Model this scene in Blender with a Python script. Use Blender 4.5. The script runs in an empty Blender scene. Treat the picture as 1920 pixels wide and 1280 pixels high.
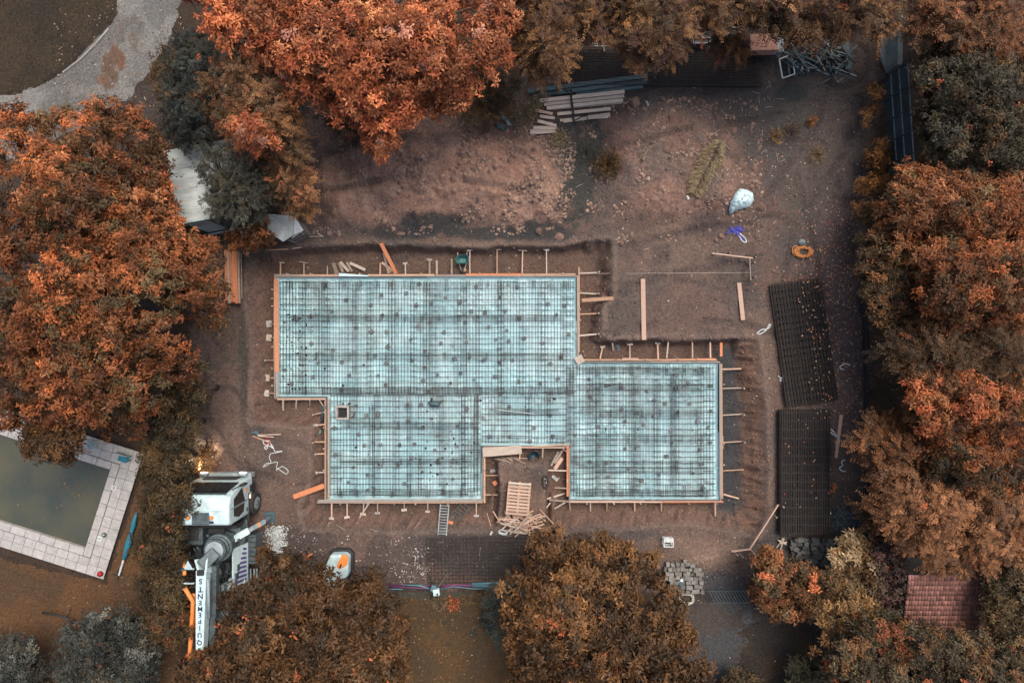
import bpy, math, random
import numpy as np
from mathutils import Vector, Matrix

# ------------------------------------------------------------------ camera, sky, sun, exposure
sc = bpy.context.scene
COL = sc.collection
H, S = 28.0, 40.0                       # drone height in metres, photo pixels per metre on the ground
cam = bpy.data.cameras.new('camera')
cam.sensor_width = 36.0
cam.lens = 36.0 * H / (1920 / S)
cam.clip_end = 600
camo = bpy.data.objects.new('camera', cam)
COL.objects.link(camo)
camo.location = (0, 0, H)
sc.camera = camo

SUN_EL, SUN_AZ = math.radians(62), math.radians(35)
w = bpy.data.worlds.new('World')
sc.world = w
w.use_nodes = True
nt = w.node_tree
sky = nt.nodes.new('ShaderNodeTexSky')
sky.sky_type = 'NISHITA'
sky.sun_disc = False
sky.sun_elevation = SUN_EL
sky.sun_rotation = SUN_AZ
sky.air_density = 1.0
sky.dust_density = 7.0
sky.ozone_density = 0.6
bg = nt.nodes['Background']
bg.inputs['Strength'].default_value = 0.13
nt.links.new(sky.outputs[0], bg.inputs['Color'])
sun = bpy.data.lights.new('sun', 'SUN')
sun.energy = 1.2
sun.angle = math.radians(38)
sun.color = (1.0, 0.93, 0.86)
suno = bpy.data.objects.new('sun', sun)
COL.objects.link(suno)
sd_ = Vector((math.sin(SUN_AZ) * math.cos(SUN_EL), math.cos(SUN_AZ) * math.cos(SUN_EL), math.sin(SUN_EL)))
suno.rotation_euler = sd_.to_track_quat('Z', 'Y').to_euler()
suno.location = (0, 0, 60)
sc.view_settings.view_transform = 'Standard'
sc.view_settings.look = 'None'
sc.view_settings.exposure = 0.68
sc.view_settings.gamma = 1.0
sc.view_settings.use_curve_mapping = False
sc.render.engine = 'CYCLES'
sc.cycles.max_bounces = 6
sc.cycles.transparent_max_bounces = 4

rng = np.random.default_rng(7)
R = random.Random(11)

# ------------------------------------------------------------------ helpers
def P(px, py, z=0.0):
    """a point of the place that stands at height z below photo pixel (px, py)"""
    k = (H - z) / H / S
    return Vector(((px - 960) * k, (640 - py) * k, z))

def hash2(xi, yi, seed):
    h = (xi.astype(np.int64) * 374761393 + yi.astype(np.int64) * 668265263 + seed * 144269504) & 0xffffffff
    h = ((h ^ (h >> 13)) * 1274126177) & 0xffffffff
    h = ((h ^ (h >> 16)) * 2246822519) & 0xffffffff
    return ((h ^ (h >> 15)) & 0xffffff) / float(0xffffff)

def vn(x, y, seed=0):
    xi, yi = np.floor(x), np.floor(y)
    fx, fy = x - xi, y - yi
    fx = fx * fx * (3 - 2 * fx); fy = fy * fy * (3 - 2 * fy)
    a = hash2(xi, yi, seed); b = hash2(xi + 1, yi, seed)
    c = hash2(xi, yi + 1, seed); d = hash2(xi + 1, yi + 1, seed)
    return (a * (1 - fx) + b * fx) * (1 - fy) + (c * (1 - fx) + d * fx) * fy

def fbm(x, y, seed=0, o=4, g=.5):
    t, a, n = 0, 1.0, 0.0
    for i in range(o):
        t = t + a * vn(x * 2 ** i, y * 2 ** i, seed + i * 17); n += a; a *= g
    return t / n

def sstep(a, b, x):
    t = np.clip((x - a) / (b - a), 0, 1)
    return t * t * (3 - 2 * t)

def sdist(px, py, poly):
    """signed distance to a polygon, positive inside"""
    px = np.asarray(px, float); py = np.asarray(py, float)
    d2 = np.full(px.shape, 1e18); ins = np.zeros(px.shape, bool)
    n = len(poly)
    for i in range(n):
        x0, y0 = poly[i]; x1, y1 = poly[(i + 1) % n]
        ex, ey = x1 - x0, y1 - y0
        t = np.clip(((px - x0) * ex + (py - y0) * ey) / (ex * ex + ey * ey + 1e-9), 0, 1)
        dx, dy = px - x0 - t * ex, py - y0 - t * ey
        d2 = np.minimum(d2, dx * dx + dy * dy)
        if y0 != y1:
            c = ((y0 > py) != (y1 > py)) & (px < (x1 - x0) * (py - y0) / (y1 - y0) + x0)
            ins ^= c
    d = np.sqrt(d2)
    return np.where(ins, d, -d)

ORI = {}
def tag(o, label=None, cat=None, group=None, kind=None):
    if label: o['label'] = label
    if cat: o['category'] = cat
    if group: o['group'] = group
    if kind: o['kind'] = kind
    return o

def thing(name, label, cat, loc=(0, 0, 0), group=None):
    o = bpy.data.objects.new(name, None)
    o.empty_display_size = .2
    COL.objects.link(o)
    o.location = loc
    ORI[o.name] = Vector(loc)
    return tag(o, label, cat, group)

class MB:
    """collects faces in world space, then links them as ONE mesh object"""
    def __init__(s): s.v = []; s.f = []
    def add(s, vs, fs):
        o = len(s.v); s.v += [tuple(q) for q in vs]; s.f += [tuple(i + o for i in f) for f in fs]; return s
    def box(s, c, size, rz=0.0, rx=0.0, ry=0.0):
        m = Matrix.Translation(Vector(c)) @ Matrix.Rotation(rz, 4, 'Z') @ Matrix.Rotation(ry, 4, 'Y') @ Matrix.Rotation(rx, 4, 'X')
        x, y, z = (q / 2 for q in size)
        vs = [m @ Vector(q) for q in ((-x, -y, -z), (x, -y, -z), (x, y, -z), (-x, y, -z), (-x, -y, z), (x, -y, z), (x, y, z), (-x, y, z))]
        return s.add(vs, [(3, 2, 1, 0), (4, 5, 6, 7), (0, 1, 5, 4), (1, 2, 6, 5), (2, 3, 7, 6), (3, 0, 4, 7)])
    def beam(s, p0, p1, wd, ht):
        p0, p1 = Vector(p0), Vector(p1)
        d = (p1 - p0).normalized()
        up = Vector((0, 0, 1)) if abs(d.z) < .98 else Vector((0, 1, 0))
        sd = d.cross(up).normalized(); u = sd.cross(d)
        vs = []
        for p in (p0, p1):
            for a, b in ((-1, -1), (1, -1), (1, 1), (-1, 1)):
                vs.append(p + sd * (a * wd / 2) + u * (b * ht / 2))
        return s.add(vs, [(0, 1, 2, 3), (7, 6, 5, 4), (0, 4, 5, 1), (1, 5, 6, 2), (2, 6, 7, 3), (3, 7, 4, 0)])
    def tube(s, pts, r, n=6, caps=True, flat=1.0):
        pts = [Vector(q) for q in pts]; rings = []
        rr = r if isinstance(r, (list, tuple)) else [r] * len(pts)
        vs = []
        for i, p in enumerate(pts):
            d = (pts[min(i + 1, len(pts) - 1)] - pts[max(i - 1, 0)])
            d = d.normalized() if d.length > 1e-9 else Vector((0, 0, 1))
            up = Vector((0, 0, 1)) if abs(d.z) < .95 else Vector((0, 1, 0))
            sd = d.cross(up).normalized(); u = sd.cross(d)
            for k in range(n):
                a = 2 * math.pi * k / n
                vs.append(p + sd * (math.cos(a) * rr[i]) + u * (math.sin(a) * rr[i] * flat))
        fs = []
        for i in range(len(pts) - 1):
            for k in range(n):
                a, b = i * n + k, i * n + (k + 1) % n
                fs.append((a, b, b + n, a + n))
        if caps:
            fs.append(tuple(range(n))[::-1]); fs.append(tuple((len(pts) - 1) * n + k for k in range(n)))
        return s.add(vs, fs)
    def prism(s, poly, z0, z1):
        """poly: world (x, y) list"""
        n = len(poly)
        a = sum(poly[i][0] * poly[(i + 1) % n][1] - poly[(i + 1) % n][0] * poly[i][1] for i in range(n))
        if a < 0: poly = poly[::-1]
        vs = [(x, y, z0) for x, y in poly] + [(x, y, z1) for x, y in poly]
        fs = [tuple(range(n))[::-1], tuple(range(n, 2 * n))] + [(i, (i + 1) % n, (i + 1) % n + n, i + n) for i in range(n)]
        return s.add(vs, fs)
    def extrude_x(s, prof, x0, x1):
        """prof: (y, z) outline swept along x"""
        n = len(prof)
        a = sum(prof[i][0] * prof[(i + 1) % n][1] - prof[(i + 1) % n][0] * prof[i][1] for i in range(n))
        if a < 0: prof = prof[::-1]
        vs = [(x0, y, z) for y, z in prof] + [(x1, y, z) for y, z in prof]
        fs = [tuple(range(n))[::-1], tuple(range(n, 2 * n))] + [(i, (i + 1) % n, (i + 1) % n + n, i + n) for i in range(n)]
        return s.add(vs, fs)
    def build(s, name, mat, parent=None, bevel=0.0, smooth=False):
        o0 = ORI.get(parent.name, Vector()) if parent else Vector()
        if not parent:
            xs = np.array(s.v); c = (xs.min(0) + xs.max(0)) / 2
            o0 = Vector((c[0], c[1], xs[:, 2].min()))
        me = bpy.data.meshes.new(name)
        me.from_pydata([tuple(Vector(q) - o0) for q in s.v], [], s.f)
        me.materials.append(mat)
        if smooth:
            me.polygons.foreach_set('use_smooth', [True] * len(me.polygons))
        o = bpy.data.objects.new(name, me)
        COL.objects.link(o)
        if parent: o.parent = parent
        else: o.location = o0
        ORI[o.name] = o0
        if bevel:
            b = o.modifiers.new('bevel', 'BEVEL'); b.width = bevel; b.segments = 2; b.limit_method = 'ANGLE'
        return o

def np_mesh(name, v, f4, mat, cols=None, parent=None, smooth=False, attrs=None, mi=None):
    me = bpy.data.meshes.new(name)
    v = np.asarray(v, np.float32); f4 = np.asarray(f4, np.int32)
    k = f4.shape[1]
    o0 = ORI.get(parent.name, Vector()) if parent else Vector()
    v = v - np.array(o0, np.float32)
    me.vertices.add(len(v)); me.vertices.foreach_set('co', v.ravel())
    me.loops.add(f4.size); me.loops.foreach_set('vertex_index', f4.ravel())
    me.polygons.add(len(f4))
    me.polygons.foreach_set('loop_start', np.arange(0, f4.size, k, dtype=np.int32))
    if smooth: me.polygons.foreach_set('use_smooth', np.ones(len(f4), bool))
    for nm, arr in ([('tint', cols)] if cols is not None else []) + list((attrs or {}).items()):
        a = me.attributes.new(nm, 'FLOAT_COLOR', 'POINT')
        c = np.ones((len(v), 4), np.float32); c[:, :3] = arr
        a.data.foreach_set('color', c.ravel())
    me.update(calc_edges=True)
    me.materials.append(mat)
    o = bpy.data.objects.new(name, me)
    COL.objects.link(o)
    if parent: o.parent = parent
    ORI[o.name] = o0
    return o

# ------------------------------------------------------------------ materials
def nd(t, kind, **kw):
    n = t.nodes.new(kind)
    for k, v in kw.items():
        if k in n.inputs: n.inputs[k].default_value = v
        else: setattr(n, k, v)
    return n

def M(name, c1, c2=None, rough=.85, scale=2.0, stretch=(1, 1, 1), bump=.25, bscale=25., metal=0., rand=.0, detail=5., lo=.35, hi=.65, attr=None, spec=.3):
    m = bpy.data.materials.new(name); m.use_nodes = True
    t = m.node_tree; b = t.nodes['Principled BSDF']; L = t.links.new
    b.inputs['Roughness'].default_value = rough; b.inputs['Metallic'].default_value = metal
    b.inputs['Specular IOR Level'].default_value = spec
    tc = nd(t, 'ShaderNodeTexCoord'); oi = nd(t, 'ShaderNodeObjectInfo')
    mu = nd(t, 'ShaderNodeMath', operation='MULTIPLY'); mu.inputs[1].default_value = 53.0
    L(oi.outputs['Random'], mu.inputs[0])
    ad = nd(t, 'ShaderNodeVectorMath', operation='ADD'); L(tc.outputs['Object'], ad.inputs[0]); L(mu.outputs[0], ad.inputs[1])
    mp = nd(t, 'ShaderNodeMapping'); mp.inputs['Scale'].default_value = stretch; L(ad.outputs[0], mp.inputs['Vector'])
    no = nd(t, 'ShaderNodeTexNoise', Scale=scale, Detail=detail, Roughness=.6); L(mp.outputs[0], no.inputs['Vector'])
    rp = nd(t, 'ShaderNodeValToRGB'); L(no.outputs[0], rp.inputs[0])
    c2 = c2 or tuple(q * .6 for q in c1)
    rp.color_ramp.elements[0].position = lo; rp.color_ramp.elements[1].position = hi
    rp.color_ramp.elements[0].color = (*c2, 1); rp.color_ramp.elements[1].color = (*c1, 1)
    out = rp.outputs[0]
    if attr:
        at = nd(t, 'ShaderNodeAttribute', attribute_name=attr)
        mx = nd(t, 'ShaderNodeMix', data_type='RGBA', blend_type='MULTIPLY'); mx.inputs[0].default_value = 1
        L(at.outputs['Color'], mx.inputs[6]); L(out, mx.inputs[7]); out = mx.outputs[2]
    if rand:
        hs = nd(t, 'ShaderNodeHueSaturation'); mr = nd(t, 'ShaderNodeMapRange')
        mr.inputs[3].default_value = 1 - rand; mr.inputs[4].default_value = 1 + rand
        L(oi.outputs['Random'], mr.inputs[0]); L(mr.outputs[0], hs.inputs['Value']); L(out, hs.inputs['Color']); out = hs.outputs[0]
    L(out, b.inputs['Base Color'])
    if bump:
        n2 = nd(t, 'ShaderNodeTexNoise', Scale=bscale, Detail=4.); L(mp.outputs[0], n2.inputs['Vector'])
        bp = nd(t, 'ShaderNodeBump', Strength=bump, Distance=.02); L(n2.outputs[0], bp.inputs['Height']); L(bp.outputs[0], b.inputs['Normal'])
    return m

def leaf_mat(name, trans=.25):
    m = bpy.data.materials.new(name); m.use_nodes = True
    t = m.node_tree; b = t.nodes['Principled BSDF']; L = t.links.new
    b.inputs['Roughness'].default_value = .55; b.inputs['Specular IOR Level'].default_value = .25
    at = nd(t, 'ShaderNodeAttribute', attribute_name='tint')
    L(at.outputs['Color'], b.inputs['Base Color'])
    tr = nd(t, 'ShaderNodeBsdfTranslucent'); L(at.outputs['Color'], tr.inputs['Color'])
    mx = nd(t, 'ShaderNodeMixShader'); mx.inputs[0].default_value = trans
    L(b.outputs[0], mx.inputs[1]); L(tr.outputs[0], mx.inputs[2]); L(mx.outputs[0], t.nodes['Material Output'].inputs['Surface'])
    return m

def emit_mat(name, col, st):
    m = bpy.data.materials.new(name); m.use_nodes = True
    b = m.node_tree.nodes['Principled BSDF']
    b.inputs['Base Color'].default_value = (*col, 1)
    b.inputs['Emission Color'].default_value = (*col, 1); b.inputs['Emission Strength'].default_value = st
    return m

WG = (1.2, 14, 14)
MAT = dict(
    leaf=leaf_mat('leaf'),
    bark=M('bark', (.10, .075, .06), rough=.95, scale=6, bump=.8),
    wood=M('fresh_wood', (.48, .31, .21), (.35, .215, .14), scale=3, stretch=WG, rand=.2, bump=.2),
    orange=M('orange_board', (.54, .22, .11), (.42, .15, .07), scale=3, stretch=WG, rand=.12, bump=.15),
    pink=M('pink_wood', (.50, .345, .27), (.37, .25, .19), scale=3, stretch=WG, rand=.12, bump=.15),
    grey=M('weathered_wood', (.34, .27, .22), (.2, .16, .135), scale=3, stretch=WG, rand=.25, bump=.25),
    pale=M('pale_timber', (.50, .43, .36), (.33, .27, .22), scale=3, stretch=WG, rand=.16, bump=.25),
    formgrey=M('formwork_grey', (.27, .25, .22), (.17, .16, .15), scale=3, stretch=WG, rand=.2),
    conc=M('concrete', (.38, .36, .33), (.25, .235, .22), scale=4, rand=.15),
    block=M('spacer_concrete', (.17, .19, .195), (.11, .12, .125), scale=9, rand=.25),
    steel=M('dark_rebar', (.03, .036, .04), (.05, .04, .035), rough=.65, scale=3, bump=0, metal=.2),
    blackm=M('black_mesh', (.022, .022, .023), (.045, .033, .028), rough=.7, scale=2, bump=0),
    teal=M('teal_steel', (.06, .11, .125), (.04, .06, .07), rough=.5, scale=2, stretch=(1, 6, 6)),
    white=M('white_paint', (.46, .60, .62), (.29, .37, .38), rough=.4, scale=3.5, lo=.25, hi=.52, detail=9., bump=.03, spec=.5),
    lgrey=M('light_grey_paint', (.27, .33, .345), (.15, .19, .205), rough=.45, scale=4, bump=.06, spec=.5),
    mgrey=M('machine_grey', (.10, .13, .14), (.05, .065, .07), rough=.5, scale=6, bump=.2, metal=.3),
    dark=M('dark_metal', (.02, .024, .027), (.03, .03, .03), rough=.5, scale=5, bump=.1),
    rubber=M('rubber', (.022, .023, .024), (.04, .037, .034), rough=.85, scale=8),
    glass=M('dark_glass', (.012, .016, .018), (.018, .022, .024), rough=.08, bump=0, spec=.6),
    purple=M('purple_print', (.10, .07, .28), (.08, .055, .22), rough=.4, bump=0),
    ink=M('navy_lettering', (.02, .025, .06), (.02, .02, .05), rough=.4, bump=0),
    opipe=M('orange_pipe', (.75, .26, .07), (.62, .2, .05), rough=.45, scale=4, bump=.05),
    strap=M('white_strap', (.52, .56, .55), (.38, .41, .40), scale=9, bump=.1),
    bluep=M('blue_plastic', (.03, .035, .30), (.02, .02, .2), rough=.5, scale=9),
    tealp=M('teal_plastic', (.02, .17, .24), (.015, .12, .18), rough=.5, scale=5),
    barrow=M('green_barrow', (.05, .16, .15), (.035, .11, .105), rough=.45, scale=7),
    navy=M('navy_plastic', (.012, .045, .06), (.01, .03, .04), rough=.4, scale=7),
    tarp=M('white_tarp', (.50, .66, .69), (.42, .56, .60), rough=.5, scale=4, bump=.3, bscale=9),
    hose=M('orange_hose', (.58, .25, .08), (.48, .19, .06), rough=.5, bump=0),
    cream=M('cream_hose', (.55, .52, .42), (.42, .4, .33), bump=0),
    red=M('red_plastic', (.35, .012, .03), (.28, .01, .02), rough=.4, bump=0),
    magenta=M('magenta_conduit', (.15, .045, .115), (.10, .035, .08), rough=.5, bump=0),
    cyanp=M('cyan_conduit', (.10, .20, .235), (.07, .14, .17), rough=.5, bump=0),
    zinc=M('zinc_roof', (.50, .55, .54), (.27, .31, .30), rough=.7, scale=1.1, lo=.3, hi=.6, detail=9., stretch=(1, 3, 1), rand=.08, bump=.1),
    fence=M('fence_sheet', (.055, .080, .090), (.04, .058, .066), rough=.6, scale=3, rand=.15),
    tile=M('clay_tile', (.30, .140, .115), (.17, .085, .065), rough=.85, scale=3, rand=.34, detail=8.),
    paver=M('pool_paver', (.38, .37, .355), (.29, .28, .27), rough=.8, scale=5, rand=.07, bump=.15),
    sett=M('paving_sett', (.20, .19, .17), (.125, .12, .112), rough=.9, scale=7, rand=.28, bump=.4),
    dsett=M('dark_sett', (.085, .088, .085), (.05, .052, .052), rough=.9, scale=7, rand=.35, bump=.4),
    stone=M('stone', (1, 1, 1), (.7, .7, .7), scale=8, attr='tint', bump=.4),
    pad=M('grey_white_paint', (.36, .44, .455), (.22, .28, .29), rough=.5, scale=4, lo=.3, hi=.6),
    hut=M('hut_panel', (.64, .68, .66), (.42, .46, .44), rough=.7, scale=3, lo=.3, hi=.6, detail=8.),
    clod=M('clod', (.20, .125, .095), (.11, .075, .06), scale=5, rand=.25, bump=.7, bscale=12),
    card=M('cardboard', (.46, .24, .18), (.38, .19, .14), scale=4, bump=.1),
)
# ------------------------------------------------------------------ the ground
PIT = [(466, 476), (560, 464), (700, 459), (870, 463), (1060, 462), (1100, 451), (1146, 449), (1147, 556), (1131, 575), (1128, 628), (1150, 639), (1392, 635),
       (1418, 640), (1436, 760), (1440, 950), (1422, 1003), (1300, 981), (1180, 986), (1040, 992), (1024, 985), (1026, 868), (936, 868), (934, 990), (760, 996), (572, 990),
       (564, 950), (584, 905), (586, 800), (472, 790)]
POOL = lambda u, v: (207 + u * .953 - v * .303, 880 + u * .303 + v * .953)
WATER = [POOL(-260, 0), POOL(0, 0), POOL(0, 155), POOL(-260, 155)]
DECK = [POOL(-260, -48), POOL(50, -48), POOL(50, 200), POOL(-260, 200)]
LAWN_S = [(745, 1112), (965, 1108), (985, 1330), (700, 1330)]
LAWN_W = [(-40, 1040), (120, 1075), (200, 1096), (262, 900), (330, 960), (340, 1330), (-40, 1330)]
LAWN_NW = [(-80, -90), (235, -90), (205, 45), (120, 130), (60, 165), (-80, 190)]
LAWN_SE = [(1395, 1172), (1560, 1168), (1570, 1340), (1440, 1340), (1390, 1245)]
DRIVE = [(240, -90), (352, -90), (335, 30), (318, 70), (300, 100), (262, 150), (238, 185), (200, 205), (60, 290), (-80, 310), (-80, 195), (60, 170), (125, 132), (208, 46)]
ASPH = [(1270, 1106), (1570, 1104), (1580, 1340), (1270, 1340)]
FLATS = [LAWN_S, LAWN_W, LAWN_NW, LAWN_SE, DRIVE, ASPH]
SEEDH = 5

TRACKS = [[(430, 1000), (425, 860), (418, 720), (428, 600), (432, 520)], [(560, 870), (470, 850), (420, 760)], [(1440, 1000), (1448, 860), (1420, 640), (1450, 420), (1560, 260), (1600, 120)],
          [(1150, 590), (1260, 560), (1400, 570), (1590, 640)], [(1590, 120), (1450, 180), (1250, 215), (1110, 260)], [(1590, 980), (1590, 700), (1570, 480), (1520, 300)], [(1160, 500), (1300, 470), (1450, 440)], [(540, 1050), (700, 1030), (820, 1010)], [(600, 330), (800, 300), (980, 330)], [(1410, 1330), (1400, 1190), (1360, 1110)]]
def ruts(px, py):
    """pairs of wheel tracks: depth mask and lug pattern"""
    m = np.zeros(np.shape(px)); lg = np.zeros(np.shape(px))
    for ti, tr_ in enumerate(TRACKS):
        best = np.full(np.shape(px), 1e9); lat = np.zeros(np.shape(px)); al = np.zeros(np.shape(px)); acc = 0
        for (x0, y0), (x1, y1) in zip(tr_[:-1], tr_[1:]):
            ex, ey = x1 - x0, y1 - y0; L2 = math.hypot(ex, ey)
            t = np.clip(((px - x0) * ex + (py - y0) * ey) / (L2 * L2), 0, 1); dx, dy = px - x0 - t * ex, py - y0 - t * ey
            d = np.hypot(dx, dy); s_ = (dx * -ey + dy * ex) / L2; u = d < best
            best = np.where(u, d, best); lat = np.where(u, np.sign(s_) * d, lat); al = np.where(u, acc + t * L2, al); acc += L2
        a = np.exp(-((np.abs(lat + 6 * (vn(px / 60., py / 60., 70 + ti) - .5)) - 36) / 7.) ** 4) * sstep(.30, .5, fbm(px / 50., py / 50., 80 + ti, 3))
        m = np.maximum(m, a); lg = np.where(a > .2, .5 + .5 * np.sin(al * 1.5 + np.abs(lat) * .5), lg)
    return m, lg

def gh(px, py, parts=False):
    """height of the bare ground at map pixel (px, py)"""
    px = np.asarray(px, float); py = np.asarray(py, float)
    X, Y = px / 40., py / 40.
    z = (fbm(X * .35, Y * .35, 1) - .5) * .22 + (fbm(X * 2.2, Y * 2.2, 2) - .5) * .05
    # spoil heaps
    m1 = sstep(-8, 75, sdist(px, py, [(572, 250), (620, 215), (900, 205), (1010, 250), (1075, 320), (1082, 400), (1030, 445), (870, 425), (700, 445), (600, 440), (575, 350)]) + (fbm(X * .8, Y * .8, 3) - .5) * 40)
    m2 = sstep(-10, 80, sdist(px, py, [(1120, 230), (1200, 190), (1320, 185), (1400, 250), (1425, 340), (1410, 420), (1300, 440), (1170, 430), (1110, 330)]) + (fbm(X * .9, Y * .9, 4) - .5) * 40)
    m3 = sstep(0, 60, sdist(px, py, [(1255, 1000), (1400, 995), (1405, 1060), (1330, 1095), (1250, 1080)]))
    lump = fbm(X * 1.3, Y * 1.3, 6, 5, .6)
    z = z + m1 * (.55 + 1.1 * (fbm(X * .5, Y * .5, 8) - .3) + .35 * (lump - .4)) + m2 * (.45 + .8 * (fbm(X * .45, Y * .45, 9) - .3) + .2 * (lump - .4)) + m3 * .25 * (.6 + lump)
    rough = np.maximum(m1, m2 * .7)
    peb = sstep(.44, .56, fbm(X * .7, Y * .7, 23, 3) + .12 * ((px > 850) & (px < 1050)))
    z = z + rough * ((fbm(X * 6, Y * 6, 10, 3) - .5) * (.06 + .16 * peb) + np.maximum(0, vn(X * 9, Y * 9, 12) - .62) * .35 * peb)
    # excavation with sloped, bucket-scored banks
    d = sdist(px, py, PIT) / 40. + (fbm(X * 1.1, Y * 1.1, 14) - .5) * .22
    wd = np.where(px > 1385, 1.25, np.where(py > 930, .85, np.where((px < 600) & (py > 700), .42, .26)))
    wd = np.where((px < 520) & (py < 760), .7, wd)
    wd = np.where((px > 925) & (px < 1035) & (py > 830) & (py < 985), .16, wd)
    wd = np.where((px > 1100) & (px < 1160) & (py < 640), .62, wd)
    t0 = np.clip(d / wd, 0, 1); t = .35 * sstep(0, 1, t0) + .65 * (1 - (1 - t0) ** 1.6)
    bank = t * (1 - t) * 4
    sc1 = np.where(px > 1385, vn(X * 1.2, Y * 5.5, 15), np.where(py > 930, vn((X + Y * .5) * 5.5, Y * 1.1, 16), vn(X * 4, Y * 4, 17)))
    sc2 = np.where(px > 1385, vn(X * 2, Y * 12, 18), vn((X + Y * .5) * 12, Y * 2, 19))
    lip = np.exp(-((d + .12) / .16) ** 2) * .06
    z = z * (1 - t) + t * (-.66 + (fbm(X * 1.5, Y * 1.5, 20) - .5) * .08) + lip
    z = z + bank * ((sc1 - .5) * .30 + (sc2 - .5) * .14)
    rut, lug = ruts(px, py)
    z = z - rut * .06 * (.6 + .8 * lug)
    z = z + (fbm(X * 7, Y * 7, 21, 3) - .5) * .035
    for f in FLATS:
        k = sstep(-14, 6, sdist(px, py, f))
        z = z * (1 - k) + k * -.05
    dk = sstep(-10, 2, sdist(px, py, DECK)); z = z * (1 - dk) + dk * -.14
    wt = sstep(-4, 3, sdist(px, py, WATER)); z = z * (1 - wt) + wt * -1.2
    if parts: return z, d, t, m1, m2, m3, bank, lump
    return z

fx = np.concatenate([np.linspace(-130, -26, 12)[:-1], np.arange(-26, 26.001, .068), np.linspace(26, 130, 12)[1:]])
fy = np.concatenate([np.linspace(-120, -18, 12)[:-1], np.arange(-18, 18.001, .068), np.linspace(18, 120, 12)[1:]])
GX, GY = np.meshgrid(fx, fy)
gx, gy = GX.ravel(), GY.ravel()
qx, qy = 960 + gx * 40, 640 - gy * 40
gz_, gd, gt, gm1, gm2, gm3, gbank, glump = gh(qx, qy, True)
nx, ny = len(fx), len(fy)

GZ2 = gz_.reshape(len(fy), len(fx))
def gw(x, y):
    """ground height at a world point, read from the built sheet"""
    i = min(max(int(np.searchsorted(fx, x)) - 1, 0), len(fx) - 2); j = min(max(int(np.searchsorted(fy, y)) - 1, 0), len(fy) - 2)
    u = (x - fx[i]) / (fx[i + 1] - fx[i]); v = (y - fy[j]) / (fy[j + 1] - fy[j])
    return float((GZ2[j, i] * (1 - u) + GZ2[j, i + 1] * u) * (1 - v) + (GZ2[j + 1, i] * (1 - u) + GZ2[j + 1, i + 1] * u) * v)

def gp(px, py, dz=0.0):
    """the ground point seen at photo pixel (px, py), dz above the surface"""
    z = 0.0
    for _ in range(3):
        q = P(px, py, z); z = gw(q.x, q.y)
    return P(px, py, z + dz)
ii = np.arange((ny - 1) * (nx - 1)); r_, c_ = ii // (nx - 1), ii % (nx - 1)
a_ = r_ * nx + c_
faces = np.stack([a_, a_ + 1, a_ + nx + 1, a_ + nx], 1)

X4, Y4 = qx / 40., qy / 40.
def A(c): return np.array(c)[None, :]
def mixc(c, col, k): return c * (1 - k[:, None]) + A(col) * k[:, None]
n1 = fbm(X4 * .6, Y4 * .6, 31, 5); n2 = fbm(X4 * 3, Y4 * 3, 32, 4); n3 = fbm(X4 * .25, Y4 * .25, 33, 3)
col = np.tile(A((.098, .070, .060)), (len(qx), 1))
col = mixc(col, (.070, .060, .056), sstep(.42, .62, n1) * .8)
col = mixc(col, (.125, .088, .072), sstep(.52, .68, n3) * .6)
# woodland floor beyond the plot
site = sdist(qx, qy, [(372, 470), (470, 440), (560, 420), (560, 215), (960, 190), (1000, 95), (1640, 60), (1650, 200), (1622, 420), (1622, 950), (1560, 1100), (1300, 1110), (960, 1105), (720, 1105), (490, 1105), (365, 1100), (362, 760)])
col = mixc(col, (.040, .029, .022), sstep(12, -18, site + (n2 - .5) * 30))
def blob(cx, cy, rx, ry, cc, st=1., e=.55):
    global col
    k = 1 - np.sqrt(((qx - cx) / rx) ** 2 + ((qy - cy) / ry) ** 2) + (n2 - .5) * e + (n1 - .5) * e
    col = mixc(col, cc, sstep(-.05, .3, k) * st)
col = mixc(col, (.235, .145, .112), sstep(.05, .6, gm1) * (.8 + .2 * sstep(.35, .6, n1)))
col = mixc(col, (.140, .100, .088), gm1 * sstep(.52, .66, n1) * .5)
col = mixc(col, (.240, .165, .125), gm1 * sstep(.55, .7, n2) * .5)
col = mixc(col, (.145, .094, .078), sstep(.05, .75, gm2) * .9)
col = mixc(col, (.095, .080, .074), gm2 * sstep(.48, .62, n1) * .7)
col = mixc(col, (.175, .125, .096), gm3 * .85 * sstep(.35, .55, n1))
blob(800, 248, 260, 42, (.10, .070, .062), .8)
for b in ((830, 420, 80, 26), (760, 436, 70, 16), (905, 436, 120, 18), (1010, 440, 90, 22), (730, 430, 30, 12), (790, 462, 70, 10)):
    blob(*b, (.032, .034, .035), .9, .9)
for b in ((1085, 300, 40, 70), (1080, 385, 40, 45), (1065, 250, 36, 30), (1110, 270, 36, 60), (1105, 300, 30, 30)):
    blob(*b, (.036, .038, .036), .92, 1.0)
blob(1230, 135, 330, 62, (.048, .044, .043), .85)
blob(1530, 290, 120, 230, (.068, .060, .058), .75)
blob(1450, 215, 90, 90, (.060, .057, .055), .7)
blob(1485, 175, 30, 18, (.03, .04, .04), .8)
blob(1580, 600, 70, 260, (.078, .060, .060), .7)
blob(457, 690, 13, 130, (.058, .058, .050), .8)
blob(690, 1040, 120, 40, (.105, .073, .064), .8)
blob(900, 1030, 130, 60, (.050, .048, .046), .8)
blob(1150, 1000, 130, 18, (.05, .053, .058), .6)
blob(1450, 1060, 70, 60, (.045, .045, .046), .8)
blob(1520, 1020, 90, 30, (.05, .048, .046), .7)
blob(1380, 1130, 150, 60, (.045, .050, .056), .9)
rt, lgg = ruts(qx, qy)
col = mixc(col, (.056, .046, .044), rt * (.35 + .5 * lgg) * (1 - gt))
damp = sstep(.57, .68, fbm(X4 * .42, Y4 * .42, 37, 4)) * (1 - gm1 * .6)
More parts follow.
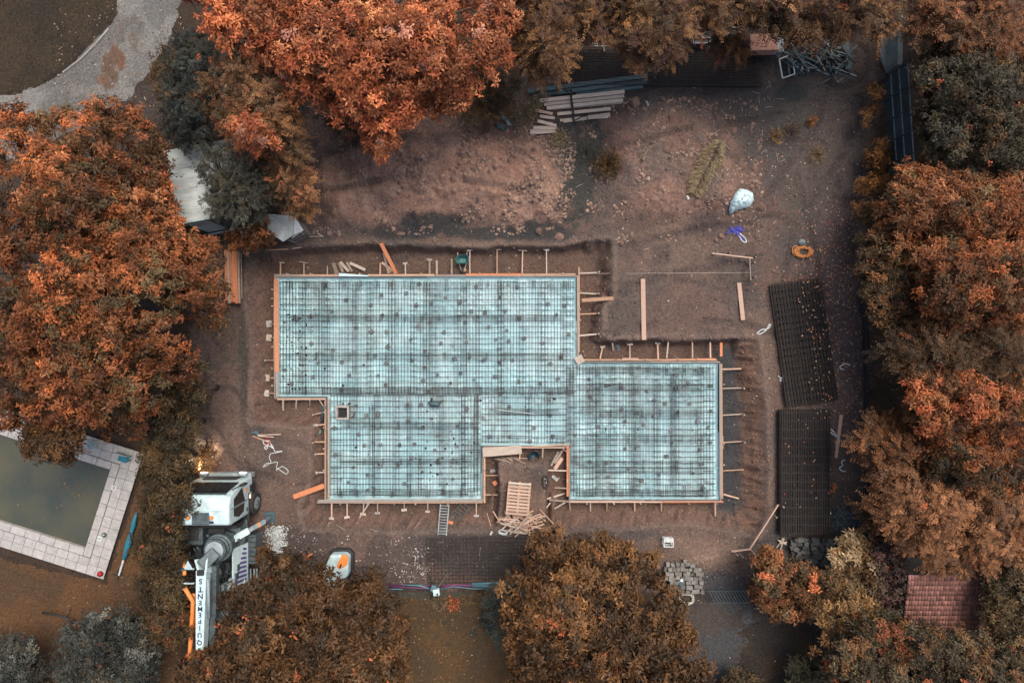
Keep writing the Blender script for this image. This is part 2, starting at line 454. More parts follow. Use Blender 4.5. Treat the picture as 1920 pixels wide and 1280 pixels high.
col = mixc(col, (.054, .047, .046), damp * .6)
# floor and banks of the excavation
fl = sstep(.45, .95, gt)
col = mixc(col, (.090, .060, .048), fl * .9)
col = mixc(col, (.060, .048, .042), fl * sstep(.52, .66, n1) * .6)
col = mixc(col, (.038, .040, .044), fl * sstep(1345, 1360, qx) * sstep(640, 660, qy) * .95)
col = mixc(col, (.124, .080, .064), gbank * .85 * (qx < 1390))
col = mixc(col, (.122, .074, .054), gbank * .9 * (qx >= 1390))
col = mixc(col, (.045, .038, .034), gbank * sstep(.52, .7, n2) * .6)
col = mixc(col, (.13, .098, .082), np.exp(-((gd + .12) / .15) ** 2) * .55)
pk = sstep(.56, .66, fbm(X4 * .55, Y4 * .55, 35, 3)) * np.maximum(gm1, gm2 * .6)
col = mixc(col, (.235, .138, .105), pk * .7)
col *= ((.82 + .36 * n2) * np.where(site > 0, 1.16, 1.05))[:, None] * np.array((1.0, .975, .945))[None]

def ground_mat(name, attr='tint', gain=1.0, bump=.6):
    m = bpy.data.materials.new(name); m.use_nodes = True
    t = m.node_tree; b = t.nodes['Principled BSDF']; L = t.links.new
    b.inputs['Roughness'].default_value = .95; b.inputs['Specular IOR Level'].default_value = .15
    at = nd(t, 'ShaderNodeAttribute', attribute_name=attr)
    tc = nd(t, 'ShaderNodeTexCoord')
    n1 = nd(t, 'ShaderNodeTexNoise', Scale=9., Detail=8., Roughness=.7); L(tc.outputs['Object'], n1.inputs['Vector'])
    n2 = nd(t, 'ShaderNodeTexVoronoi', Scale=11.); L(tc.outputs['Object'], n2.inputs['Vector'])
    r1 = nd(t, 'ShaderNodeMapRange'); r1.inputs[1].default_value = .3; r1.inputs[2].default_value = .7; r1.inputs[3].default_value = .62 * gain; r1.inputs[4].default_value = 1.42 * gain
    L(n1.outputs[0], r1.inputs[0])
    mx = nd(t, 'ShaderNodeMix', data_type='RGBA', blend_type='MULTIPLY'); mx.inputs[0].default_value = 1
    L(at.outputs['Color'], mx.inputs[6]); L(r1.outputs[0], mx.inputs[7])
    r2 = nd(t, 'ShaderNodeMapRange'); r2.inputs[1].default_value = 0; r2.inputs[2].default_value = .75; r2.inputs[3].default_value = 1.15; r2.inputs[4].default_value = .82
    L(n2.outputs[0], r2.inputs[0])
    m2 = nd(t, 'ShaderNodeMix', data_type='RGBA', blend_type='MULTIPLY'); m2.inputs[0].default_value = 1
    L(mx.outputs[2], m2.inputs[6]); L(r2.outputs[0], m2.inputs[7]); L(m2.outputs[2], b.inputs['Base Color'])
    n3 = nd(t, 'ShaderNodeTexNoise', Scale=16., Detail=7., Roughness=.65); L(tc.outputs['Object'], n3.inputs['Vector'])
    bp = nd(t, 'ShaderNodeBump', Strength=bump, Distance=.08); L(n3.outputs[0], bp.inputs['Height']); L(bp.outputs[0], b.inputs['Normal'])
    return m
GM = ground_mat('soil')
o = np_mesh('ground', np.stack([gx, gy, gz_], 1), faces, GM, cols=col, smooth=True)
tag(o, 'bare brown earth of the building plot with spoil heaps and pit', kind='structure')

def sheet(name, poly, dz, c1, c2, label, step=.07, wob=6., patch=None):
    xs = [p[0] for p in poly]; ys = [p[1] for p in poly]
    x0, x1 = (min(xs) - 960) / 40., (max(xs) - 960) / 40.; y0, y1 = (640 - max(ys)) / 40., (640 - min(ys)) / 40.
    ax = np.arange(x0 - .2, x1 + .2, step); ay = np.arange(y0 - .2, y1 + .2, step)
    mx, my = np.meshgrid(ax, ay); mx, my = mx.ravel(), my.ravel()
    px, py = 960 + mx * 40, 640 - my * 40
    n = fbm(px / 18., py / 18., 41, 4)
    d = sdist(px, py, poly) + (n - .5) * 2 * wob
    z = -.05 + dz + (fbm(px / 30., py / 30., 43) - .5) * .02 + np.where(d < 0, -.03, 0)
    nx = len(ax); ii = np.arange((len(ay) - 1) * (nx - 1)); a = (ii // (nx - 1)) * nx + ii % (nx - 1)
    f = np.stack([a, a + 1, a + nx + 1, a + nx], 1)
    f = f[(d[f] > -2).sum(1) >= 3]
    k = sstep(.38, .62, fbm(px / 50., py / 50., 44, 4))[:, None]
    c = np.array(c1)[None] * (1 - k) + np.array(c2)[None] * k
    if patch:
        for (cx, cy, rx, ry, cc) in patch:
            kk = sstep(-.1, .4, 1 - np.sqrt(((px - cx) / rx) ** 2 + ((py - cy) / ry) ** 2) + (n - .5) * 1.6)[:, None]
            c = c * (1 - kk) + np.array(cc)[None] * kk
    o = np_mesh(name, np.stack([mx, my, z], 1), f, GM2, cols=c, smooth=True)
    return tag(o, label, kind='structure')
GM2 = ground_mat('packed_surface', bump=.35)
sheet('driveway', DRIVE, .035, (.165, .162, .152), (.115, .112, .106), 'pale grey gravel driveway curving through the corner', patch=[(215, 110, 20, 30, (.13, .07, .045)), (195, 150, 14, 12, (.14, .075, .05)), (180, 170, 50, 14, (.15, .145, .135)), (290, 20, 30, 50, (.12, .12, .115)), (270, 120, 30, 40, (.13, .128, .12)), (225, 60, 14, 30, (.11, .10, .09)), (205, 128, 20, 34, (.10, .07, .052)), (250, 70, 10, 40, (.12, .105, .09))], wob=11.)
sheet('lawn', LAWN_S, .035, (.088, .053, .025), (.064, .045, .027), 'brown autumn lawn between the two dark trees', patch=[(935, 1170, 28, 45, (.055, .065, .055)), (800, 1110, 90, 14, (.05, .055, .045)), (818, 1192, 6, 7, (.03, .038, .034)), (888, 1186, 7, 9, (.03, .035, .032)), (836, 1165, 5, 7, (.03, .036, .032)), (840, 1208, 5, 6, (.03, .036, .032))])
sheet('lawn', LAWN_W, .035, (.098, .052, .026), (.070, .044, .026), 'brown lawn round the pool terrace')
sheet('lawn', LAWN_NW, .035, (.050, .036, .024), (.034, .028, .021), 'dark lawn beside the gravel driveway')
sheet('asphalt_yard', ASPH, .022, (.052, .054, .057), (.052, .044, .039), 'dark worn hard standing beside the stacked setts', patch=[(1400, 1190, 14, 60, (.066, .070, .074)), (1375, 1140, 40, 12, (.06, .06, .06)), (1410, 1240, 12, 50, (.062, .066, .07)), (1320, 1160, 40, 30, (.06, .05, .044))])
sheet('lawn', LAWN_SE, .040, (.058, .040, .026), (.034, .031, .029), 'dark patchy lawn beside the hard standing', wob=26.)

# ------------------------------------------------------------------ swimming pool and terrace
def W2(p, z=0.0):
    q = P(p[0], p[1], z); return (q.x, q.y)
pool = thing('swimming_pool', 'swimming pool with murky olive water and pale stone coping', 'pool', P(120, 950, -.1))
m = MB(); m.prism([W2(q, -.16) for q in WATER], -.2, -.16)
watm = M('pool_water', (.080, .078, .048), (.040, .050, .044), rough=.05, scale=.35, bump=.12, bscale=2.2, spec=.5)
m.build('water', watm, pool)
cw = 14
for (u0, u1, v0, v1) in [(-260, -.5, -cw, 0), (-260, -.5, 155, 155 + cw), (0, cw, -cw, 155 + cw)]:
    n = 9 if u1 - u0 > 50 else 7
    for k in range(n):
        if u1 - u0 > 50: uu0, uu1, vv0, vv1 = u0 + (u1 - u0) * k / n + .4, u0 + (u1 - u0) * (k + 1) / n - .4, v0, v1
        else: uu0, uu1, vv0, vv1 = u0, u1, v0 + (v1 - v0) * k / n + .4, v0 + (v1 - v0) * (k + 1) / n - .4
        mb = MB().prism([W2(POOL(*q)) for q in ((uu0, vv0), (uu1, vv0), (uu1, vv1), (uu0, vv1))], -.45, .022)
        mb.build('coping_stone', MAT['paver'], pool, bevel=.012)
terr = thing('pool_terrace', 'pale square paving slabs around the swimming pool', 'terrace', P(200, 950, -.1))
m = MB(); m.prism([W2(POOL(*q)) for q in ((15, -47), (49, -47), (49, 199), (15, 199))], -.12, -.012)
m.prism([W2(POOL(*q)) for q in ((-260, -47), (14.5, -47), (14.5, -15), (-260, -15))], -.12, -.012)
m.prism([W2(POOL(*q)) for q in ((-260, 170), (14.5, 170), (14.5, 199), (-260, 199))], -.12, -.012)
m.build('bedding', MAT['dark'], terr)
def slab(u0, u1, v0, v1):
    g = .35; j = R.uniform(-.004, .004)
    MB().prism([W2(POOL(*q)) for q in ((u0 + g, v0 + g), (u1 - g, v0 + g), (u1 - g, v1 - g), (u0 + g, v1 - g))], -.011, .014 + j).build('paving_slab', MAT['paver'], terr)
for k in range(13):
    v0 = -48 + k * 248 / 13.
    slab(15, 32, v0, v0 + 248 / 13.); slab(32, 50, v0, v0 + 248 / 13.)
for k in range(13):
    u0 = -260 + k * 275 / 13.
    slab(u0, u0 + 275 / 13., -48, -31.5); slab(u0, u0 + 275 / 13., -31.5, -15)
    slab(u0, u0 + 275 / 13., 169.5, 184.5); slab(u0, u0 + 275 / 13., 184.5, 200)
# ------------------------------------------------------------------ foundation: membrane, formwork, reinforcement
ZM, ZL, ZU, ZF = -.44, -.36, -.27, -.22        # membrane, lower mesh, upper mesh, formwork top
SLAB = [(521, 521), (1080, 520), (1081, 680), (1344, 680), (1346, 934), (1069, 934), (1069, 834), (903, 834), (904, 935), (616, 935), (616, 743), (521, 743)]
WSLAB = [W2(q, ZM) for q in SLAB]

def membrane():
    step = .06
    wx = [q[0] for q in WSLAB]; wy = [q[1] for q in WSLAB]
    # axis-parallel sheet built on lines that include the outline's own corners
    def axis(vals):
        vals = sorted(set(round(v, 3) for v in vals)); out = []
        for a, b in zip(vals[:-1], vals[1:]):
            n = max(1, int(round((b - a) / step))); out += list(np.linspace(a, b, n, endpoint=False))
        return np.array(out + [vals[-1]])
    ax, ay = axis(wx), axis(wy)
    mx, my = np.meshgrid(ax, ay); mx, my = mx.ravel(), my.ravel()
    d = sdist(mx, my, WSLAB)
    # wrinkles of the loose foil
    a = fbm(mx * .7, my * .7, 51, 3) * 5
    wr = np.abs(np.sin(mx * 6 + a * 3 + fbm(mx * 2, my * 2, 52) * 9)) ** 6 * fbm(mx * .8, my * .8, 53)
    wr2 = np.abs(np.sin((mx * .6 + my) * 9 + fbm(mx * 3, my * 3, 54) * 12)) ** 5 * sstep(.45, .65, fbm(mx * .5, my * .5, 55))
    east = sstep(2.0, 3.5, mx)
    z = ZM + wr * .026 * (1 + .6 * east) + wr2 * .040 * (1 + .8 * east) + (fbm(mx * 5, my * 5, 56) - .5) * .02
    up = sstep(.09, .0, d)                       # the foil runs up the boards
    z = z + up * .16 * (.75 + .5 * fbm(mx * 1.5, my * 1.5, 57))
    nx = len(ax); ii = np.arange((len(ay) - 1) * (nx - 1)); a0 = (ii // (nx - 1)) * nx + ii % (nx - 1)
    f = np.stack([a0, a0 + 1, a0 + nx + 1, a0 + nx], 1)
    cx, cy = mx[f].mean(1), my[f].mean(1)
    f = f[sdist(cx, cy, WSLAB) > 0]
    px, py = 960 + mx / (28.56 / 28) * 40, 640 - my / (28.56 / 28) * 40
    n = fbm(mx * 1.6, my * 1.6, 58, 5); n2 = fbm(mx * 5, my * 5, 59, 4)
    dirt_shade = sstep(.54, .78, n) * .30 + sstep(.58, .72, n2) * .22 * sstep(.4, .6, fbm(mx * .4, my * .4, 64, 3)) + sstep(.5, .7, fbm(mx * .35, my * 1.2, 65, 3)) * .16 + sstep(.5, .7, fbm(mx * 1.2, my * .35, 66, 3)) * .16
    for (x, y, rx, ry, st) in ((823, 745, 16, 30, .55), (828, 800, 14, 40, .35), (895, 770, 10, 60, .55), (893, 815, 9, 30, .5), (935, 800, 40, 40, .12), (760, 720, 150, 12, .2), (1130, 870, 60, 16, .2),
                               (640, 735, 60, 10, .25), (1150, 720, 60, 14, .25), (1000, 760, 60, 30, .15), (1100, 590, 20, 90, .12), (560, 735, 50, 8, .3), (1200, 730, 130, 40, .12), (1060, 760, 20, 70, .15), (850, 860, 60, 20, .12)):
        k = 1 - np.sqrt(((px - x) / rx) ** 2 + ((py - y) / ry) ** 2) + (n2 - .5) * 1.4
        dirt_shade = np.maximum(dirt_shade, sstep(-.1, .6, k) * st)
    c0 = np.array((.40, .66, .715)); c1 = np.array((.50, .74, .785)); cd = np.array((.13, .11, .10))
    k = sstep(.35, .65, fbm(mx * .9, my * .9, 60, 3))[:, None]
    c = c0 * (1 - k) + c1 * k
    dirt_shade = np.maximum(dirt_shade, sstep(.14, .0, d) * .45)  # rim along the boards painted darker, as shading of the upturned foil
    c = c * (1 - dirt_shade[:, None]) + cd * dirt_shade[:, None]
    mm = M('membrane', (1, 1, 1), (.86, .9, .9), rough=.4, scale=2.5, bump=.8, bscale=5., attr='tint', spec=.45)
    o = np_mesh('plastic_membrane', np.stack([mx, my, z], 1), f, mm, cols=c, smooth=True)
    tag(o, 'pale teal plastic membrane spread inside the foundation formwork', 'membrane')
membrane()

# formwork: every board, strut and foot plate a part of its own
form = thing('foundation_formwork', 'timber formwork of boards and struts around the foundation slab', 'formwork', P(930, 728, -.66))
def zrun(p0, p1, w_, h_, z, mat, name='board', jit=0):
    a, b = P(p0[0], p0[1], z), P(p1[0], p1[1], z)
    return MB().beam(a, b, w_, h_).build(name, MAT[mat], form)
FW = [(518.5, 519), (1082, 518), (1083, 678), (1346.5, 678), (1348.5, 936.5), (1067, 936.5), (1067, 836), (905.5, 836), (906, 937.5), (613.5, 937.5), (613.5, 745.5), (518.5, 745.5)]
bm = ['formgrey', 'grey', 'formgrey', 'formgrey', 'grey', 'formgrey', 'grey', 'formgrey', 'grey', 'formgrey', 'grey', 'formgrey']
for i in range(len(FW)):
    p, q = Vector(FW[i]), Vector(FW[(i + 1) % len(FW)])
    L_ = (q - p).length; n = max(1, int(round(L_ / 150)))
    for k in range(n):
        a, b = p.lerp(q, k / n), p.lerp(q, (k + 1) / n)
        dv = (q - p).normalized() * .35
        zz = ZF - .22 + R.uniform(-.006, .006)
        zrun(a + dv, b - dv, .055, .44, zz, bm[i] if (k + i) % 3 else 'grey')
# walers and top planks along the outside (photo pixel ends, width in metres)
for p, q, wd, mt in [((514, 515.3), (560, 515.5), .06, 'grey'), ((560, 515.6), (640, 515.8), .06, 'wood'), ((690, 516), (815, 515.5), .085, 'wood'), ((818, 515.4), (878, 515.2), .05, 'grey'), ((874, 514.6), (978, 514.4), .09, 'orange'), ((979, 514.8), (1079, 514), .075, 'wood'),
                     ((1085.6, 501), (1085.6, 660), .07, 'wood'), ((1090, 674.3), (1344, 674.2), .055, 'wood'), ((1167, 672), (1197, 672), .05, 'pink'), ((1240, 674.6), (1342, 672.8), .07, 'orange'),
                     ((1352, 642), (1352, 668), .12, 'orange'), ((1352.3, 682), (1353.6, 934), .085, 'wood'), ((1030, 937), (1068, 939.5), .08, 'grey'), ((1069, 940.3), (1240, 940.4), .07, 'pink'), ((1240, 940.6), (1356, 939.9), .07, 'orange'),
                     ((1064.2, 833), (1064.2, 930), .095, 'orange'), ((906, 839.3), (1060, 838.9), .05, 'pink'), ((908.6, 858), (908.6, 942), .075, 'wood'), ((595, 941), (700, 941.3), .08, 'grey'), ((700, 941.5), (905, 941), .08, 'wood'),
                     ((610.4, 750), (610.4, 935), .07, 'wood'), ((616.2, 747), (616.2, 933), .09, 'grey'), ((520, 748.3), (610, 748), .055, 'pink'), ((514.7, 524), (514.7, 640), .05, 'grey'), ((514.4, 640), (515.6, 744), .05, 'wood')]:
    zrun(p, q, wd, .05, ZF - .03 + R.uniform(-.01, .01), mt, 'waler')
zrun((518.2, 522), (518.6, 612), .17, .028, ZF + .02, 'orange', 'top_plank')
zrun((518.8, 612.6), (519.4, 697), .17, .028, ZF + .02, 'orange', 'top_plank')
zrun((519.2, 697.6), (520.2, 744), .13, .028, ZF + .02, 'formgrey', 'top_plank')
zrun((597, 938.6), (904, 937.6), .13, .028, ZF + .02, 'formgrey', 'top_plank')
zrun((1350.2, 684), (1350.6, 930), .09, .028, ZF + .02, 'formgrey', 'top_plank')
# struts: (form end, foot end, section, material, foot plate)
ST = [((526, 515), (526, 492), 't'), ((570, 515), (570, 492), 't'), ((614, 515), (614, 499), ''), ((713, 515), (713, 493), ''), ((760.5, 517), (760, 494), 'p'), ((805.5, 515), (805.5, 487), 'p'), ((819, 517), (819, 488), ''),
      ((847, 517), (847, 485), ''), ((881, 514), (881, 468), 'p'), ((932, 513), (932, 468), 't'), ((979, 513), (980, 470), 't'), ((1025, 513), (1024.5, 468), 'p'),
      ((1086, 549), (1121, 551), 's'), ((1086, 589), (1121, 587.5), 's'), ((1086, 629), (1121, 626), 's'), ((1087, 512), (1122, 511), 's'),
      ((1125, 672), (1130, 650), 'p'), ((1181, 672), (1181, 645), 'p'), ((1234, 673), (1233, 643), 'p'), ((1250, 671), (1253, 641), ''), ((1298.5, 671), (1298, 641), ''), ((1332, 671), (1331.5, 641), ''),
      ((1354, 692), (1390, 691), ''), ((1355, 728), (1391, 727), 's'), ((1355, 778), (1391, 776), 's'), ((1356, 829), (1392, 827), 's'), ((1356, 882), (1394, 880), ''), ((1356, 926), (1385, 934), ''),
      ((1068, 941), (1069, 957), ''), ((1107, 941), (1107, 958), ''), ((1138, 941), (1138, 957), ''), ((1190, 941), (1190, 958), ''), ((1341, 941), (1341, 967), ''), ((1240, 941), (1240, 958), ''),
      ((609, 772), (591, 776), 's'), ((609, 795), (591, 797), 'p'), ((609, 828), (590, 828), 's'), ((609, 850), (589, 851), 'p'), ((609, 885), (590, 885.5), 'p'),
      ((622, 943), (622, 971), 'p'), ((651, 943), (651, 969), 'p'), ((682, 943), (681, 963), 'p'), ((692, 943), (674, 970), ''), ((708, 943), (708, 961), 'p'), ((758, 943), (758, 955), 'p'), ((802, 943), (802, 958), 'p'), ((893, 943), (893, 966), 'p'),
      ((514, 607), (505, 607), 'P'), ((514, 633), (505, 633), 'P'), ((514, 675), (502, 675), 's'), ((514, 708), (501, 708), 'P'), ((514, 737), (500, 737), 'P'),
      ((531, 750), (531, 769), ''), ((556, 750), (555, 766), ''), ((581, 750), (581, 760), ''), ((599, 750), (609, 765), ''),
      ((910, 891), (933, 890.5), ''), ((910, 927), (934, 927), ''), ((1062, 882), (1027, 881), ''), ((1062, 915), (1040, 914), ''), ((1063, 847), (1050, 836), ''), ((1018, 839), (1017, 858), ''),
      ((1025, 935), (1060, 924), ''), ((1060, 941), (1040, 953), ''), ((1032, 942), (1024, 952), '')]
for i, (a, b, k) in enumerate(ST):
    pa = P(a[0], a[1], ZF - .06); qb = gp(b[0], b[1]); pb = P(b[0], b[1], max(qb.z + .03, -.62))
    if pb.z > ZF + .1: pb = P(b[0], b[1], ZF + .02)
    mt = ['pale', 'wood', 'pale', 'pink'][R.randrange(4)]
    ww = R.choice([.045, .05, .06, .07])
    if i in (5, 6, 7): ww = .09; mt = 'grey'
    o = MB().beam(pa, pb, ww, .04).build('strut', MAT[mt], form)
    dv = (Vector(b) - Vector(a)).normalized()
    if k in 'pP' and k:
        s_ = .26 if k == 'P' else R.uniform(.2, .28)
        MB().box(pb + Vector((0, 0, .035)), (s_, s_ * (1.2 if k == 'P' else .45), .03), R.uniform(-.2, .2)).build('foot_plate', MAT['conc'] if R.random() < .6 else MAT['pale'], o)
    elif k == 't':
        MB().box(pb + Vector((0, 0, .04)), (.42, .04, .04), R.uniform(-.25, 0)).build('foot_plate', MAT['pale'], o)
    elif k == 's':
        MB().box(pb + Vector((0, 0, .12)), (.05, .06, .42), 0).build('stake', MAT['pale'], o)
# stakes nailed to the outside of the walers
for x, y in [(540, 514), (584, 514), (630, 514), (676, 514), (740, 514), (790, 514), (900, 513), (955, 513), (1005, 515), (1055, 513), (1087, 545), (1087, 580), (1087, 600), (1125, 673), (1155, 674), (1210, 673), (1270, 673), (1305, 672), (1355, 720), (1355, 830), (1355, 870), (1100, 942), (1150, 942), (1200, 942), (1290, 942),
             (1063, 870), (1063, 900), (910, 880), (910, 910), (640, 943), (690, 943), (740, 943), (780, 943), (840, 943), (609, 800), (609, 840), (609, 880), (609, 910), (513, 560), (513, 650), (513, 690), (513, 722), (513, 574), (513, 543)]:
    MB().box(P(x, y, ZF - .14), (.055, .055, .42), R.uniform(-.2, .2)).build('stake', MAT[R.choice(['pale', 'grey', 'wood'])], form)
MB().box(P(1353, 726, ZF - .05), (.05, .42, .06), .03).build('stake', MAT['orange'], form)
MB().box(P(1354.5, 829, ZF - .05), (.08, .6, .05), 0).build('stake', MAT['grey'], form)
MB().box(P(1086.5, 674, ZF + .06), (.38, .38, .025), .45).build('corner_plate', MAT['pale'], form)

# welded mesh sheets in two layers
def bars_mesh(xs, ys, x0, x1, y0, y1, z, r, wav=.012, seed=0, under=False):
    """vertical bars at xs, cross bars at ys; every bar a thin square rod"""
    vs, fs = [], []
    def rod(p, q):
        n = len(vs); d = (q - p).normalized(); s_ = d.cross(Vector((0, 0, 1))) * r; u = Vector((0, 0, r))
        for e in (p, q):
            vs.extend([e + s_ + u, e - s_ + u, e - s_ - u, e + s_ - u])
        fs.extend([(n, n + 4, n + 5, n + 1), (n + 1, n + 5, n + 6, n + 2), (n + 2, n + 6, n + 7, n + 3), (n + 3, n + 7, n + 4, n)])
    L1, L2 = [], []
    for x in xs:
        vs, fs = [], []
        a, b = R.uniform(-wav, wav), R.uniform(-wav, wav)
        ym = (y0 + y1) / 2
        rod(Vector((x + a, y0, z)), Vector((x + b, ym, z - .008))); rod(Vector((x + b, ym, z - .008)), Vector((x + a, y1, z)))
        L1.append((vs, fs))
    for y in ys:
        vs, fs = [], []
        a, b = R.uniform(-wav, wav), R.uniform(-wav, wav)
        xm = (x0 + x1) / 2
        zz = z + (-2 if under else 2) * r
        rod(Vector((x0, y + a, zz)), Vector((xm, y + b, zz))); rod(Vector((xm, y + b, zz)), Vector((x1, y + a, zz)))
        L2.append((vs, fs))
    return L1, L2

def rebar_sheet(x0, x1, y0, y1, z, sx, sy, r, label, group, mat, name='mesh_sheet', rz=0.0, ctr=None, under=False):
    ox, oy = R.uniform(0, .03), R.uniform(0, .05)
    nx = max(2, int((x1 - x0) / sx)); ny = max(2, int((y1 - y0) / sy))
    xs = [x0 + .015 + ox + sx * k for k in range(nx + 1) if x0 + ox + sx * k < x1 - .01]
    ys = [y0 + .02 + oy + sy * k for k in range(ny + 1) if y0 + oy + sy * k < y1 - .01]
    L1, L2 = bars_mesh(xs, ys, x0, x1, y0, y1, z, r, under=under)
    base = Vector(((x0 + x1) / 2, (y0 + y1) / 2, z))
    if ctr is not None: base = Vector(ctr)
    t = thing(name, label, 'mesh sheet', base, group)
    off = Vector(((x0 + x1) / 2, (y0 + y1) / 2, z))
    for nm, LL in (('long_bars', L1), ('cross_bars', L2)):
        mb = MB()
        for vs, fs in LL: mb.add([v - off + base for v in vs], fs)
        o = mb.build(nm, MAT[mat], t); o['kind'] = 'stuff'
    t.rotation_euler.z = rz
    return t

LBL = 'dark steel mesh sheet laid over the pale membrane inside the formwork'
GRP = 'mesh sheets laid in the foundation'
ORD = ['first', 'second', 'third', 'fourth', 'fifth', 'sixth', 'seventh', 'eighth', 'ninth', 'tenth', 'eleventh', 'twelfth', 'thirteenth', 'fourteenth']
def lay(px0, px1, py0, py1, z, off, blk):
    idx = 0
    a, b = P(px0, py1, z), P(px1, py0, z)
    x = a.x + off
    first = True
    xs0 = a.x
    while xs0 < b.x - .3:
        xs1 = min(xs0 + (2.4 if not first or off == 0 else 1.3), b.x)
        idx += 1
        rebar_sheet(xs0, xs1, a.y + R.uniform(0, .06), b.y - R.uniform(0, .06), z + R.uniform(-.012, .012), .15, .262, .0062, '%s-layer mesh sheet, %s from the left in the %s' % ('upper' if off else 'lower', ORD[idx - 1], blk), GRP, 'steel')
        first = False
        if xs1 >= b.x: break
        xs0 = xs1 - .33
for z, off in ((ZL, 0), (ZU, 1)):
    lay(524, 1077, 525, 740, z, off, 'large upper block of the slab')
    lay(619, 901, 724 if off else 738, 930, z + .005, off, 'lower left block of the slab')
    lay(903, 1066, 730 if off else 740, 831, z + .005, off, 'slab strip above the notch')
    lay(1062, 1341, 683, 931, z, off, 'right block of the slab')
# ladder-shaped bar chairs that hold the upper layer
def chair(px0, px1, py0, py1):
    a, b = P(px0, py1, ZU - .03), P(px1, py0, ZU - .03)
    t = thing('bar_chair', 'ladder-shaped steel spacer lying across the mesh', 'bar chair', ((a.x + b.x) / 2, (a.y + b.y) / 2, ZM), 'ladder spacers in the reinforcement')
    hz = px1 - px0 > py1 - py0
    mb = MB()
    for k in (0, 1):
        if hz: y = a.y if k == 0 else b.y; mb.beam((a.x, y, ZU + .03), (b.x, y + R.uniform(-.01, .01), ZU + .03), .014, .014)
        else: x = a.x if k == 0 else b.x; mb.beam((x, a.y, ZU + .03), (x, b.y, ZU + .03), .012, .012)
    mb.build('rail', MAT['steel'], t)
    mb = MB(); n = 3
    for k in range(n):
        f = (k + .5) / n
        for e in (-.035, .035):
            if hz: x = a.x + (b.x - a.x) * f + e; mb.beam((x, a.y - .05, ZU + .045), (x, b.y + .05, ZU + .045), .016, .016)
            else: y = a.y + (b.y - a.y) * f + e; mb.beam((a.x - .05, y, ZU + .045), (b.x + .05, y, ZU + .045), .016, .016)
    o = mb.build('rung', MAT['steel'], t); o['kind'] = 'stuff'
for y0, y1, x0, x1 in [(528, 536, 530, 1075), (591, 601, 538, 1072), (662, 673, 548, 1070), (726, 738, 525, 1070), (791, 800, 640, 895), (860, 869, 668, 890), (921, 930, 625, 895), (768, 777, 935, 1060), (821, 829, 915, 1060),
                       (692, 697, 1090, 1335), (720, 731, 1110, 1320), (769, 780, 1130, 1320), (816, 829, 1080, 1335), (863, 884, 1115, 1310), (921, 929, 1080, 1330)]:
    x = x0
    while x < x1 - 30:
        e = min(x + R.uniform(84, 118), x1)
        chair(x, e, y0 + R.uniform(-.6, .6), y1 + R.uniform(-.6, .6))
        x = e + R.choice([1, 3, 14])
for x0, x1, y0, y1 in [(796, 801, 530, 720), (866, 874, 528, 728), (933, 939, 530, 720), (662, 668, 530, 720), (866, 870, 745, 920), (890, 897, 740, 920), (1071, 1078, 690, 925), (1190, 1197, 690, 925), (1258, 1265, 700, 925), (1117, 1123, 690, 900), (698, 703, 750, 925), (765, 770, 745, 920)]:
    y = y0
    while y < y1 - 30:
        e = min(y + R.uniform(70, 100), y1); chair(x0, x1, y, e); y = e + R.choice([2, 10, 24])
# lapped bars that read as darker bands
def band(px0, px1, py0, py1, label):
    a, b = P(px0, py1, ZL + .03), P(px1, py0, ZL + .03); vert = py1 - py0 > px1 - px0
    t = thing('lapped_bars', label, 'rebar bundle', ((a.x + b.x) / 2, (a.y + b.y) / 2, ZM), 'bands of lapped bars')
    n = R.choice([3, 4, 5]); mb = MB()
    for k in range(n):
        f = (k + R.uniform(.2, .8)) / n
        if vert: x = a.x + (b.x - a.x) * f; mb.beam((x, a.y + R.uniform(0, .5), ZL + .03), (x + R.uniform(-.02, .02), b.y - R.uniform(0, .5), ZL + .03), .010, .010)
        else: y = a.y + (b.y - a.y) * f; mb.beam((a.x + R.uniform(0, .6), y, ZL + .045), (b.x - R.uniform(0, .6), y + R.uniform(-.02, .02), ZL + .045), .010, .010)
    o = mb.build('bars', MAT['steel'], t); o['kind'] = 'stuff'
for i, x in enumerate((592, 662, 732, 797, 868, 937, 1006)): band(x, x + R.uniform(9, 17), 526, 740, 'vertical band of lapped bars, %s from left in the large upper block' % ORD[i])
for i, y in enumerate((590, 661, 727)): band(528, 1074, y, y + 11, 'horizontal band of lapped bars, %s from top in the large upper block' % ORD[i])
for i, x in enumerate((690, 762, 820, 886)): band(x, x + R.uniform(10, 15), 745, 930, 'vertical band of lapped bars, %s from left in the lower left block' % ORD[i])
for i, y in enumerate((792, 860, 919)): band(622, 899, y, y + 10, 'horizontal band of lapped bars, %s from top in the lower left block' % ORD[i])
for i, x in enumerate((1064, 1116, 1186, 1256)): band(x, x + R.uniform(12, 20), 684, 930, 'vertical band of lapped bars, %s from left in the right block' % ORD[i])
for i, y in enumerate((686, 719, 768, 815, 864, 919)): band(1074, 1339, y, y + (20 if y == 864 else 12), 'horizontal band of lapped bars, %s from top in the right block' % ORD[i])
band(906, 1064, 767, 778, 'horizontal band of lapped bars in the strip above the notch')
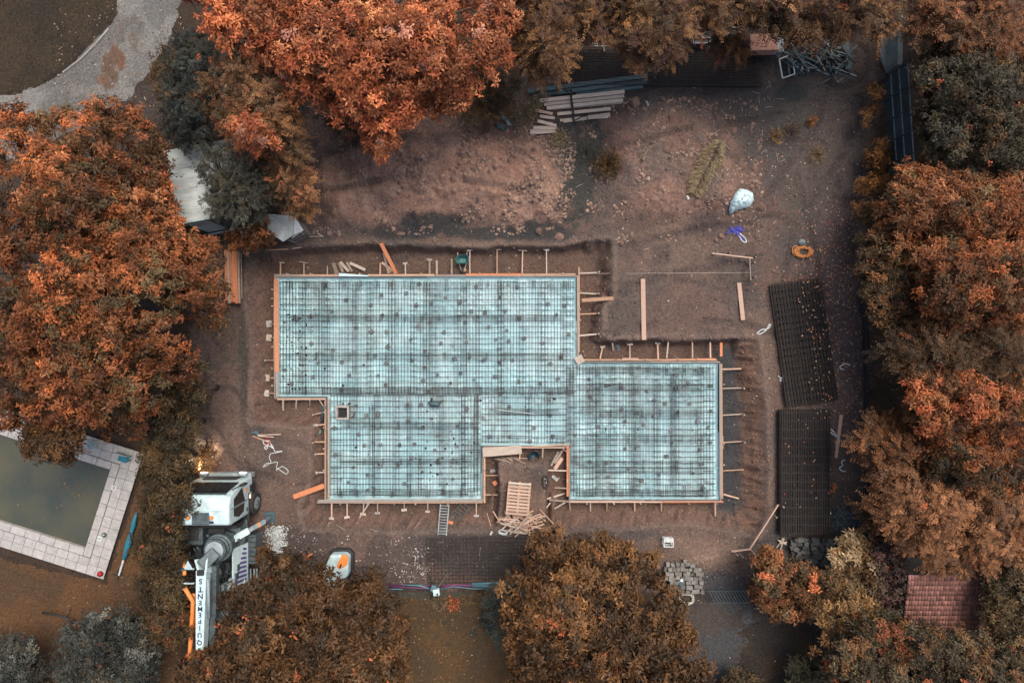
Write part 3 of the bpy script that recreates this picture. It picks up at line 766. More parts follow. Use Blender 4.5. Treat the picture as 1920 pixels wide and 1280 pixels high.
# hairpin bars along the edges
def hair(px, py, dx, dy):
    a = P(px, py, ZU + .05); L_ = .55; d = Vector((dx, dy, 0)); s_ = Vector((-dy, dx, 0)) * .05
    mb = MB().tube([a + d * L_ + s_, a + s_, a - s_, a + d * L_ - s_], .0085, 4)
    tag(mb.build('hairpin_bar', MAT['steel']), 'short U-shaped steel bar hooked in at the slab edge', 'rebar', 'hairpin bars along the slab edges')
for y in range(545, 735, 24): hair(525, y, 1, 0)
for y in range(535, 665, 24): hair(1076, y, -1, 0)
for y in range(705, 925, 22): hair(1340, y, -1, 0); 
for y in range(755, 925, 24): hair(620, y, 1, 0)
for y in range(845, 925, 24): hair(1073, y, 1, 0); hair(900, y, -1, 0)
for x in range(540, 1070, 33): hair(x, 523, 0, -1)
for x in range(635, 895, 33): hair(x, 931, 0, 1)
for x in range(1085, 1335, 33): hair(x, 931, 0, 1); hair(x, 683, 0, -1)

# concrete spacer blocks on the foil
me0 = None
pts = []
for i in range(6000):
    x, y = R.uniform(528, 1338), R.uniform(530, 926)
    if sdist(np.array([x]), np.array([y]), SLAB)[0] < 7: continue
    if 625 < x < 665 and 745 < y < 800: continue
    if min([math.hypot(x - a, y - b) for a, b in pts] + [99]) < 21: continue
    pts.append((x, y))
    if len(pts) >= 165: break
sp = MB().box((0, 0, 0), (.17, .17, .07)).build('spacer_block', MAT['block'], bevel=.015)
for i, (x, y) in enumerate(pts):
    o = sp if i == 0 else sp.copy()
    if i: COL.objects.link(o)
    o.location = P(x, y, ZM + .048); o.rotation_euler.z = R.choice([0, .1, .75, .6, -.1, .4]); k = R.uniform(.75, 1.15); o.scale = (k, k * R.uniform(.8, 1.1), 1)
    tag(o, 'small dark concrete spacer block on the membrane under the mesh', 'spacer block', 'spacer blocks under the mesh')

# crumbs and black scraps on the foil
def stones(name, pts, smin, smax, cols, label, flat=.6, kind='stuff', mat=None, dz=0.0, zf=None):
    """irregular little six-sided lumps, one object"""
    N = len(pts); pts = np.asarray(pts, float)
    base = np.array([[1, 0, 0], [0, 1, 0], [-1, 0, 0], [0, -1, 0], [0, 0, 1], [.7, .7, .55], [-.7, .6, .5], [-.6, -.7, .6], [.65, -.7, .5]])
    fb = [(0, 5, 4), (5, 1, 4), (1, 6, 4), (6, 2, 4), (2, 7, 4), (7, 3, 4), (3, 8, 4), (8, 0, 4), (0, 1, 5), (1, 2, 6), (2, 3, 7), (3, 0, 8)]
    s_ = smin + (smax - smin) * rng.random(N) ** 3
    v = base[None] * (1 + (rng.random((N, 9, 3)) - .5) * .6) * s_[:, None, None] * np.array([1, 1, flat])
    a = rng.random(N) * 6.283; ca, sa = np.cos(a)[:, None], np.sin(a)[:, None]
    st = .6 + .6 * rng.random(N)
    vx, vy = v[..., 0] * st[:, None], v[..., 1]
    v2 = np.stack([vx * ca - vy * sa, vx * sa + vy * ca, v[..., 2]], -1) + pts[:, None, :]
    f = (np.array(fb)[None] + 9 * np.arange(N)[:, None, None]).reshape(-1, 3)
    cc = np.asarray(cols)[rng.integers(0, len(cols), N)] * (.75 + .5 * rng.random((N, 1)))
    c = np.repeat(cc, 9, 0)
    o = np_mesh(name, v2.reshape(-1, 3), f, mat or MAT['stone'], cols=c)
    return tag(o, label, kind=kind)
def pz(px, py, z): k = (H - z) / H / S; return np.stack([(px - 960) * k, (640 - py) * k, np.full(len(px), z)], 1)
xs = np.concatenate([rng.normal(560, 22, 120), rng.normal(850, 40, 60), rng.uniform(540, 1330, 110)]); ys = np.concatenate([rng.uniform(570, 730, 120), rng.normal(860, 30, 60), rng.uniform(690, 925, 110)])
k = sdist(xs, ys, SLAB) > 6
stones('debris_crumbs', pz(xs[k], ys[k], ZM + .02), .02, .07, [(.02, .022, .024), (.05, .045, .04), (.03, .04, .045)], 'dark crumbs and scraps scattered on the membrane', kind='stuff')

# square inspection chamber and its little pipes
ch = thing('inspection_chamber', 'square grey concrete chamber rising through the mesh', 'chamber', P(643, 773, ZM))
c0 = P(643, 773, ZU)
for dx, dy, sx, sy in ((-.27, 0, .09, .66), (.27, 0, .09, .66), (0, .285, .448, .09), (0, -.285, .448, .09)):
    MB().box((c0.x + dx, c0.y + dy, -.30), (sx, sy, .32)).build('wall', MAT['conc'], ch, bevel=.008)
MB().box((c0.x, c0.y, -.425), (.45, .48, .02)).build('bottom', MAT['dark'], ch)
MB().tube([c0 + Vector((.3, .42, -.1)), c0 + Vector((.3, .42, .16))], .045, 10).build('pipe_stub', MAT['dark'], ch)
a = [c0 + Vector((.33 + .22 * math.sin(t), -.05 - .2 * math.cos(t) , -.02)) for t in np.linspace(.2, 1.9, 8)]
MB().tube(a, .035, 8).build('pipe_bend', MAT['mgrey'], ch)

# pieces lying on the mesh
t = thing('watering_can', 'grey-green can lying on the mesh amid dirty footprints', 'can', P(814, 757, ZU + .02))
c0 = P(814, 757, ZU + .13)
MB().tube([c0 + Vector((-.28, .06, 0)), c0 + Vector((-.15, .02, 0)), c0 + Vector((.2, -.02, 0)), c0 + Vector((.26, -.02, 0))], [.05, .13, .14, .1], 12).build('body', MAT['teal'], t, smooth=True)
MB().tube([c0 + Vector((-.12, .1, .03)), c0 + Vector((-.12, .2, .1)), c0 + Vector((-.1, .26, .04))], .05, 8).build('handle', MAT['dark'], t)
MB().tube([c0 + Vector((.2, .0, 0)), c0 + Vector((.34, .12, .06)), c0 + Vector((.42, .2, .06))], [.05, .035, .03], 8).build('spout', MAT['mgrey'], t)
t = tag(MB().tube([P(934, 768, ZU + .04), P(985, 774, ZU + .04), P(1003, 776, ZU + .05)], .017, 6).build('white_rod', MAT['strap']), 'long thin white rod lying across the mesh', 'rod')
t = tag(MB().tube([P(960, 786, ZU + .04), P(974, 789, ZU + .04)], .015, 6).build('white_rod', MAT['strap']), 'very short white rod beside the long white rod', 'rod')
t = tag(MB().tube([P(604, 793, -.46), P(605, 770, -.3), P(607, 764, -.24), P(612, 763, -.24)], .055, 10).build('drain_pipe', MAT['teal'], smooth=True), 'bent grey-blue drain pipe beside the formwork corner', 'pipe')
# ------------------------------------------------------------------ timber lying about
def plank(p0, p1, wd, th, mat, label, cat='plank', group=None, name='plank', dz0=.03, dz1=.03, z0=None, z1=None):
    a = gp(p0[0], p0[1], dz0) if z0 is None else P(p0[0], p0[1], z0)
    b = gp(p1[0], p1[1], dz1) if z1 is None else P(p1[0], p1[1], z1)
    # keep a straight plank clear of the ground between its ends
    for k in range(1, 10):
        q = a.lerp(b, k / 10.); g = gw(q.x, q.y) + th / 2
        if q.z < g:
            dz = g - q.z; a.z += dz; b.z += dz
    return tag(MB().beam(a, b, wd, th).build(name, MAT[mat], bevel=.004), label, cat, group)
plank((714.5, 456), (743, 513), .17, .05, 'orange', 'broad orange plank leaning down into the trench above the slab')
plank((719, 474), (729, 512), .11, .035, 'grey', 'grey plank leaning beside the broad orange plank', dz1=.06)
plank((716, 492), (741, 510), .12, .035, 'pink', 'pinkish offcut lying under the orange plank', 'offcut', dz0=.02, dz1=.02)
plank((731, 509), (738, 505), .06, .03, 'wood', 'tiny pale offcut at the foot of the orange plank', 'offcut')
for i, (a, b, wd, mt, lb) in enumerate([((625, 493), (632, 514), .17, 'grey', 'leftmost short grey board in the trench above the slab'), ((636, 492), (643, 510), .14, 'grey', 'short mauve-grey board second from left in the trench'),
                                        ((638, 491), (654, 509), .13, 'pale', 'pale board crossing in the middle of the short board cluster'), ((650, 492), (660, 509), .11, 'grey', 'narrow grey board behind the pale board cluster'),
                                        ((656, 493), (685, 506), .14, 'pale', 'rightmost board of the cluster, slanting towards the formwork')]):
    plank(a, b, wd, .04, mt, lb, dz0=.05 + .05 * (i % 3), dz1=.05 + .05 * (i % 3))
m = MB(); a = [P(635.5, 512, ZF + .06), P(690, 516.2, ZF + .06), P(690, 518.5, ZF + .06), P(635.5, 518, ZF + .06)]
m.prism([(q.x, q.y) for q in a], ZF + .05, ZF + .09)
tag(m.build('insulation_board', MAT['tarp']), 'white wedge-shaped board lying on the upper formwork edge', 'board')
plank((1091, 563), (1150, 559), .17, .05, 'wood', 'wooden plank bridging the trench beside the right slab edge', z0=-.18, dz1=.05)
plank((1205, 523), (1207, 637), .21, .05, 'pink', 'long pinkish plank lying alone on bare earth')
plank((1385.5, 530), (1393, 600), .2, .05, 'pink', 'shorter dirty plank lying alone near the rotated mesh stack')
plank((1577, 777), (1567, 858), .15, .05, 'pink', 'narrow brown plank beside the straight mesh stack')
plank((552, 930), (609, 909), .23, .05, 'orange', 'orange plank running from the left ground onto the formwork', z1=-.17)
plank((1148, 643), (1150, 657), .08, .03, 'pale', 'small pale stick in the trench above the right slab', 'offcut')
plank((1158, 646), (1160, 657), .15, .03, 'teal', 'small grey-green slate piece in the trench', 'offcut')
plank((905, 848), (978, 842), .42, .03, 'pale', 'wide pale board covering the corner of the notch', 'board', z0=-.17, z1=-.17)
plank((910, 843), (1060, 833), .05, .04, 'wood', 'thin batten along the top of the notch', 'batten', z0=-.2, z1=-.2)
plank((1033, 873), (1047, 846), .10, .08, 'formgrey', 'dark grey board in the notch, left of the pink block', dz0=.06, dz1=.06)
plank((1040, 868), (1056, 842), .11, .06, 'grey', 'slim grey board between dark board and pink block', dz0=.05, dz1=.05)
plank((1040, 879), (1054, 858), .17, .10, 'pink', 'short thick pink timber block in the notch', 'timber block', dz0=.09, dz1=.09)
plank((975, 849), (974, 862), .05, .04, 'wood', 'short upright batten below the wide pale board', 'batten')
for k in range(11):
    x0 = 928 + k * 4; a = R.uniform(-.6, .6)
    plank((x0, R.uniform(855, 858)), (x0 + R.uniform(6, 30), R.uniform(858, 870)), R.uniform(.03, .06), .025, 'grey', 'thin weathered lath in the heap under the wide board', 'lath', 'laths heaped in the notch', 'lath', dz0=.03 + k * .008, dz1=.03 + k * .008)
# batter boards with pegs and string
def batter(name, label, segs, pegs):
    c = gp(*segs[0][0]); t = thing(name, label, 'batter board', c)
    for a, b, mt in segs: MB().beam(gp(a[0], a[1], .45), gp(b[0], b[1], .45), .05, .1).build('rail', MAT[mt], t)
    for x, y in pegs:
        p = gp(x, y, -.05); q = p + Vector((0, 0, .6)); MB().beam(p, q, .06, .06).build('peg', MAT['grey'], t)
batter('batter_board', 'angled batter board with pegs beside the upper right earth bank', [((1335, 475), (1411, 484), 'pink'), ((1405, 485), (1407, 526), 'grey')], [(1337, 476), (1408, 485), (1361, 477), (1406, 495), (1407, 521)])
batter('batter_board', 'long bent batter board at the lower right corner of the pit', [((1459, 945), (1405, 1029), 'pink'), ((1405, 1029), (1371, 1033), 'pink')], [(1459, 944), (1405, 1029), (1374, 1032), (1446, 963), (1384, 1036)])
a, b = P(1084, 513, -.12), gp(1406, 511, .5)
tag(MB().tube([a, a.lerp(b, .5) - Vector((0, 0, .03)), b], .008, 4).build('string_line', MAT['pale']), 'thin string line stretched from slab corner to batter board', 'string')
plank((548, 466), (565, 464), .035, .03, 'pale', 'thin pale batten lying below the small hut', 'batten', dz0=.06, dz1=.06)
plank((498, 469), (540, 467), .05, .03, 'wood', 'pale batten on the pit edge below the shrub', 'batten', dz0=.05, dz1=.05)
plank((570, 444), (604, 443), .03, .03, 'pale', 'thin batten lying right of the small hut', 'batten')
plank((597, 438), (606, 444), .05, .03, 'pale', 'very short batten end beside the spoil heap', 'batten')
plank((452, 475), (454, 560), .04, .06, 'grey', 'thin pole standing along the orange timber stack', 'pole', dz0=.2, dz1=.2)
plank((1480, 1012), (1520, 1010), .07, .03, 'wood', 'brown batten lying below the straight mesh stack', 'batten')

# orange timber stack by the left bank
t = thing('timber_stack', 'stack of bright orange formwork beams beside the left tree', 'timber stack', gp(436, 518))
zb = gp(436, 518).z
for lay_ in range(4):
    for k in range(6):
        x = 424 + k * 4.6
        mt = 'orange' if not (k == 5 or (lay_ == 3 and k == 1)) else 'grey'
        z = zb + .12 + lay_ * .11 + (.006 * k)
        e = R.uniform(-2, 2)
        if lay_ == 3 and k == 5: continue
        MB().beam(P(x + lay_ * .2 - 1, 470 + e, z), P(x + 1.5 + lay_ * .2, 567 + e, z), .105, .1).build('beam', MAT[mt], t, bevel=.006)
for y in (490, 545): MB().beam(P(420, y, zb + .03), P(452, y, zb + .03), .08, .08).build('bearer', MAT['grey'], t)

# weathered planks at the top
for i, (a, b, wd, z) in enumerate([((1012, 189), (1171, 172), .17, .28), ((1020, 196), (1170, 180), .15, .22), ((1025, 203), (1168, 188), .16, .20), ((1028, 205), (1166, 192), .12, .08), ((1045, 214), (1145, 204), .15, .16), ((1056, 227), (1144, 215), .19, .08), ((1050, 226), (1140, 219), .12, .03)]):
    plank(a, b, wd, .05, 'pale', 'weathered pale plank, %s from the top edge of the strapped pile' % ORD[i], 'plank', 'weathered planks in the strapped pile', 'timber_plank', dz0=z, dz1=z)
for i, (a, b, wd, z) in enumerate([((1008, 227), (1043, 236), .14, .22), ((994, 248), (1042, 244), .24, .08), ((1000, 240), (1043, 240), .16, .14), ((1012, 218), (1040, 222), .14, .1)]):
    plank(a, b, wd, .06, 'pale', ['slanting upper short plank in the pile by the dry weeds', 'widest lowest short plank in the pile by the dry weeds', 'middle short plank in the pile by the dry weeds', 'short plank end nearest the strapped pile by the dry weeds'][i], 'plank', 'short planks by the dry weeds', 'timber_plank', dz0=z, dz1=z)
plank((1004, 207), (1036, 214), .13, .08, 'pink', 'reddish beam end between the two plank piles', 'beam', dz0=.15, dz1=.15)
m = MB(); m.tube([gp(1058, 168, .35), gp(1064, 172, .45), gp(1071, 168, .4), gp(1071, 185, .36), gp(1074, 205, .3), gp(1076, 228, .14)], .05, 6, flat=.4)
tag(m.build('dark_strap', MAT['rubber']), 'dark strap looped over the pale plank pile', 'strap')
m = MB(); m.tube([gp(1078, 226, .2), gp(1090, 219, .2), gp(1102, 217, .2), gp(1101, 226, .2)], .025, 5)
tag(m.build('cable_end', MAT['dark']), 'loose dark cable end on the lowest pale plank', 'cable')
for i, (a, b, wd, z) in enumerate([((990, 172), (1214, 143), .2, .1), ((1045, 175), (1215, 153), .18, .08), ((1080, 178), (1205, 163), .16, .05), ((1000, 180), (1120, 165), .14, .03)]):
    t = thing('steel_beam', ['topmost long teal steel beam above the pale planks', 'second teal steel beam from the top, above the pale planks', 'teal steel beam lying nearest to the pale planks', 'short teal steel beam half hidden by the plank pile'][i], 'beam', gp(*a))
    p, q = gp(*a, z + .05), gp(*b, z + .05); p.z = q.z = max(p.z, q.z)
    for dz in (-.06, .06): MB().beam(p + Vector((0, 0, dz)), q + Vector((0, 0, dz)), wd, .018).build('flange', MAT['teal'], t)
    MB().beam(p, q, .02, .1).build('web', MAT['teal'], t)

# ------------------------------------------------------------------ stacked mesh
def mesh_stack(cx, cy, wx, wy, rz, n, z0, label, group, sx=.15, sy=.3, r=.009, jit=.05):
    c = gp(cx, cy)
    for k in range(n):
        cc = Vector((c.x + R.uniform(-jit, jit), c.y + R.uniform(-jit, jit), c.z + z0 + k * .026))
        rebar_sheet(-wx / 2, wx / 2, -wy / 2, wy / 2, 0, sx, sy, r, (label % (ORD[n - 1 - k] + ' mesh sheet')), group, 'blackm', 'stacked_mesh_sheet', rz + R.uniform(-.006, .006), cc, under=wy > wx)
mesh_stack(1502, 641, 2.32, 5.7, math.radians(8.2), 12, .06, '%s from the top of the tilted leaf-strewn black mesh stack', 'mesh sheets in the tilted stack', sx=.15, sy=.3, jit=.09)
mesh_stack(1502, 882, 2.25, 5.75, 0, 14, .06, '%s from the top of the straight black mesh stack near the pit', 'mesh sheets in the straight stack', sx=.11, sy=.4, r=.011, jit=.06)
mesh_stack(1240, 130, 9.3, 1.7, 0.0, 6, .08, '%s from the top of the long dark mesh stack under the conifers', 'mesh sheets under the conifers', sx=.3, sy=.12, r=.009)
mesh_stack(905, 1046, 5.2, 2.2, .01, 2, .07, '%s from the top of the dark mesh lying behind the tripod', 'mesh sheets behind the conduits', sx=.17, sy=.17, r=.0075)

# slatted steel grating beside the setts
t = thing('steel_grating', 'dark slatted grating lying below the sett pile', 'grating', gp(1375, 1117))
zz = gp(1375, 1117).z + .07
for k in range(24):
    x = 1316 + k * 6; MB().beam(P(x, 1106, zz), P(x + 14, 1130, zz), .045, .05).build('slat', MAT['mgrey' if k > 1 else 'dark'], t)
for y, o_ in ((1108, 1), (1130, 14)): MB().beam(P(1315 + o_, y, zz - .04), P(1458 + o_, y, zz - .04), .04, .025).build('rail', MAT['mgrey'], t)

# ------------------------------------------------------------------ pallets and scrap wood
c = gp(972, 932); rz = math.radians(-5)
for k in range(4):
    w_, l_ = 1.05, 1.34
    off = Vector((R.uniform(-.02, .02), R.uniform(-.01, .01) + (.14 if k == 2 else 0), c.z + .02 + k * .15))
    t = thing('wooden_pallet', ['bottom wooden pallet of the stack in the notch', 'second wooden pallet up in the stack', 'third wooden pallet, sticking out above the top one', 'top wooden pallet of the stack in the notch'][k], 'pallet', Vector((c.x, c.y, 0)) + off, 'pallets stacked in the notch')
    O = Vector((c.x, c.y, 0)) + off
    t_r = rz + R.uniform(-.012, .012)
    for j in range(9):
        MB().box(O + Vector((0, -l_ / 2 + .06 + j * (l_ - .12) / 8, .125)), (w_, .085, .022)).build('deck_board', MAT['pink' if k == 3 else 'pale'], t)
    for x in (-w_ / 2 + .05, 0, w_ / 2 - .05):
        MB().box(O + Vector((x, 0, .065)), (.09, l_, .09)).build('stringer', MAT['wood'], t)
        MB().box(O + Vector((x, 0, .012)), (.1, l_, .018)).build('bottom_board', MAT['pale'], t)
    t.rotation_euler.z = t_r
base = gp(970, 978)
for k in range(62):
    x, y = R.gauss(972, 17), R.gauss(977, 8); L_ = R.uniform(12, 42); a = R.choice([R.uniform(-.35, .35), R.uniform(-.9, -.4), R.uniform(.5, 1.3)])
    p0, p1 = (x - L_ / 2 * math.cos(a), y - L_ / 2 * math.sin(a)), (x + L_ / 2 * math.cos(a), y + L_ / 2 * math.sin(a))
    h_ = max(0.03, .42 * (1 - ((x - 972) / 42) ** 2 - ((y - 977) / 26) ** 2)) * R.random() + .03
    plank(p0, p1, R.uniform(.035, .08), R.uniform(.025, .05), R.choice(['pink', 'pale', 'wood', 'pink']), 'splintered stick of scrap wood heaped below the pallets', 'scrap wood', 'scrap sticks below the pallets', 'scrap_stick', dz0=h_ + R.uniform(-.02, .05), dz1=h_ + R.uniform(-.02, .05))
for k in range(5):
    plank((947 + k * 4, 994 + k), (1000 - k * 3, 997 + k * .8), .05, .03, 'pale', 'splintered stick of scrap wood heaped below the pallets', 'scrap wood', 'scrap sticks below the pallets', 'scrap_stick', dz0=.04 + .02 * k, dz1=.04 + .02 * k)

# ladders
def ladder(p0, p1, wd, n, label, mat='lgrey', dz=(.1, .1)):
    a, b = gp(*p0, dz[0]), gp(*p1, dz[1]); d = (b - a); s_ = d.normalized().cross(Vector((0, 0, 1))).normalized() * wd / 2
    t = thing('ladder', label, 'ladder', a)
    for e in (-1, 1): MB().beam(a + s_ * e, b + s_ * e, .04, .07).build('rail', MAT[mat], t)
    for k in range(n):
        q = a + d * ((k + .5) / n); MB().beam(q - s_, q + s_, .035, .035).build('rung', MAT[mat], t)
ladder((834, 945), (829, 1003), .40, 11, 'grey aluminium ladder leaning against the lower slab edge', dz=(.4, .08))
ladder((876, 944), (852, 970), .45, 5, 'dark wide-stepped ladder section beside the aluminium ladder', 'mgrey', dz=(.35, .1))
# ------------------------------------------------------------------ small things on the site
# wheelbarrow
c = gp(868, 492)
t = thing('wheelbarrow', 'green wheelbarrow tipped in the trench above the slab', 'wheelbarrow', c)
m = MB(); z0 = c.z + .25
top = [(-.33, .05), (-.18, .24), (.24, .26), (.33, .1), (.27, -.16), (-.24, -.18)]
bot = [(x * .55, y * .5) for x, y in top]
n = len(top)
vs = [(c.x + x, c.y + y + .05, z0 + .28) for x, y in top] + [(c.x + x, c.y + y + .05, z0) for x, y in bot]
m.add(vs, [(i, (i + 1) % n, (i + 1) % n + n, i + n) for i in range(n)] + [tuple(range(n, 2 * n))])
o = m.build('tray', MAT['barrow'], t); sol = o.modifiers.new('s', 'SOLIDIFY'); sol.thickness = .015
m = MB()
for e in (-1, 1): m.tube([(c.x + e * .22, c.y + .42, z0 + .18), (c.x + e * .2, c.y, z0 - .02), (c.x + e * .06, c.y - .42, z0 - .12)], .02, 6)
m.build('frame', MAT['pale'], t)
m = MB(); m.tube([(c.x - .04, c.y - .45, z0 - .1), (c.x + .04, c.y - .45, z0 - .1)], .17, 14); m.build('wheel', MAT['rubber'], t)
m = MB(); m.tube([(c.x - .2, c.y + .3, c.z), (c.x - .2, c.y + .25, z0)], .018, 6); m.tube([(c.x + .2, c.y + .3, c.z), (c.x + .2, c.y + .25, z0)], .018, 6); m.build('leg', MAT['dark'], t)
MB().box(gp(870, 506, .03), (.22, .18, .05), .5).build('rag', MAT['wood'], t)

def lathe(c, prof, n=20):
    m = MB(); vs = []; fs = []
    for r, z in prof:
        for k in range(n): a = 2 * math.pi * k / n; vs.append((c.x + r * math.cos(a), c.y + r * math.sin(a), c.z + z))
    for i in range(len(prof) - 1):
        for k in range(n): fs.append((i * n + k, i * n + (k + 1) % n, (i + 1) * n + (k + 1) % n, (i + 1) * n + k))
    return m.add(vs, fs)
c = gp(1001, 853)
t = thing('bucket', 'dark navy builder bucket in the notch', 'bucket', c)
lathe(c, [(0.001, .02), (.2, .02), (.25, .36), (.265, .37), (.24, .36), (.19, .06), (.001, .05)]).build('pail', MAT['navy'], t, smooth=True)
a = [c + Vector((.25 * math.cos(q), .25 * math.sin(q) * .5 - .05, .36 + .1 * math.sin(q))) for q in np.linspace(3.3, 6.1, 10)]
MB().tube(a, .01, 5).build('handle', MAT['mgrey'], t)
o = tag(MB().box(gp(1040.5, 896, .03), (.32, .12, .03), -.75).build('printed_card', MAT['strap']), 'small white printed card lying in the notch', 'card')
ORI[o.name] = o.location.copy()
for k in (-.09, -.03, .03, .09):
    q = o.location + Vector((k * .73, -k * .68, .032)); MB().box(q, (.03, .07, .004), -.75 + .2).build('print_mark', MAT['ink'], o)
m = MB(); q = gp(928, 905, .08); m.box(q, (.2, .22, .14), .5); tag(m.build('clay_block', MAT['orange'], bevel=.015), 'single small orange block in the left of the notch', 'block')
for (x, y) in ((921, 883), (926, 882)): tag(MB().box(gp(x, y, .05), (.12, .16, .1), R.random()).build('rubble_piece', MAT['conc'], bevel=.02), 'pale rubble chunk left of the notch mound', 'rubble', 'pale rubble chunks in the notch')
m = MB(); q = gp(1022, 903, .08)
m.tube([q + Vector((.12 * math.cos(a) + .02 * R.random(), .28 * math.sin(a), .03 * math.sin(3 * a))) for a in np.linspace(0, 6.0, 18)], .05, 6)
tag(m.build('plastic_bag', MAT['rubber'], smooth=True), 'crumpled black plastic bag beside the notch mound', 'bag')
m = MB(); m.tube([gp(1021, 897, .14), gp(1025, 899, .16), gp(1024, 906, .15)], .022, 5); tag(m.build('white_tape', MAT['strap']), 'scrap of white tape on the black plastic bag', 'tape')
m = MB(); m.box(gp(845, 979, .04), (.24, .14, .07), -.2); tag(m.build('clay_brick', MAT['orange'], bevel=.01), 'single orange brick beside the ladder foot', 'brick')
plank((913, 961), (920, 985), .03, .02, 'wood', 'thin reddish stick left of the scrap heap', 'stick')
tag(MB().box(gp(921, 999, .03), (.08, .18, .04), -.5).build('paper_scrap', MAT['strap']), 'white scrap of paper below the thin reddish stick', 'paper')
def ropes(name, label, cat, pts, r, mat='strap', dz=.03, sm=True):
    P3 = [gp(x, y, dz) for x, y in pts]
    if sm and len(P3) > 2:
        out = []
        for i in range(len(P3) - 1):
            p0, p1, p2, p3 = P3[max(i - 1, 0)], P3[i], P3[i + 1], P3[min(i + 2, len(P3) - 1)]
            for k in range(5):
                u = k / 5.; out.append(.5 * ((2 * p1) + (p2 - p0) * u + (2 * p0 - 5 * p1 + 4 * p2 - p3) * u * u + (3 * p1 - p0 - 3 * p2 + p3) * u ** 3))
        out.append(P3[-1]); P3 = out
    return tag(MB().tube(P3, r, 6, flat=.5).build(name, MAT[mat], smooth=True), label, cat)
ropes('white_rope', 'white rope tangle below the scrap wood heap', 'rope', [(935, 996), (942, 999), (950, 1000), (947, 995), (938, 993), (936, 999), (948, 1002), (953, 994), (958, 990)], .03)
ropes('white_strap', 'white webbing loop left of the tilted mesh stack', 'strap', [(1419, 625), (1428, 618), (1440, 616), (1445, 608), (1441, 610), (1436, 619), (1425, 626), (1419, 625)], .03)
ropes('white_strap', 'white webbing knot at the lower left of the tilted stack', 'strap', [(1459, 704), (1466, 710), (1472, 702), (1466, 709), (1462, 713), (1470, 714), (1464, 708), (1470, 708)], .03)
ropes('white_strap', 'white webbing scrap at the right edge of the tilted stack', 'strap', [(1544, 592), (1549, 595), (1542, 601), (1546, 607), (1552, 600), (1547, 594)], .026)
ropes('white_strap', 'hooked white strap between tilted stack and right trees', 'strap', [(1594, 684), (1585, 682), (1576, 686), (1576, 691), (1583, 692)], .03)
ropes('white_strap', 'white zigzag strap next to the narrow brown plank', 'strap', [(1549, 812), (1552, 803), (1560, 806), (1567, 814), (1568, 818), (1558, 810), (1553, 806), (1562, 815)], .03)
ropes('white_strap', 'curved white strap below the narrow brown plank', 'strap', [(1584, 861), (1578, 866), (1580, 872), (1574, 877), (1580, 883), (1586, 883)], .03)
ropes('white_strap', 'white strap loop hanging off the blue strap pile', 'strap', [(1382, 433), (1390, 440), (1398, 448), (1399, 454), (1392, 452), (1385, 440), (1380, 431)], .03)
t = thing('blue_webbing', 'crumpled blue webbing beside the earth mound', 'webbing', gp(1379, 431))
for k in range(16):
    x, y = R.gauss(1378, 6), R.gauss(430, 3.5); a = R.random() * 3.1
    q = [gp(x + L_ * math.cos(a + L_ * .1), y + L_ * math.sin(a) * .6, .05 + .02 * (k % 4)) for L_ in (-6, -2, 2, 6)]
    MB().tube(q, .04, 5, flat=.3).build('band', MAT['bluep'], t)
MB().tube([gp(1384, 437, .05), gp(1391, 445, .04), gp(1397, 452, .04)], .035, 5, flat=.3).build('band', MAT['bluep'], t)
# orange hose coil
c = gp(1504, 473)
t = thing('hose_coil', 'coil of orange hose on leaf-strewn earth', 'hose', c)
m = MB(); pts = []
for k in range(220):
    a = k / 220 * 2 * math.pi * 7; rr = .25 + .08 * math.sin(k * .7 + .003 * k * k) + .03 * (k % 40) / 40
    pts.append(c + Vector((rr * 1.35 * math.cos(a) + .03 * math.sin(k * .11), rr * .82 * math.sin(a), .03 + .025 * (k / 40.))))
m.tube(pts, .022, 6); m.build('loops', MAT['hose'], t, smooth=True)
pts = [c + Vector((-.32 + .17 * math.cos(a), .06 + .24 * math.sin(a), .05)) for a in np.linspace(0, 6.2, 20)]
MB().tube(pts, .02, 6).build('loose_loop', MAT['hose'], t, smooth=True)
c = gp(1502, 455); t = thing('plastic_jug', 'small grey plastic jug above the orange hose coil', 'jug', c)
lathe(c, [(.001, .24), (.04, .24), (.05, .18), (.14, .14), (.16, .05), (.15, 0)], 14).build('body', MAT['lgrey'], t, smooth=True)
MB().tube([c + Vector((.05, -.1, .2)), c + Vector((.12, -.12, .2)), c + Vector((.13, -.12, .1))], .018, 6).build('handle', MAT['lgrey'], t)
# big white bag / tarpaulin on the mound
def blobmesh(name, c, poly, hgt, mat, label, cat, seed=3, res=26, crease=.12):
    xs = [p[0] for p in poly]; ys = [p[1] for p in poly]
    ax = np.linspace(min(xs) - 3, max(xs) + 3, res * 2); ay = np.linspace(min(ys) - 3, max(ys) + 3, res * 2)
    mx, my = np.meshgrid(ax, ay); mx, my = mx.ravel(), my.ravel(); d = sdist(mx, my, poly)
    dm = d.max(); t_ = np.clip(d / (dm * .75), 0, 1)
    zz = hgt * np.sqrt(np.maximum(1 - (1 - t_) ** 2, 0)) + (np.abs(vn(mx / 6., my / 6., seed) - .5) * 2 - .5) * crease * t_ + (np.abs(vn(mx / 3. + my / 7., my / 5., seed + 3) - .5)) * crease * t_
    nx = len(ax); ii = np.arange((len(ay) - 1) * (nx - 1)); a = (ii // (nx - 1)) * nx + ii % (nx - 1)
    f = np.stack([a, a + nx, a + nx + 1, a + 1], 1); f = f[(d[f] > 0).sum(1) >= 3]
    wx, wy = (mx - 960) / 40., (640 - my) / 40.
    g = gh(mx, my)
    v = np.stack([wx, wy, g + .01 + zz], 1)
    o = np_mesh(name, v, f, mat, smooth=True)
    return tag(o, label, cat)
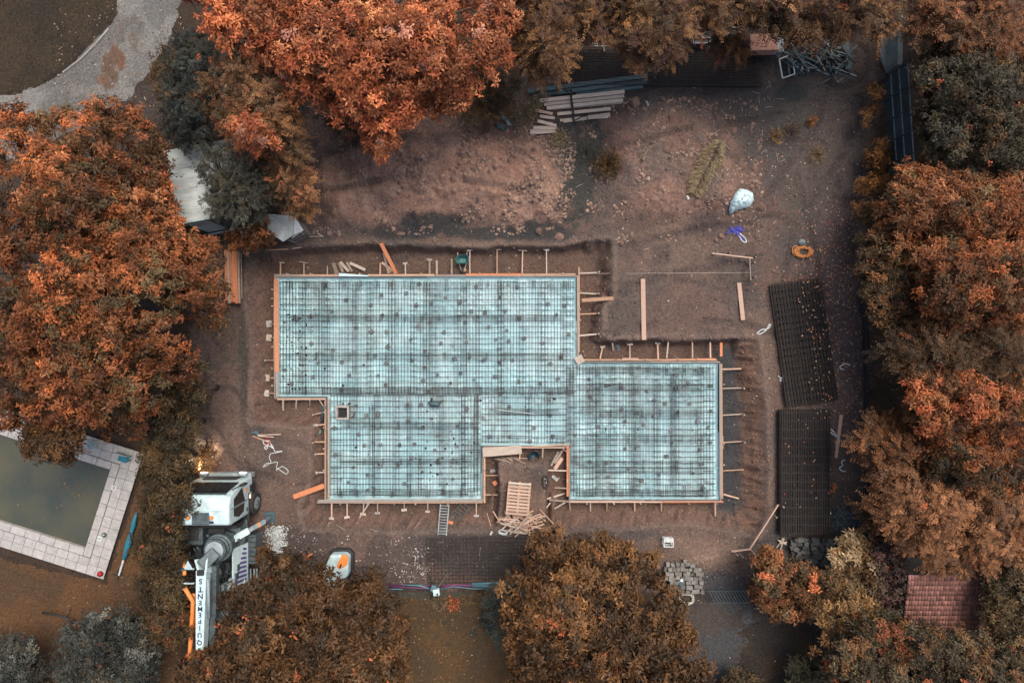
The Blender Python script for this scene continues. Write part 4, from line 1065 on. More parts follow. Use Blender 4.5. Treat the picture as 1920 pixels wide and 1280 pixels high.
blobmesh('tarpaulin_bag', None, [(1362, 383), (1370, 368), (1381, 357), (1395, 357), (1409, 363), (1411, 378), (1404, 390), (1388, 394), (1374, 398), (1366, 405), (1362, 398)], .45, MAT['tarp'], 'bulging white tarpaulin bag on the edge of the earth mound', 'bag')
blobmesh('plastic_sheet', None, [(930, 208), (937, 204), (948, 220), (960, 236), (952, 240), (946, 230), (935, 222)], .2, MAT['lgrey'], 'crumpled grey-blue plastic sheet beside the dry weeds', 'plastic sheet', 8, 14)
blobmesh('plastic_sheet', None, [(928, 236), (940, 232), (950, 240), (945, 250), (930, 246)], .18, MAT['teal'], 'small dark teal plastic scrap below the crumpled sheet', 'plastic sheet', 9, 12)
blobmesh('plastic_scrap', None, [(548, 204), (556, 196), (568, 200), (572, 212), (560, 222), (550, 216)], .25, MAT['navy'], 'dark teal plastic scrap under the maple branches', 'plastic scrap', 10, 12)
blobmesh('plastic_scrap', None, [(1208, 189), (1214, 190), (1217, 200), (1212, 203)], .08, MAT['lgrey'], 'thin pale plastic scrap at the top of the mound', 'plastic scrap', 11, 10)
blobmesh('plastic_scrap', None, [(1281, 372), (1285, 370), (1288, 377), (1284, 381)], .08, MAT['strap'], 'small white scrap at the foot of the pale weed', 'plastic scrap', 12, 10)
blobmesh('tarpaulin', None, [(1608, 1002), (1616, 1000), (1626, 1008), (1622, 1016), (1612, 1012)], .2, MAT['tealp'], 'bright teal tarpaulin corner beside the dark gravel heap', 'tarpaulin', 13, 12)
# sawhorse-like surveying stand with ropes
c = gp(482, 815)
t = thing('sledgehammer_rack', 'grey tool heads with long wooden handles lying on bare earth', 'hand tool', c)
MB().tube([gp(471, 811, .06), gp(486, 811, .06)], .07, 10).build('head', MAT['mgrey'], t)
MB().tube([gp(478, 808, .05), gp(484, 814, .05)], .09, 12).build('head', MAT['teal'], t)
MB().beam(gp(482, 815, .06), gp(526, 814, .06), .05, .04).build('handle', MAT['pale'], t)
MB().beam(gp(474, 817, .05), gp(508, 830, .05), .05, .04).build('handle', MAT['wood'], t)
MB().beam(gp(484, 817, .08), gp(513, 819, .08), .04, .03).build('handle', MAT['pale'], t)
t = thing('spool_reel', 'small red line reel between the tool handles', 'reel', gp(502, 825))
for e in (-2, 2): MB().beam(gp(502 + e, 817, .1), gp(502 + e * 1.6, 833, .06), .03, .03).build('side', MAT['red'], t)
MB().beam(gp(498, 826, .1), gp(506, 826, .1), .04, .03).build('axle', MAT['strap'], t)
ropes('white_rope', 'long tangled white rope trailing from the hand tools', 'rope', [(493, 826), (495, 832), (501, 834), (506, 830), (512, 838), (516, 846), (529, 845), (520, 848), (508, 850), (505, 858), (508, 866), (500, 872), (493, 875), (500, 868), (508, 868), (520, 866), (518, 877), (524, 877), (530, 874), (540, 882), (536, 888), (522, 879), (518, 882)], .018)
ropes('white_rope', 'short white rope coil under the hand tools', 'rope', [(498, 836), (502, 838), (499, 842), (496, 838), (503, 835), (512, 840), (508, 834)], .022)
# blue cap beside lower left formwork
tag(MB().tube([gp(597, 809, .03), gp(597, 809, .12)], .14, 14).build('green_disc', MAT['barrow'], bevel=.02), 'dark green round disc in the trench by the left formwork', 'disc')
# white machine under tree
c = gp(628, 1068)
t = thing('mini_dumper', 'small white machine with orange corner, half hidden by brown leaves', 'machine', c)
pl = [(602, 1078), (618, 1041), (645, 1040), (653, 1046), (652, 1078), (641, 1098), (620, 1108)]
MB().prism([W2(q, .9) for q in pl], c.z + .35, c.z + .88).build('body', MAT['white'], t, bevel=.09)
MB().prism([W2(q, .9) for q in [(600, 1080), (616, 1038), (648, 1037), (657, 1046), (656, 1082), (640, 1102)]], c.z + .12, c.z + .36).build('skirt', MAT['dark'], t, bevel=.04)
MB().prism([W2(q, .92) for q in [(640, 1041), (647, 1040.5), (652.5, 1046), (650, 1060), (636, 1068), (630, 1062)]], c.z + .80, c.z + .91).build('orange_cover', MAT['opipe'], t, bevel=.03)
MB().prism([W2(q, .92) for q in [(638, 1057), (641, 1057), (639, 1064), (636, 1064)]], c.z + .9, c.z + .94).build('latch', MAT['dark'], t)
for x, y in ((608, 1080), (650, 1080), (622, 1045), (648, 1045)): MB().tube([gp(x - 2, y, .17), gp(x + 3, y, .17)], .17, 12).build('wheel', MAT['rubber'], t)
# conduits and tripod with blue box
def conduit(label, mat, pts, r=.035):
    q = [gp(x, y, .05 + r + e) for x, y, e in pts]; tag(MB().tube(q, r, 8).build('conduit', MAT[mat], smooth=True), label, 'conduit')
conduit('magenta conduit running left of the tripod', 'magenta', [(722, 1098, .05), (770, 1101, .05), (810, 1103, .1)])
conduit('dark magenta conduit second from top, left of the tripod', 'magenta', [(722, 1095, .02), (760, 1096, .02), (812, 1098, .08)], .03)
conduit('magenta conduit arching right of the tripod', 'magenta', [(824, 1101, .1), (845, 1097, .06), (890, 1097, .05), (925, 1100, .02)], .04)
conduit('dark magenta conduit second from top, right of the tripod', 'magenta', [(826, 1098, .1), (850, 1095, .04), (888, 1096, .02)], .03)
conduit('pale blue conduit slanting down to the tripod', 'cyanp', [(756, 1096, .04), (785, 1097, .08), (810, 1104, .12)], .035)
conduit('pale blue conduit lowest on the left', 'cyanp', [(724, 1104, .02), (755, 1104, .02)], .03)
conduit('pale blue conduit curving below the right magenta pipe', 'cyanp', [(826, 1104, .08), (850, 1099, .05), (885, 1103, .02), (920, 1103, .02)], .03)
conduit('upper of the two thick blue pipes on the right', 'cyanp', [(884, 1094, .03), (960, 1092, .03)], .06)
conduit('lower of the two thick blue pipes on the right', 'cyanp', [(886, 1097.5, .03), (960, 1100, .03)], .06)
conduit('thin green line behind the tripod', 'barrow', [(776, 1095, .02), (800, 1097, .05)], .02)
c = gp(820, 1101)
t = thing('tripod_stand', 'pale blue box on a dark three-legged stand across the conduits', 'tripod', c)
MB().box(c + Vector((.02, 0, .5)), (.3, .3, .2), .15).build('head_box', MAT['white'], t, bevel=.03)
MB().box(c + Vector((-.12, .16, .48)), (.24, .3, .16), -.3).build('side_box', MAT['cyanp'], t, bevel=.03)
MB().tube([c + Vector((.08, -.05, .6)), c + Vector((.08, -.05, .66))], .04, 10).build('knob', MAT['dark'], t)
for (x, y) in ((801, 1073), (840, 1072), (807, 1122)): MB().beam(c + Vector((0, .05, .45)), gp(x, y, .02), .05, .05).build('leg', MAT['dark'], t)
MB().beam(c + Vector((.15, .1, .45)), gp(832, 1096, .04), .03, .03).build('leg', MAT['mgrey'], t)
c = gp(966, 1082); t = thing('plastic_crate', 'dark blue-grey crate at the edge of the centre tree', 'crate', c)
MB().box(c + Vector((0, 0, .02)), (.6, .5, .03), .1).build('base', MAT['teal'], t)
for dx, dy, sx, sy in ((-.29, 0, .03, .5), (.29, 0, .03, .5), (0, .24, .55, .03), (0, -.24, .55, .03)): MB().box(c + Vector((dx, dy, .19)), (sx, sy, .3), .1).build('side', MAT['teal'], t)
ropes('tan_rope', 'tan rope end beside the blue pipes under the centre tree', 'rope', [(920, 1101), (930, 1104), (948, 1105), (955, 1100)], .025, 'cream')
# paving setts: two piles
sm = MB().box((0, 0, 0), (.2, .2, .15)).build('paving_sett', MAT['sett'], bevel=.018); first = True
sets = []
for r_ in range(6):
    for k in range(9):
        x, y = 1247 + k * 8 + R.uniform(-1, 1) + (r_ % 2) * 3, 1066 + r_ * 8.2 + R.uniform(-1, 1)
        if x > 1315 or (r_ > 2 and x < 1255): continue
        sets.append((x, y, .08)); 
        if R.random() < .75 and r_ < 6: sets.append((x + R.uniform(-1, 1), y + R.uniform(-1, 1), .235))
sets += [(1251 + k * 9.2, 1057 + R.uniform(-1.5, 1.5), .08) for k in range(6)] + [(1283, 1051, .08)]
for i, (x, y, dz) in enumerate(sets):
    o = sm if i == 0 else sm.copy()
    if i: COL.objects.link(o)
    o.location = gp(x, y, dz); o.rotation_euler = (R.uniform(-.06, .06), R.uniform(-.06, .06), R.gauss(0, .1)); o.scale = (R.uniform(.8, 1.2), R.uniform(.8, 1.05), 1)
    tag(o, 'grey-brown paving sett in the pile on the sandy patch', 'sett', 'setts piled on the sandy patch')
dm = MB().box((0, 0, 0), (.22, .21, .15)).build('paving_sett', MAT['dsett'], bevel=.018)
i = 0
for r_ in range(7):
    for k in range(11):
        x, y = 1484 + k * 8 + R.uniform(-1.5, 1.5) + (r_ % 2) * 3, 1012 + r_ * 7.5 + R.uniform(-1.5, 1.5)
        if r_ > 4 and k < 3: continue
        for dz in ((.08,) if R.random() < .4 else (.08, .235)):
            o = dm if i == 0 else dm.copy()
            if i: COL.objects.link(o)
            i += 1
            o.location = gp(x, y, dz); o.rotation_euler = (R.uniform(-.08, .08), R.uniform(-.08, .08), R.gauss(0, .2)); o.scale = (R.uniform(.75, 1.2), R.uniform(.75, 1.05), 1)
            tag(o, 'dark grey sett in the pile near the cream-leaved shrub', 'sett', 'dark setts piled by the shrub')
c = gp(1275, 1096, .3); t = thing('blue_bottle', 'blue and white bottle lying on the sett pile', 'bottle', c)
MB().tube([c + Vector((.03, .2, .05)), c + Vector((0, .08, .05)), c + Vector((-.06, -.14, .05))], [.07, .09, .09], 10).build('body', MAT['teal'], t, smooth=True)
MB().tube([c + Vector((.04, .2, .06)), c + Vector((.06, .3, .06))], [.09, .06], 10).build('cap', MAT['white'], t)
MB().tube([c + Vector((-.06, -.16, .05)), c + Vector((-.1, -.32, .05))], [.09, .08], 10).build('label_end', MAT['cyanp'], t, smooth=True)
t = thing('cream_hose', 'cream hose coiled below the sett pile', 'hose', gp(1288, 1122))
pts = [gp(1288 + (13 + 3 * math.sin(k * .37)) * math.cos(k * .42), 1122 + (10 + 2.5 * math.cos(k * .53)) * math.sin(k * .42), .04 + .002 * k) for k in range(70)]
MB().tube(pts, .022, 6).build('loops', MAT['cream'], t, smooth=True)
MB().tube([gp(1275, 1133, .04), gp(1268, 1130, .04), gp(1262, 1120, .04)], .022, 6).build('free_end', MAT['cream'], t, smooth=True)
# white open crate
c = gp(1250, 1013); t = thing('white_frame_crate', 'white open box frame on the bank below the right slab', 'crate', c)
w_, d_, h_ = .42, .34, .34
for sx in (-1, 1):
    for sy in (-1, 1): MB().box(c + Vector((sx * w_ / 2, sy * d_ / 2, h_ / 2)), (.05, .05, h_)).build('post', MAT['strap'], t)
for z in (.03, h_):
    for sy in (-1, 1): MB().box(c + Vector((0, sy * d_ / 2, z)), (w_ + .04, .045, .045)).build('rail', MAT['strap'], t)
    for sx in (-1, 1): MB().box(c + Vector((sx * w_ / 2, 0, z + .001)), (.045, d_ - .05, .045)).build('rail', MAT['strap'], t)
MB().box(c + Vector((0, d_ / 2 - .03, h_ + .02)), (w_, .2, .02)).build('panel', MAT['strap'], t)
# trestle by dark setts
t = thing('trestle', 'pale wooden trestle fallen beside the dark sett pile', 'trestle', gp(1468, 1020))
for a, b in (((1470, 1008), (1460, 1040)), ((1468, 1008), (1456, 1026)), ((1459, 1012), (1474, 1020)), ((1462, 1018), (1475, 1016))): MB().beam(gp(*a, .2), gp(*b, .06), .05, .05).build('leg', MAT['pale'], t)
ropes('white_bag_scrap', 'small teal-white scrap at the left edge of the orange shrub', 'scrap', [(1444, 1068), (1448, 1062), (1446, 1070)], .05, 'lgrey')
tag(MB().box(gp(1555, 962, .04), (.16, .1, .04), .5).build('paper_scrap', MAT['strap']), 'white scrap at the corner of the straight mesh stack', 'paper')
# scrap metal, chair frame, cardboard under the conifers
def bent(name, label, cat, pts, r, mat, dzs): 
    return tag(MB().tube([gp(x, y, d) for (x, y), d in zip(pts, dzs)], r, 6).build(name, MAT[mat]), label, cat)
t = thing('scrap_heap_frame', 'white bent metal frame at the left end of the scrap heap', 'metal frame', gp(1475, 125))
for a, b in (((1461, 112), (1467, 147)), ((1467, 147), (1490, 139)), ((1490, 139), (1484, 102)), ((1461, 112), (1484, 102))): MB().beam(gp(*a, .25), gp(*b, .25), .05, .05).build('bar', MAT['strap'], t)
for k in range(95):
    x, y = R.uniform(1478, 1592), R.gauss(112, 17); L_ = R.uniform(14, 48); a = R.gauss(.45, .5) if R.random() < .7 else R.uniform(0, 3.1)
    p, q = (x - L_ / 2 * math.cos(a), y - L_ / 2 * math.sin(a)), (x + L_ / 2 * math.cos(a), y + L_ / 2 * math.sin(a))
    h1, h2 = R.uniform(.03, .5), R.uniform(.03, .5)
    o = MB().beam(gp(*p, h1), gp(*q, h2), R.uniform(.03, .09), R.uniform(.03, .06)).build('scrap_bar', MAT[R.choice(['mgrey', 'teal', 'dark', 'mgrey', 'lgrey'] if R.random() < .35 else ['mgrey', 'teal', 'dark'])])
    tag(o, 'dark metal bar in the scrap heap under the conifers', 'scrap metal', 'metal bars in the scrap heap')
bent('steel_rod', 'long pale rod sticking out right of the scrap heap', 'rod', [(1560, 125), (1606, 143)], .025, 'strap', [.2, .05])
plank((1585, 78), (1592, 130), .3, .03, 'teal', 'grey-green metal sheet at the right end of the scrap heap', 'metal sheet', dz0=.3, dz1=.3)
c = gp(1430, 90); t = thing('cardboard_box', 'pinkish flattened box with white end under the conifers', 'box', c)
MB().box(P(1428, 84, .5), (1.25, .75, .5), .02).build('carton', MAT['card'], t, bevel=.02)
MB().box(P(1455, 82, .5), (.08, .8, .52), .02).build('white_end', MAT['strap'], t, bevel=.01)
MB().box(P(1462, 86, .4), (.2, .75, .4), .02).build('grey_end', MAT['lgrey'], t, bevel=.01)
def cart(x0, y0, x1, y1, label):
    c = gp((x0 + x1) / 2, (y0 + y1) / 2); t = thing('garden_cart', label, 'cart', c)
    z = .55
    MB().prism([W2(q, z) for q in ((x0, y0), (x1, y0), (x1, y1), (x0, y1))], z - .1, z - .06).build('tray', MAT['dark'], t)
    q = [P(x0, y0, z), P(x1, y0, z), P(x1, y1 - 4, z), P(x1 - 4, y1, z), P(x0, y1, z), P(x0, y0, z)]
    MB().tube(q, .035, 8).build('rim', MAT['strap'], t)
    MB().beam(P(x0, (y0 + y1) / 2 + 3, z), P(x1, (y0 + y1) / 2 + 3, z), .05, .04).build('crossbar', MAT['lgrey'], t)
    for x in (x0 + 3, x1 - 3): MB().beam(P(x, y1 - 4, z - .1), gp(x, y1 - 4), .04, .04).build('leg', MAT['mgrey'], t)
cart(1300, 55, 1332, 81, 'white-rimmed cart tray poking out under the conifers')
cart(1356, 52, 1388, 68, 'second grey-rimmed cart tray right of the white-rimmed one')
blobmesh('tarpaulin', None, [(1360, 20), (1385, 8), (1400, 14), (1396, 45), (1376, 50), (1362, 40)], .6, MAT['teal'], 'dark teal tarpaulin glimpsed through the conifer branches', 'tarpaulin', 21, 14)
t = thing('garden_chair', 'white folding chair frame under the conifer branches', 'chair', gp(1120, 85))
for a, b in (((1108, 82), (1140, 83)), ((1108, 86), (1138, 87)), ((1131, 80), (1133, 96)), ((1136, 80), (1138, 95))): MB().beam(gp(*a, .4), gp(*b, .3), .035, .03).build('bar', MAT['strap'], t)
tag(MB().box(gp(1065, 86, .2), (.5, .2, .3), .1).build('white_carton', MAT['strap'], bevel=.02), 'small white carton half under the left conifer', 'carton')
# pool terrace things
c = P(182, 830, .02); t = thing('stool', 'round grey-blue stool on the pool terrace', 'stool', c)
MB().tube([c + Vector((0, 0, .36)), c + Vector((0, 0, .42))], .2, 18).build('seat', MAT['lgrey'], t, bevel=.02)
for a in (0.6, 2.2, 3.7, 5.3): MB().beam(c + Vector((.14 * math.cos(a), .14 * math.sin(a), .36)), c + Vector((.18 * math.cos(a), .18 * math.sin(a), 0)), .03, .03).build('leg', MAT['lgrey'], t)
c = P(238, 857, .02); t = thing('pool_chair', 'teal plastic low chair at the far corner of the terrace', 'chair', c)
MB().box(c + Vector((0, 0, .3)), (.42, .3, .05), -.3).build('seat', MAT['tealp'], t, bevel=.02)
MB().box(c + Vector((.06, .22, .45)), (.55, .06, .3), -.3).build('backrest', MAT['lgrey'], t, bevel=.02)
for dx, dy in ((-.16, -.05), (.16, -.12), (-.1, .14), (.2, .05)): MB().box(c + Vector((dx, dy, .15)), (.06, .06, .28)).build('leg', MAT['tealp'], t)
for (x, y), lb in (((214, 914), 'white square skimmer lid on the right pool edge, farther up'), ((187, 1009), 'white square skimmer lid lower on the right pool edge')):
    c = P(x, y, .02); t = thing('skimmer_lid', lb, 'lid', c)
    MB().box(c + Vector((0, 0, .014)), (.24, .24, .025), -.3).build('plate', MAT['strap'], t, bevel=.006)
    MB().tube([c + Vector((0, 0, .026)), c + Vector((0, 0, .036))], .06, 14).build('ring', MAT['conc'], t)
c = P(196, 1002, .02); t = thing('tap_valve', 'small grey valve beside the lower skimmer lid', 'valve', c)
lathe(c, [(.11, 0), (.1, .06), (.04, .1), (.001, .1)], 14).build('body', MAT['mgrey'], t, smooth=True); MB().tube([c + Vector((0, 0, .1)), c + Vector((.04, .04, .14))], .03, 8).build('knob', MAT['strap'], t)
c = P(190, 1074, .02); t = thing('red_ball', 'crumpled dark red ball on the terrace corner', 'ball', c)
lathe(c, [(.001, .2), (.09, .18), (.13, .1), (.11, .03), (.001, 0)], 16).build('skin', MAT['red'], t, smooth=True); MB().tube([c + Vector((0, 0, .19)), c + Vector((.01, .01, .23))], .02, 6).build('valve', MAT['dark'], t)
# closed parasol lying on the lawn
t = thing('closed_parasol', 'closed blue parasol with steel pole lying on the lawn', 'parasol', gp(235, 1020))
q = lambda x, y, z: P(x, y, z)
MB().tube([q(256, 960, .2), q(252, 975, .22), q(250, 985, .22), q(247, 997, .16), q(245, 1003, .22), q(240, 1022, .24), q(234, 1044, .16), q(231, 1050, .08)], [.04, .09, .11, .07, .11, .135, .09, .05], 12).build('canopy', MAT['tealp'], t, smooth=True)
MB().tube([q(232, 1048, .13), q(223, 1078, .12)], .045, 10).build('pole', MAT['strap'], t)
for a in (0, 1.57): MB().beam(q(221, 1076, .1) + Vector((.2 * math.cos(a), .2 * math.sin(a), 0)), q(221, 1076, .1) - Vector((.2 * math.cos(a), .2 * math.sin(a), 0)), .04, .04).build('foot_bar', MAT['dark'], t)
# curved black tube left
t = thing('black_tube_frame', 'curved black tube stand on the left lawn', 'tube stand', gp(125, 1165))
MB().tube([gp(x, y, z) for x, y, z in ((80, 1148, .3), (106, 1152, .5), (122, 1158, .55), (135, 1168, .5), (144, 1185, .1))], .045, 8).build('arch', MAT['dark'], t, smooth=True)
MB().beam(gp(118, 1178, .03), gp(133, 1140, .03), .06, .05).build('foot', MAT['dark'], t)
MB().beam(gp(126, 1159, .03), gp(126, 1159, .55), .05, .05).build('post', MAT['dark'], t)
# right edging, fence, wall
pts = [(1618, 424), (1640, 424), (1621, 440), (1621, 500), (1618, 560), (1621, 640), (1621, 720), (1622, 800), (1622, 880), (1624, 945), (1640, 952)]
m = MB(); pts = [(1621, 440), (1620, 500), (1617.5, 560), (1621, 640), (1621, 720), (1622, 800), (1622, 880), (1624, 940), (1640, 950)]
for a, b in zip(pts[:-1], pts[1:]): m.beam(gp(*a, .12), gp(*b, .12), .03, .34)
tag(m.build('garden_edging', MAT['dark']), 'thin black edging strip along the right tree line', 'edging')
t = thing('panel_fence', 'tall dark panel fence with pale rails at the right boundary', 'fence', P(1660, 250, 0))
fa, fb = P(1655, 150, 0), P(1668, 350, 0); nseg = 5; hh = 1.75
for k in range(nseg + 1):
    q = fa.lerp(fb, k / nseg); MB().beam(Vector((q.x, q.y, 0)), Vector((q.x + .0, q.y, hh + .06)), .07, .07).build('post', MAT['mgrey'], t)
for k in range(nseg):
    a, b = fa.lerp(fb, (k + .03) / nseg), fa.lerp(fb, (k + .97) / nseg)
    for j in range(3):
        z0, z1 = .05 + j * hh / 3, .03 + (j + 1) * hh / 3
        MB().beam(Vector((a.x + .03, a.y, (z0 + z1) / 2)), Vector((b.x + .03, b.y, (z0 + z1) / 2)), .02, z1 - z0 - .03).build('panel', MAT['fence'], t)
for z in (hh / 3 + .02, 2 * hh / 3 + .02, hh + .03): MB().beam(Vector((fa.x - .012, fa.y, z)), Vector((fb.x - .012, fb.y, z)), .03, .05).build('rail', MAT['lgrey'], t)
t = thing('boundary_wall', 'low blue-grey rendered wall with rusty top rail at the upper right', 'wall', P(1672, 60, 0))
a, b = P(1668, -60, 0), P(1664, 138, 0)
MB().beam(a + Vector((0, 0, .45)), b + Vector((0, 0, .45)), .22, .9).build('render', M('blue_render', (.24, .29, .29), (.15, .16, .15), scale=1.5), t)
MB().beam(a + Vector((.1, 0, 1.5)), b + Vector((.1, 0, 1.5)), .05, .06).build('rail', MAT['mgrey'], t)
for k in range(5): q = a.lerp(b, k / 4.); MB().beam(q + Vector((.1, 0, .9)), q + Vector((.1, 0, 1.5)), .05, .05).build('post', MAT['mgrey'], t)
m = MB(); m.prism([W2(q) for q in [(1648, -60), (1664, -60), (1663, 140), (1650, 110), (1647, 60)]], -.05, .06)
tag(m.build('concrete_path', M('path_concrete', (.22, .26, .265), (.13, .145, .145), scale=1.2)), 'blue-grey concrete strip beside the upper right wall', kind='structure')
# ------------------------------------------------------------------ sheds
zr = 2.3
t = thing('garden_shed', 'pale grey metal-roofed shed half hidden under dark foliage', 'shed', P(381, 433, 0))
NW, SW, SE, NE = (308, 283), (337, 418), (470, 392), (440, 258)
def lerp2(a, b, f): return (a[0] + (b[0] - a[0]) * f, a[1] + (b[1] - a[1]) * f)
for k in range(7):
    a, b = lerp2(NW, SW, k / 7.), lerp2(NW, SW, (k + 1) / 7. - .003); d, c_ = lerp2(NE, SE, k / 7.), lerp2(NE, SE, (k + 1) / 7. - .003)
    zz = zr + .004 * (k % 2)
    MB().prism([W2(q, zr) for q in (a, b, c_, d)], zz - .03, zz).build('roof_sheet', MAT['zinc'], t)
w0, w1, w2 = Vector((*W2((340, 416), zr), 0)), Vector((*W2((468, 391), zr), 0)), Vector((*W2((311, 284), zr), 0))
def wallseg(a, b, z0, z1, mat, nm='wall'): MB().beam(Vector((a.x, a.y, (z0 + z1) / 2)), Vector((b.x, b.y, (z0 + z1) / 2)), .06, z1 - z0).build(nm, mat, t)
wallseg(w0, w0.lerp(w1, .3), 0, zr - .04, MAT['zinc']); wallseg(w0.lerp(w1, .72), w1, 0, zr - .04, MAT['zinc']); wallseg(w0, w2, 0, zr - .04, MAT['zinc'])
wallseg(w0.lerp(w1, .3) + Vector((.02, .03, 0)), w0.lerp(w1, .72) + Vector((.02, .03, 0)), 0, zr - .05, MAT['teal'], 'shade_panel')  # dark sheet painted in for the shaded interior of the open front
dv = Vector((0, -.07, 0))
MB().beam(w0 + dv + Vector((0, 0, zr - .03)), w1 + dv + Vector((0, 0, zr - .03)), .05, .09).build('gutter', MAT['white'], t)
MB().beam(w0 + Vector((-.09, .05, zr + .0)), w2 + Vector((-.09, 0, zr + .0)), .06, .1).build('fascia', MAT['pale'], t)
MB().beam(w0 + dv * 2, w0.lerp(w1, .66) + dv * 2, .06, .08).build('sill', MAT['white'], t)
# hut
t = thing('small_hut', 'little hut with two pale tilted roof panels and slatted walls', 'hut', P(534, 428, 0))
zh = 1.5
A_, B_, C_, D_, E_ = P(503, 401, zh - .15), P(551, 405, zh), P(550, 440, zh), P(531, 453, zh - .2), P(500, 433, zh - .25)
m = MB(); vs = [A_, B_, C_, D_, E_]; vs2 = [v - Vector((0, 0, .04)) for v in vs]
m.add(vs + vs2, [(0, 4, 3, 2, 1), (5, 6, 7, 8, 9)] + [(i, (i + 1) % 5, (i + 1) % 5 + 5, i + 5) for i in range(5)]); m.build('roof_panel', MAT['hut'], t)
F_, G_ = P(569, 432, zh - .3), P(546, 448, zh - .3)
m = MB(); vs = [B_ + Vector((.02, 0, .01)), F_, G_, C_ + Vector((.02, 0, .01))]; vs2 = [v - Vector((0, 0, .04)) for v in vs]
m.add(vs + vs2, [(0, 3, 2, 1), (4, 5, 6, 7)] + [(i, (i + 1) % 4, (i + 1) % 4 + 4, i + 4) for i in range(4)]); m.build('roof_panel', MAT['hut'], t)
ring = [P(508, 406, zh), P(548, 408, zh), P(563, 430, zh), P(532, 447, zh), P(506, 430, zh)]
for a, b in zip(ring, ring[1:] + ring[:1]):
    n = max(3, int((b - a).length / .11))
    for k in range(n):
        q = a.lerp(b, (k + .5) / n); MB().box((q.x, q.y, .42), (.055, .055, .84)).build('slat', MAT['formgrey'], t)
MB().beam(P(562, 433, .8), P(570, 440, .75), .06, .05).build('rail_end', MAT['pale'], t)
# tiled garage roof bottom right
t = thing('garden_house', 'small garden house with a dusty red clay tile roof', 'house', P(1770, 1130, 0))
a0, b0 = P(1704, 1078, 2.5), P(1836, 1180, 2.1)
x0, x1, y1, y0 = a0.x, b0.x, a0.y, b0.y
MB().prism([(x0 + .15, y0 + .15), (x1 - .15, y0 + .15), (x1 - .15, y1 - .15), (x0 + .15, y1 - .15)], 0, 2.02).build('wall', MAT['conc'], t)
m = MB(); m.add([(x0, y0, 2.06), (x1, y0, 2.06), (x1, y1, 2.46), (x0, y1, 2.46), (x0, y0, 2.03), (x1, y0, 2.03), (x1, y1, 2.43), (x0, y1, 2.43)], [(0, 1, 2, 3), (7, 6, 5, 4), (0, 4, 5, 1), (1, 5, 6, 2), (2, 6, 7, 3), (3, 7, 4, 0)])
roof = m.build('roof', MAT['dark'], t)
nr, nc = 11, 26; tw, tl = (x1 - x0) / nc, (y1 - y0) / nr
vs, fs = [], []
for j in (0, 1):
    for i in range(7):
        u = i / 6.; vs.append((-tw / 2 + tw * u, -tl * .56 if j == 0 else tl * .56, .012 + .028 * math.sin(u * math.pi) ** .8 + (.03 if j == 0 else 0)))
for i in range(6): fs.append((i, i + 1, i + 8, i + 7))
n = len(vs); vs += [(x, y, z - .014) for x, y, z in vs[:7]]
for i in range(6): fs.append((n + i, n + i + 1, i + 1, i))
tm = bpy.data.meshes.new('tile'); tm.from_pydata(vs, [], fs); tm.materials.append(MAT['tile'])
tm.polygons.foreach_set('use_smooth', [True] * len(tm.polygons))
sl = math.atan2(.4, y1 - y0)
for r_ in range(nr):
    for c_ in range(nc):
        o = bpy.data.objects.new('tile', tm); COL.objects.link(o); o.parent = roof
        f = (r_ + .5) / nr
        o.location = Vector((x0 + (c_ + .5) * tw + R.uniform(-.004, .004), y0 + (y1 - y0) * f, 2.065 + .4 * f)) - ORI[t.name]
        o.rotation_euler = (sl, 0, R.uniform(-.02, .02))
# ------------------------------------------------------------------ concrete pump truck
XC, XL, XR = -13.05, -14.25, -11.85
tr = thing('concrete_pump_truck', 'white concrete pump truck with folded boom, headlights lit', 'truck', (XC, -10.5, 0))
prof = [(-6.2, .62), (-6.16, 1.2), (-6.2, 1.7), (-6.5, 2.72), (-6.62, 2.86), (-7.2, 2.96), (-7.72, 2.9), (-7.78, 2.7), (-7.78, .95), (-7.1, .95), (-6.95, .62)]
cab = MB().extrude_x(prof, XL + .03, XR - .03).build('cab', MAT['white'], tr, bevel=.17)
cab.modifiers['bevel'].segments = 5; cab.data.polygons.foreach_set('use_smooth', [True] * len(cab.data.polygons)); cab.modifiers['bevel'].angle_limit = math.radians(20)
MB().box((XC, -7.12, 2.962), (1.9, .014, .012)).build('roof_seam', MAT['lgrey'], tr)
# windscreen, roof hatch, roof lamps, side window, door_seam
def plate(vs, mat, name, parent, th=.02, n=None):
    vs = [Vector(v) for v in vs]; nn = (vs[1] - vs[0]).cross(vs[2] - vs[0]).normalized() * th if n is None else Vector(n) * th
    k = len(vs); m = MB().add([v + nn for v in vs] + [v - nn for v in vs], [tuple(range(k)), tuple(range(k, 2 * k))[::-1]] + [(i, i + k, (i + 1) % k + k, (i + 1) % k) for i in range(k)])
    return m.build(name, mat, parent)
plate([(XL + .16, -6.2, 1.72), (XR - .16, -6.2, 1.72), (XR - .3, -6.47, 2.66), (XL + .3, -6.47, 2.66)], MAT['glass'], 'windscreen', tr, .025)
for x in (-13.5, -12.9): MB().tube([(x, -6.17, 1.72), (x + .28, -6.3, 2.2)], .015, 5).build('wiper', MAT['dark'], tr)
MB().box((XC, -6.46, 2.70), (1.9, .10, .03), 0, .8).build('sun_visor', MAT['mgrey'], tr)
plate([(XR - .02, -6.42, 1.75), (XR - .02, -7.05, 1.45), (XR - .02, -7.05, 2.5), (XR - .02, -6.72, 2.5)], MAT['glass'], 'side_window', tr, .012, (1, 0, 0))
plate([(XR - .02, -7.13, 1.5), (XR - .02, -7.5, 1.6), (XR - .02, -7.6, 2.05), (XR - .02, -7.45, 2.5), (XR - .02, -7.13, 2.5)], MAT['glass'], 'side_window', tr, .012, (1, 0, 0))
MB().box((XR - .025, -7.09, 1.9), (.012, .02, 1.7)).build('door_seam', MAT['dark'], tr)
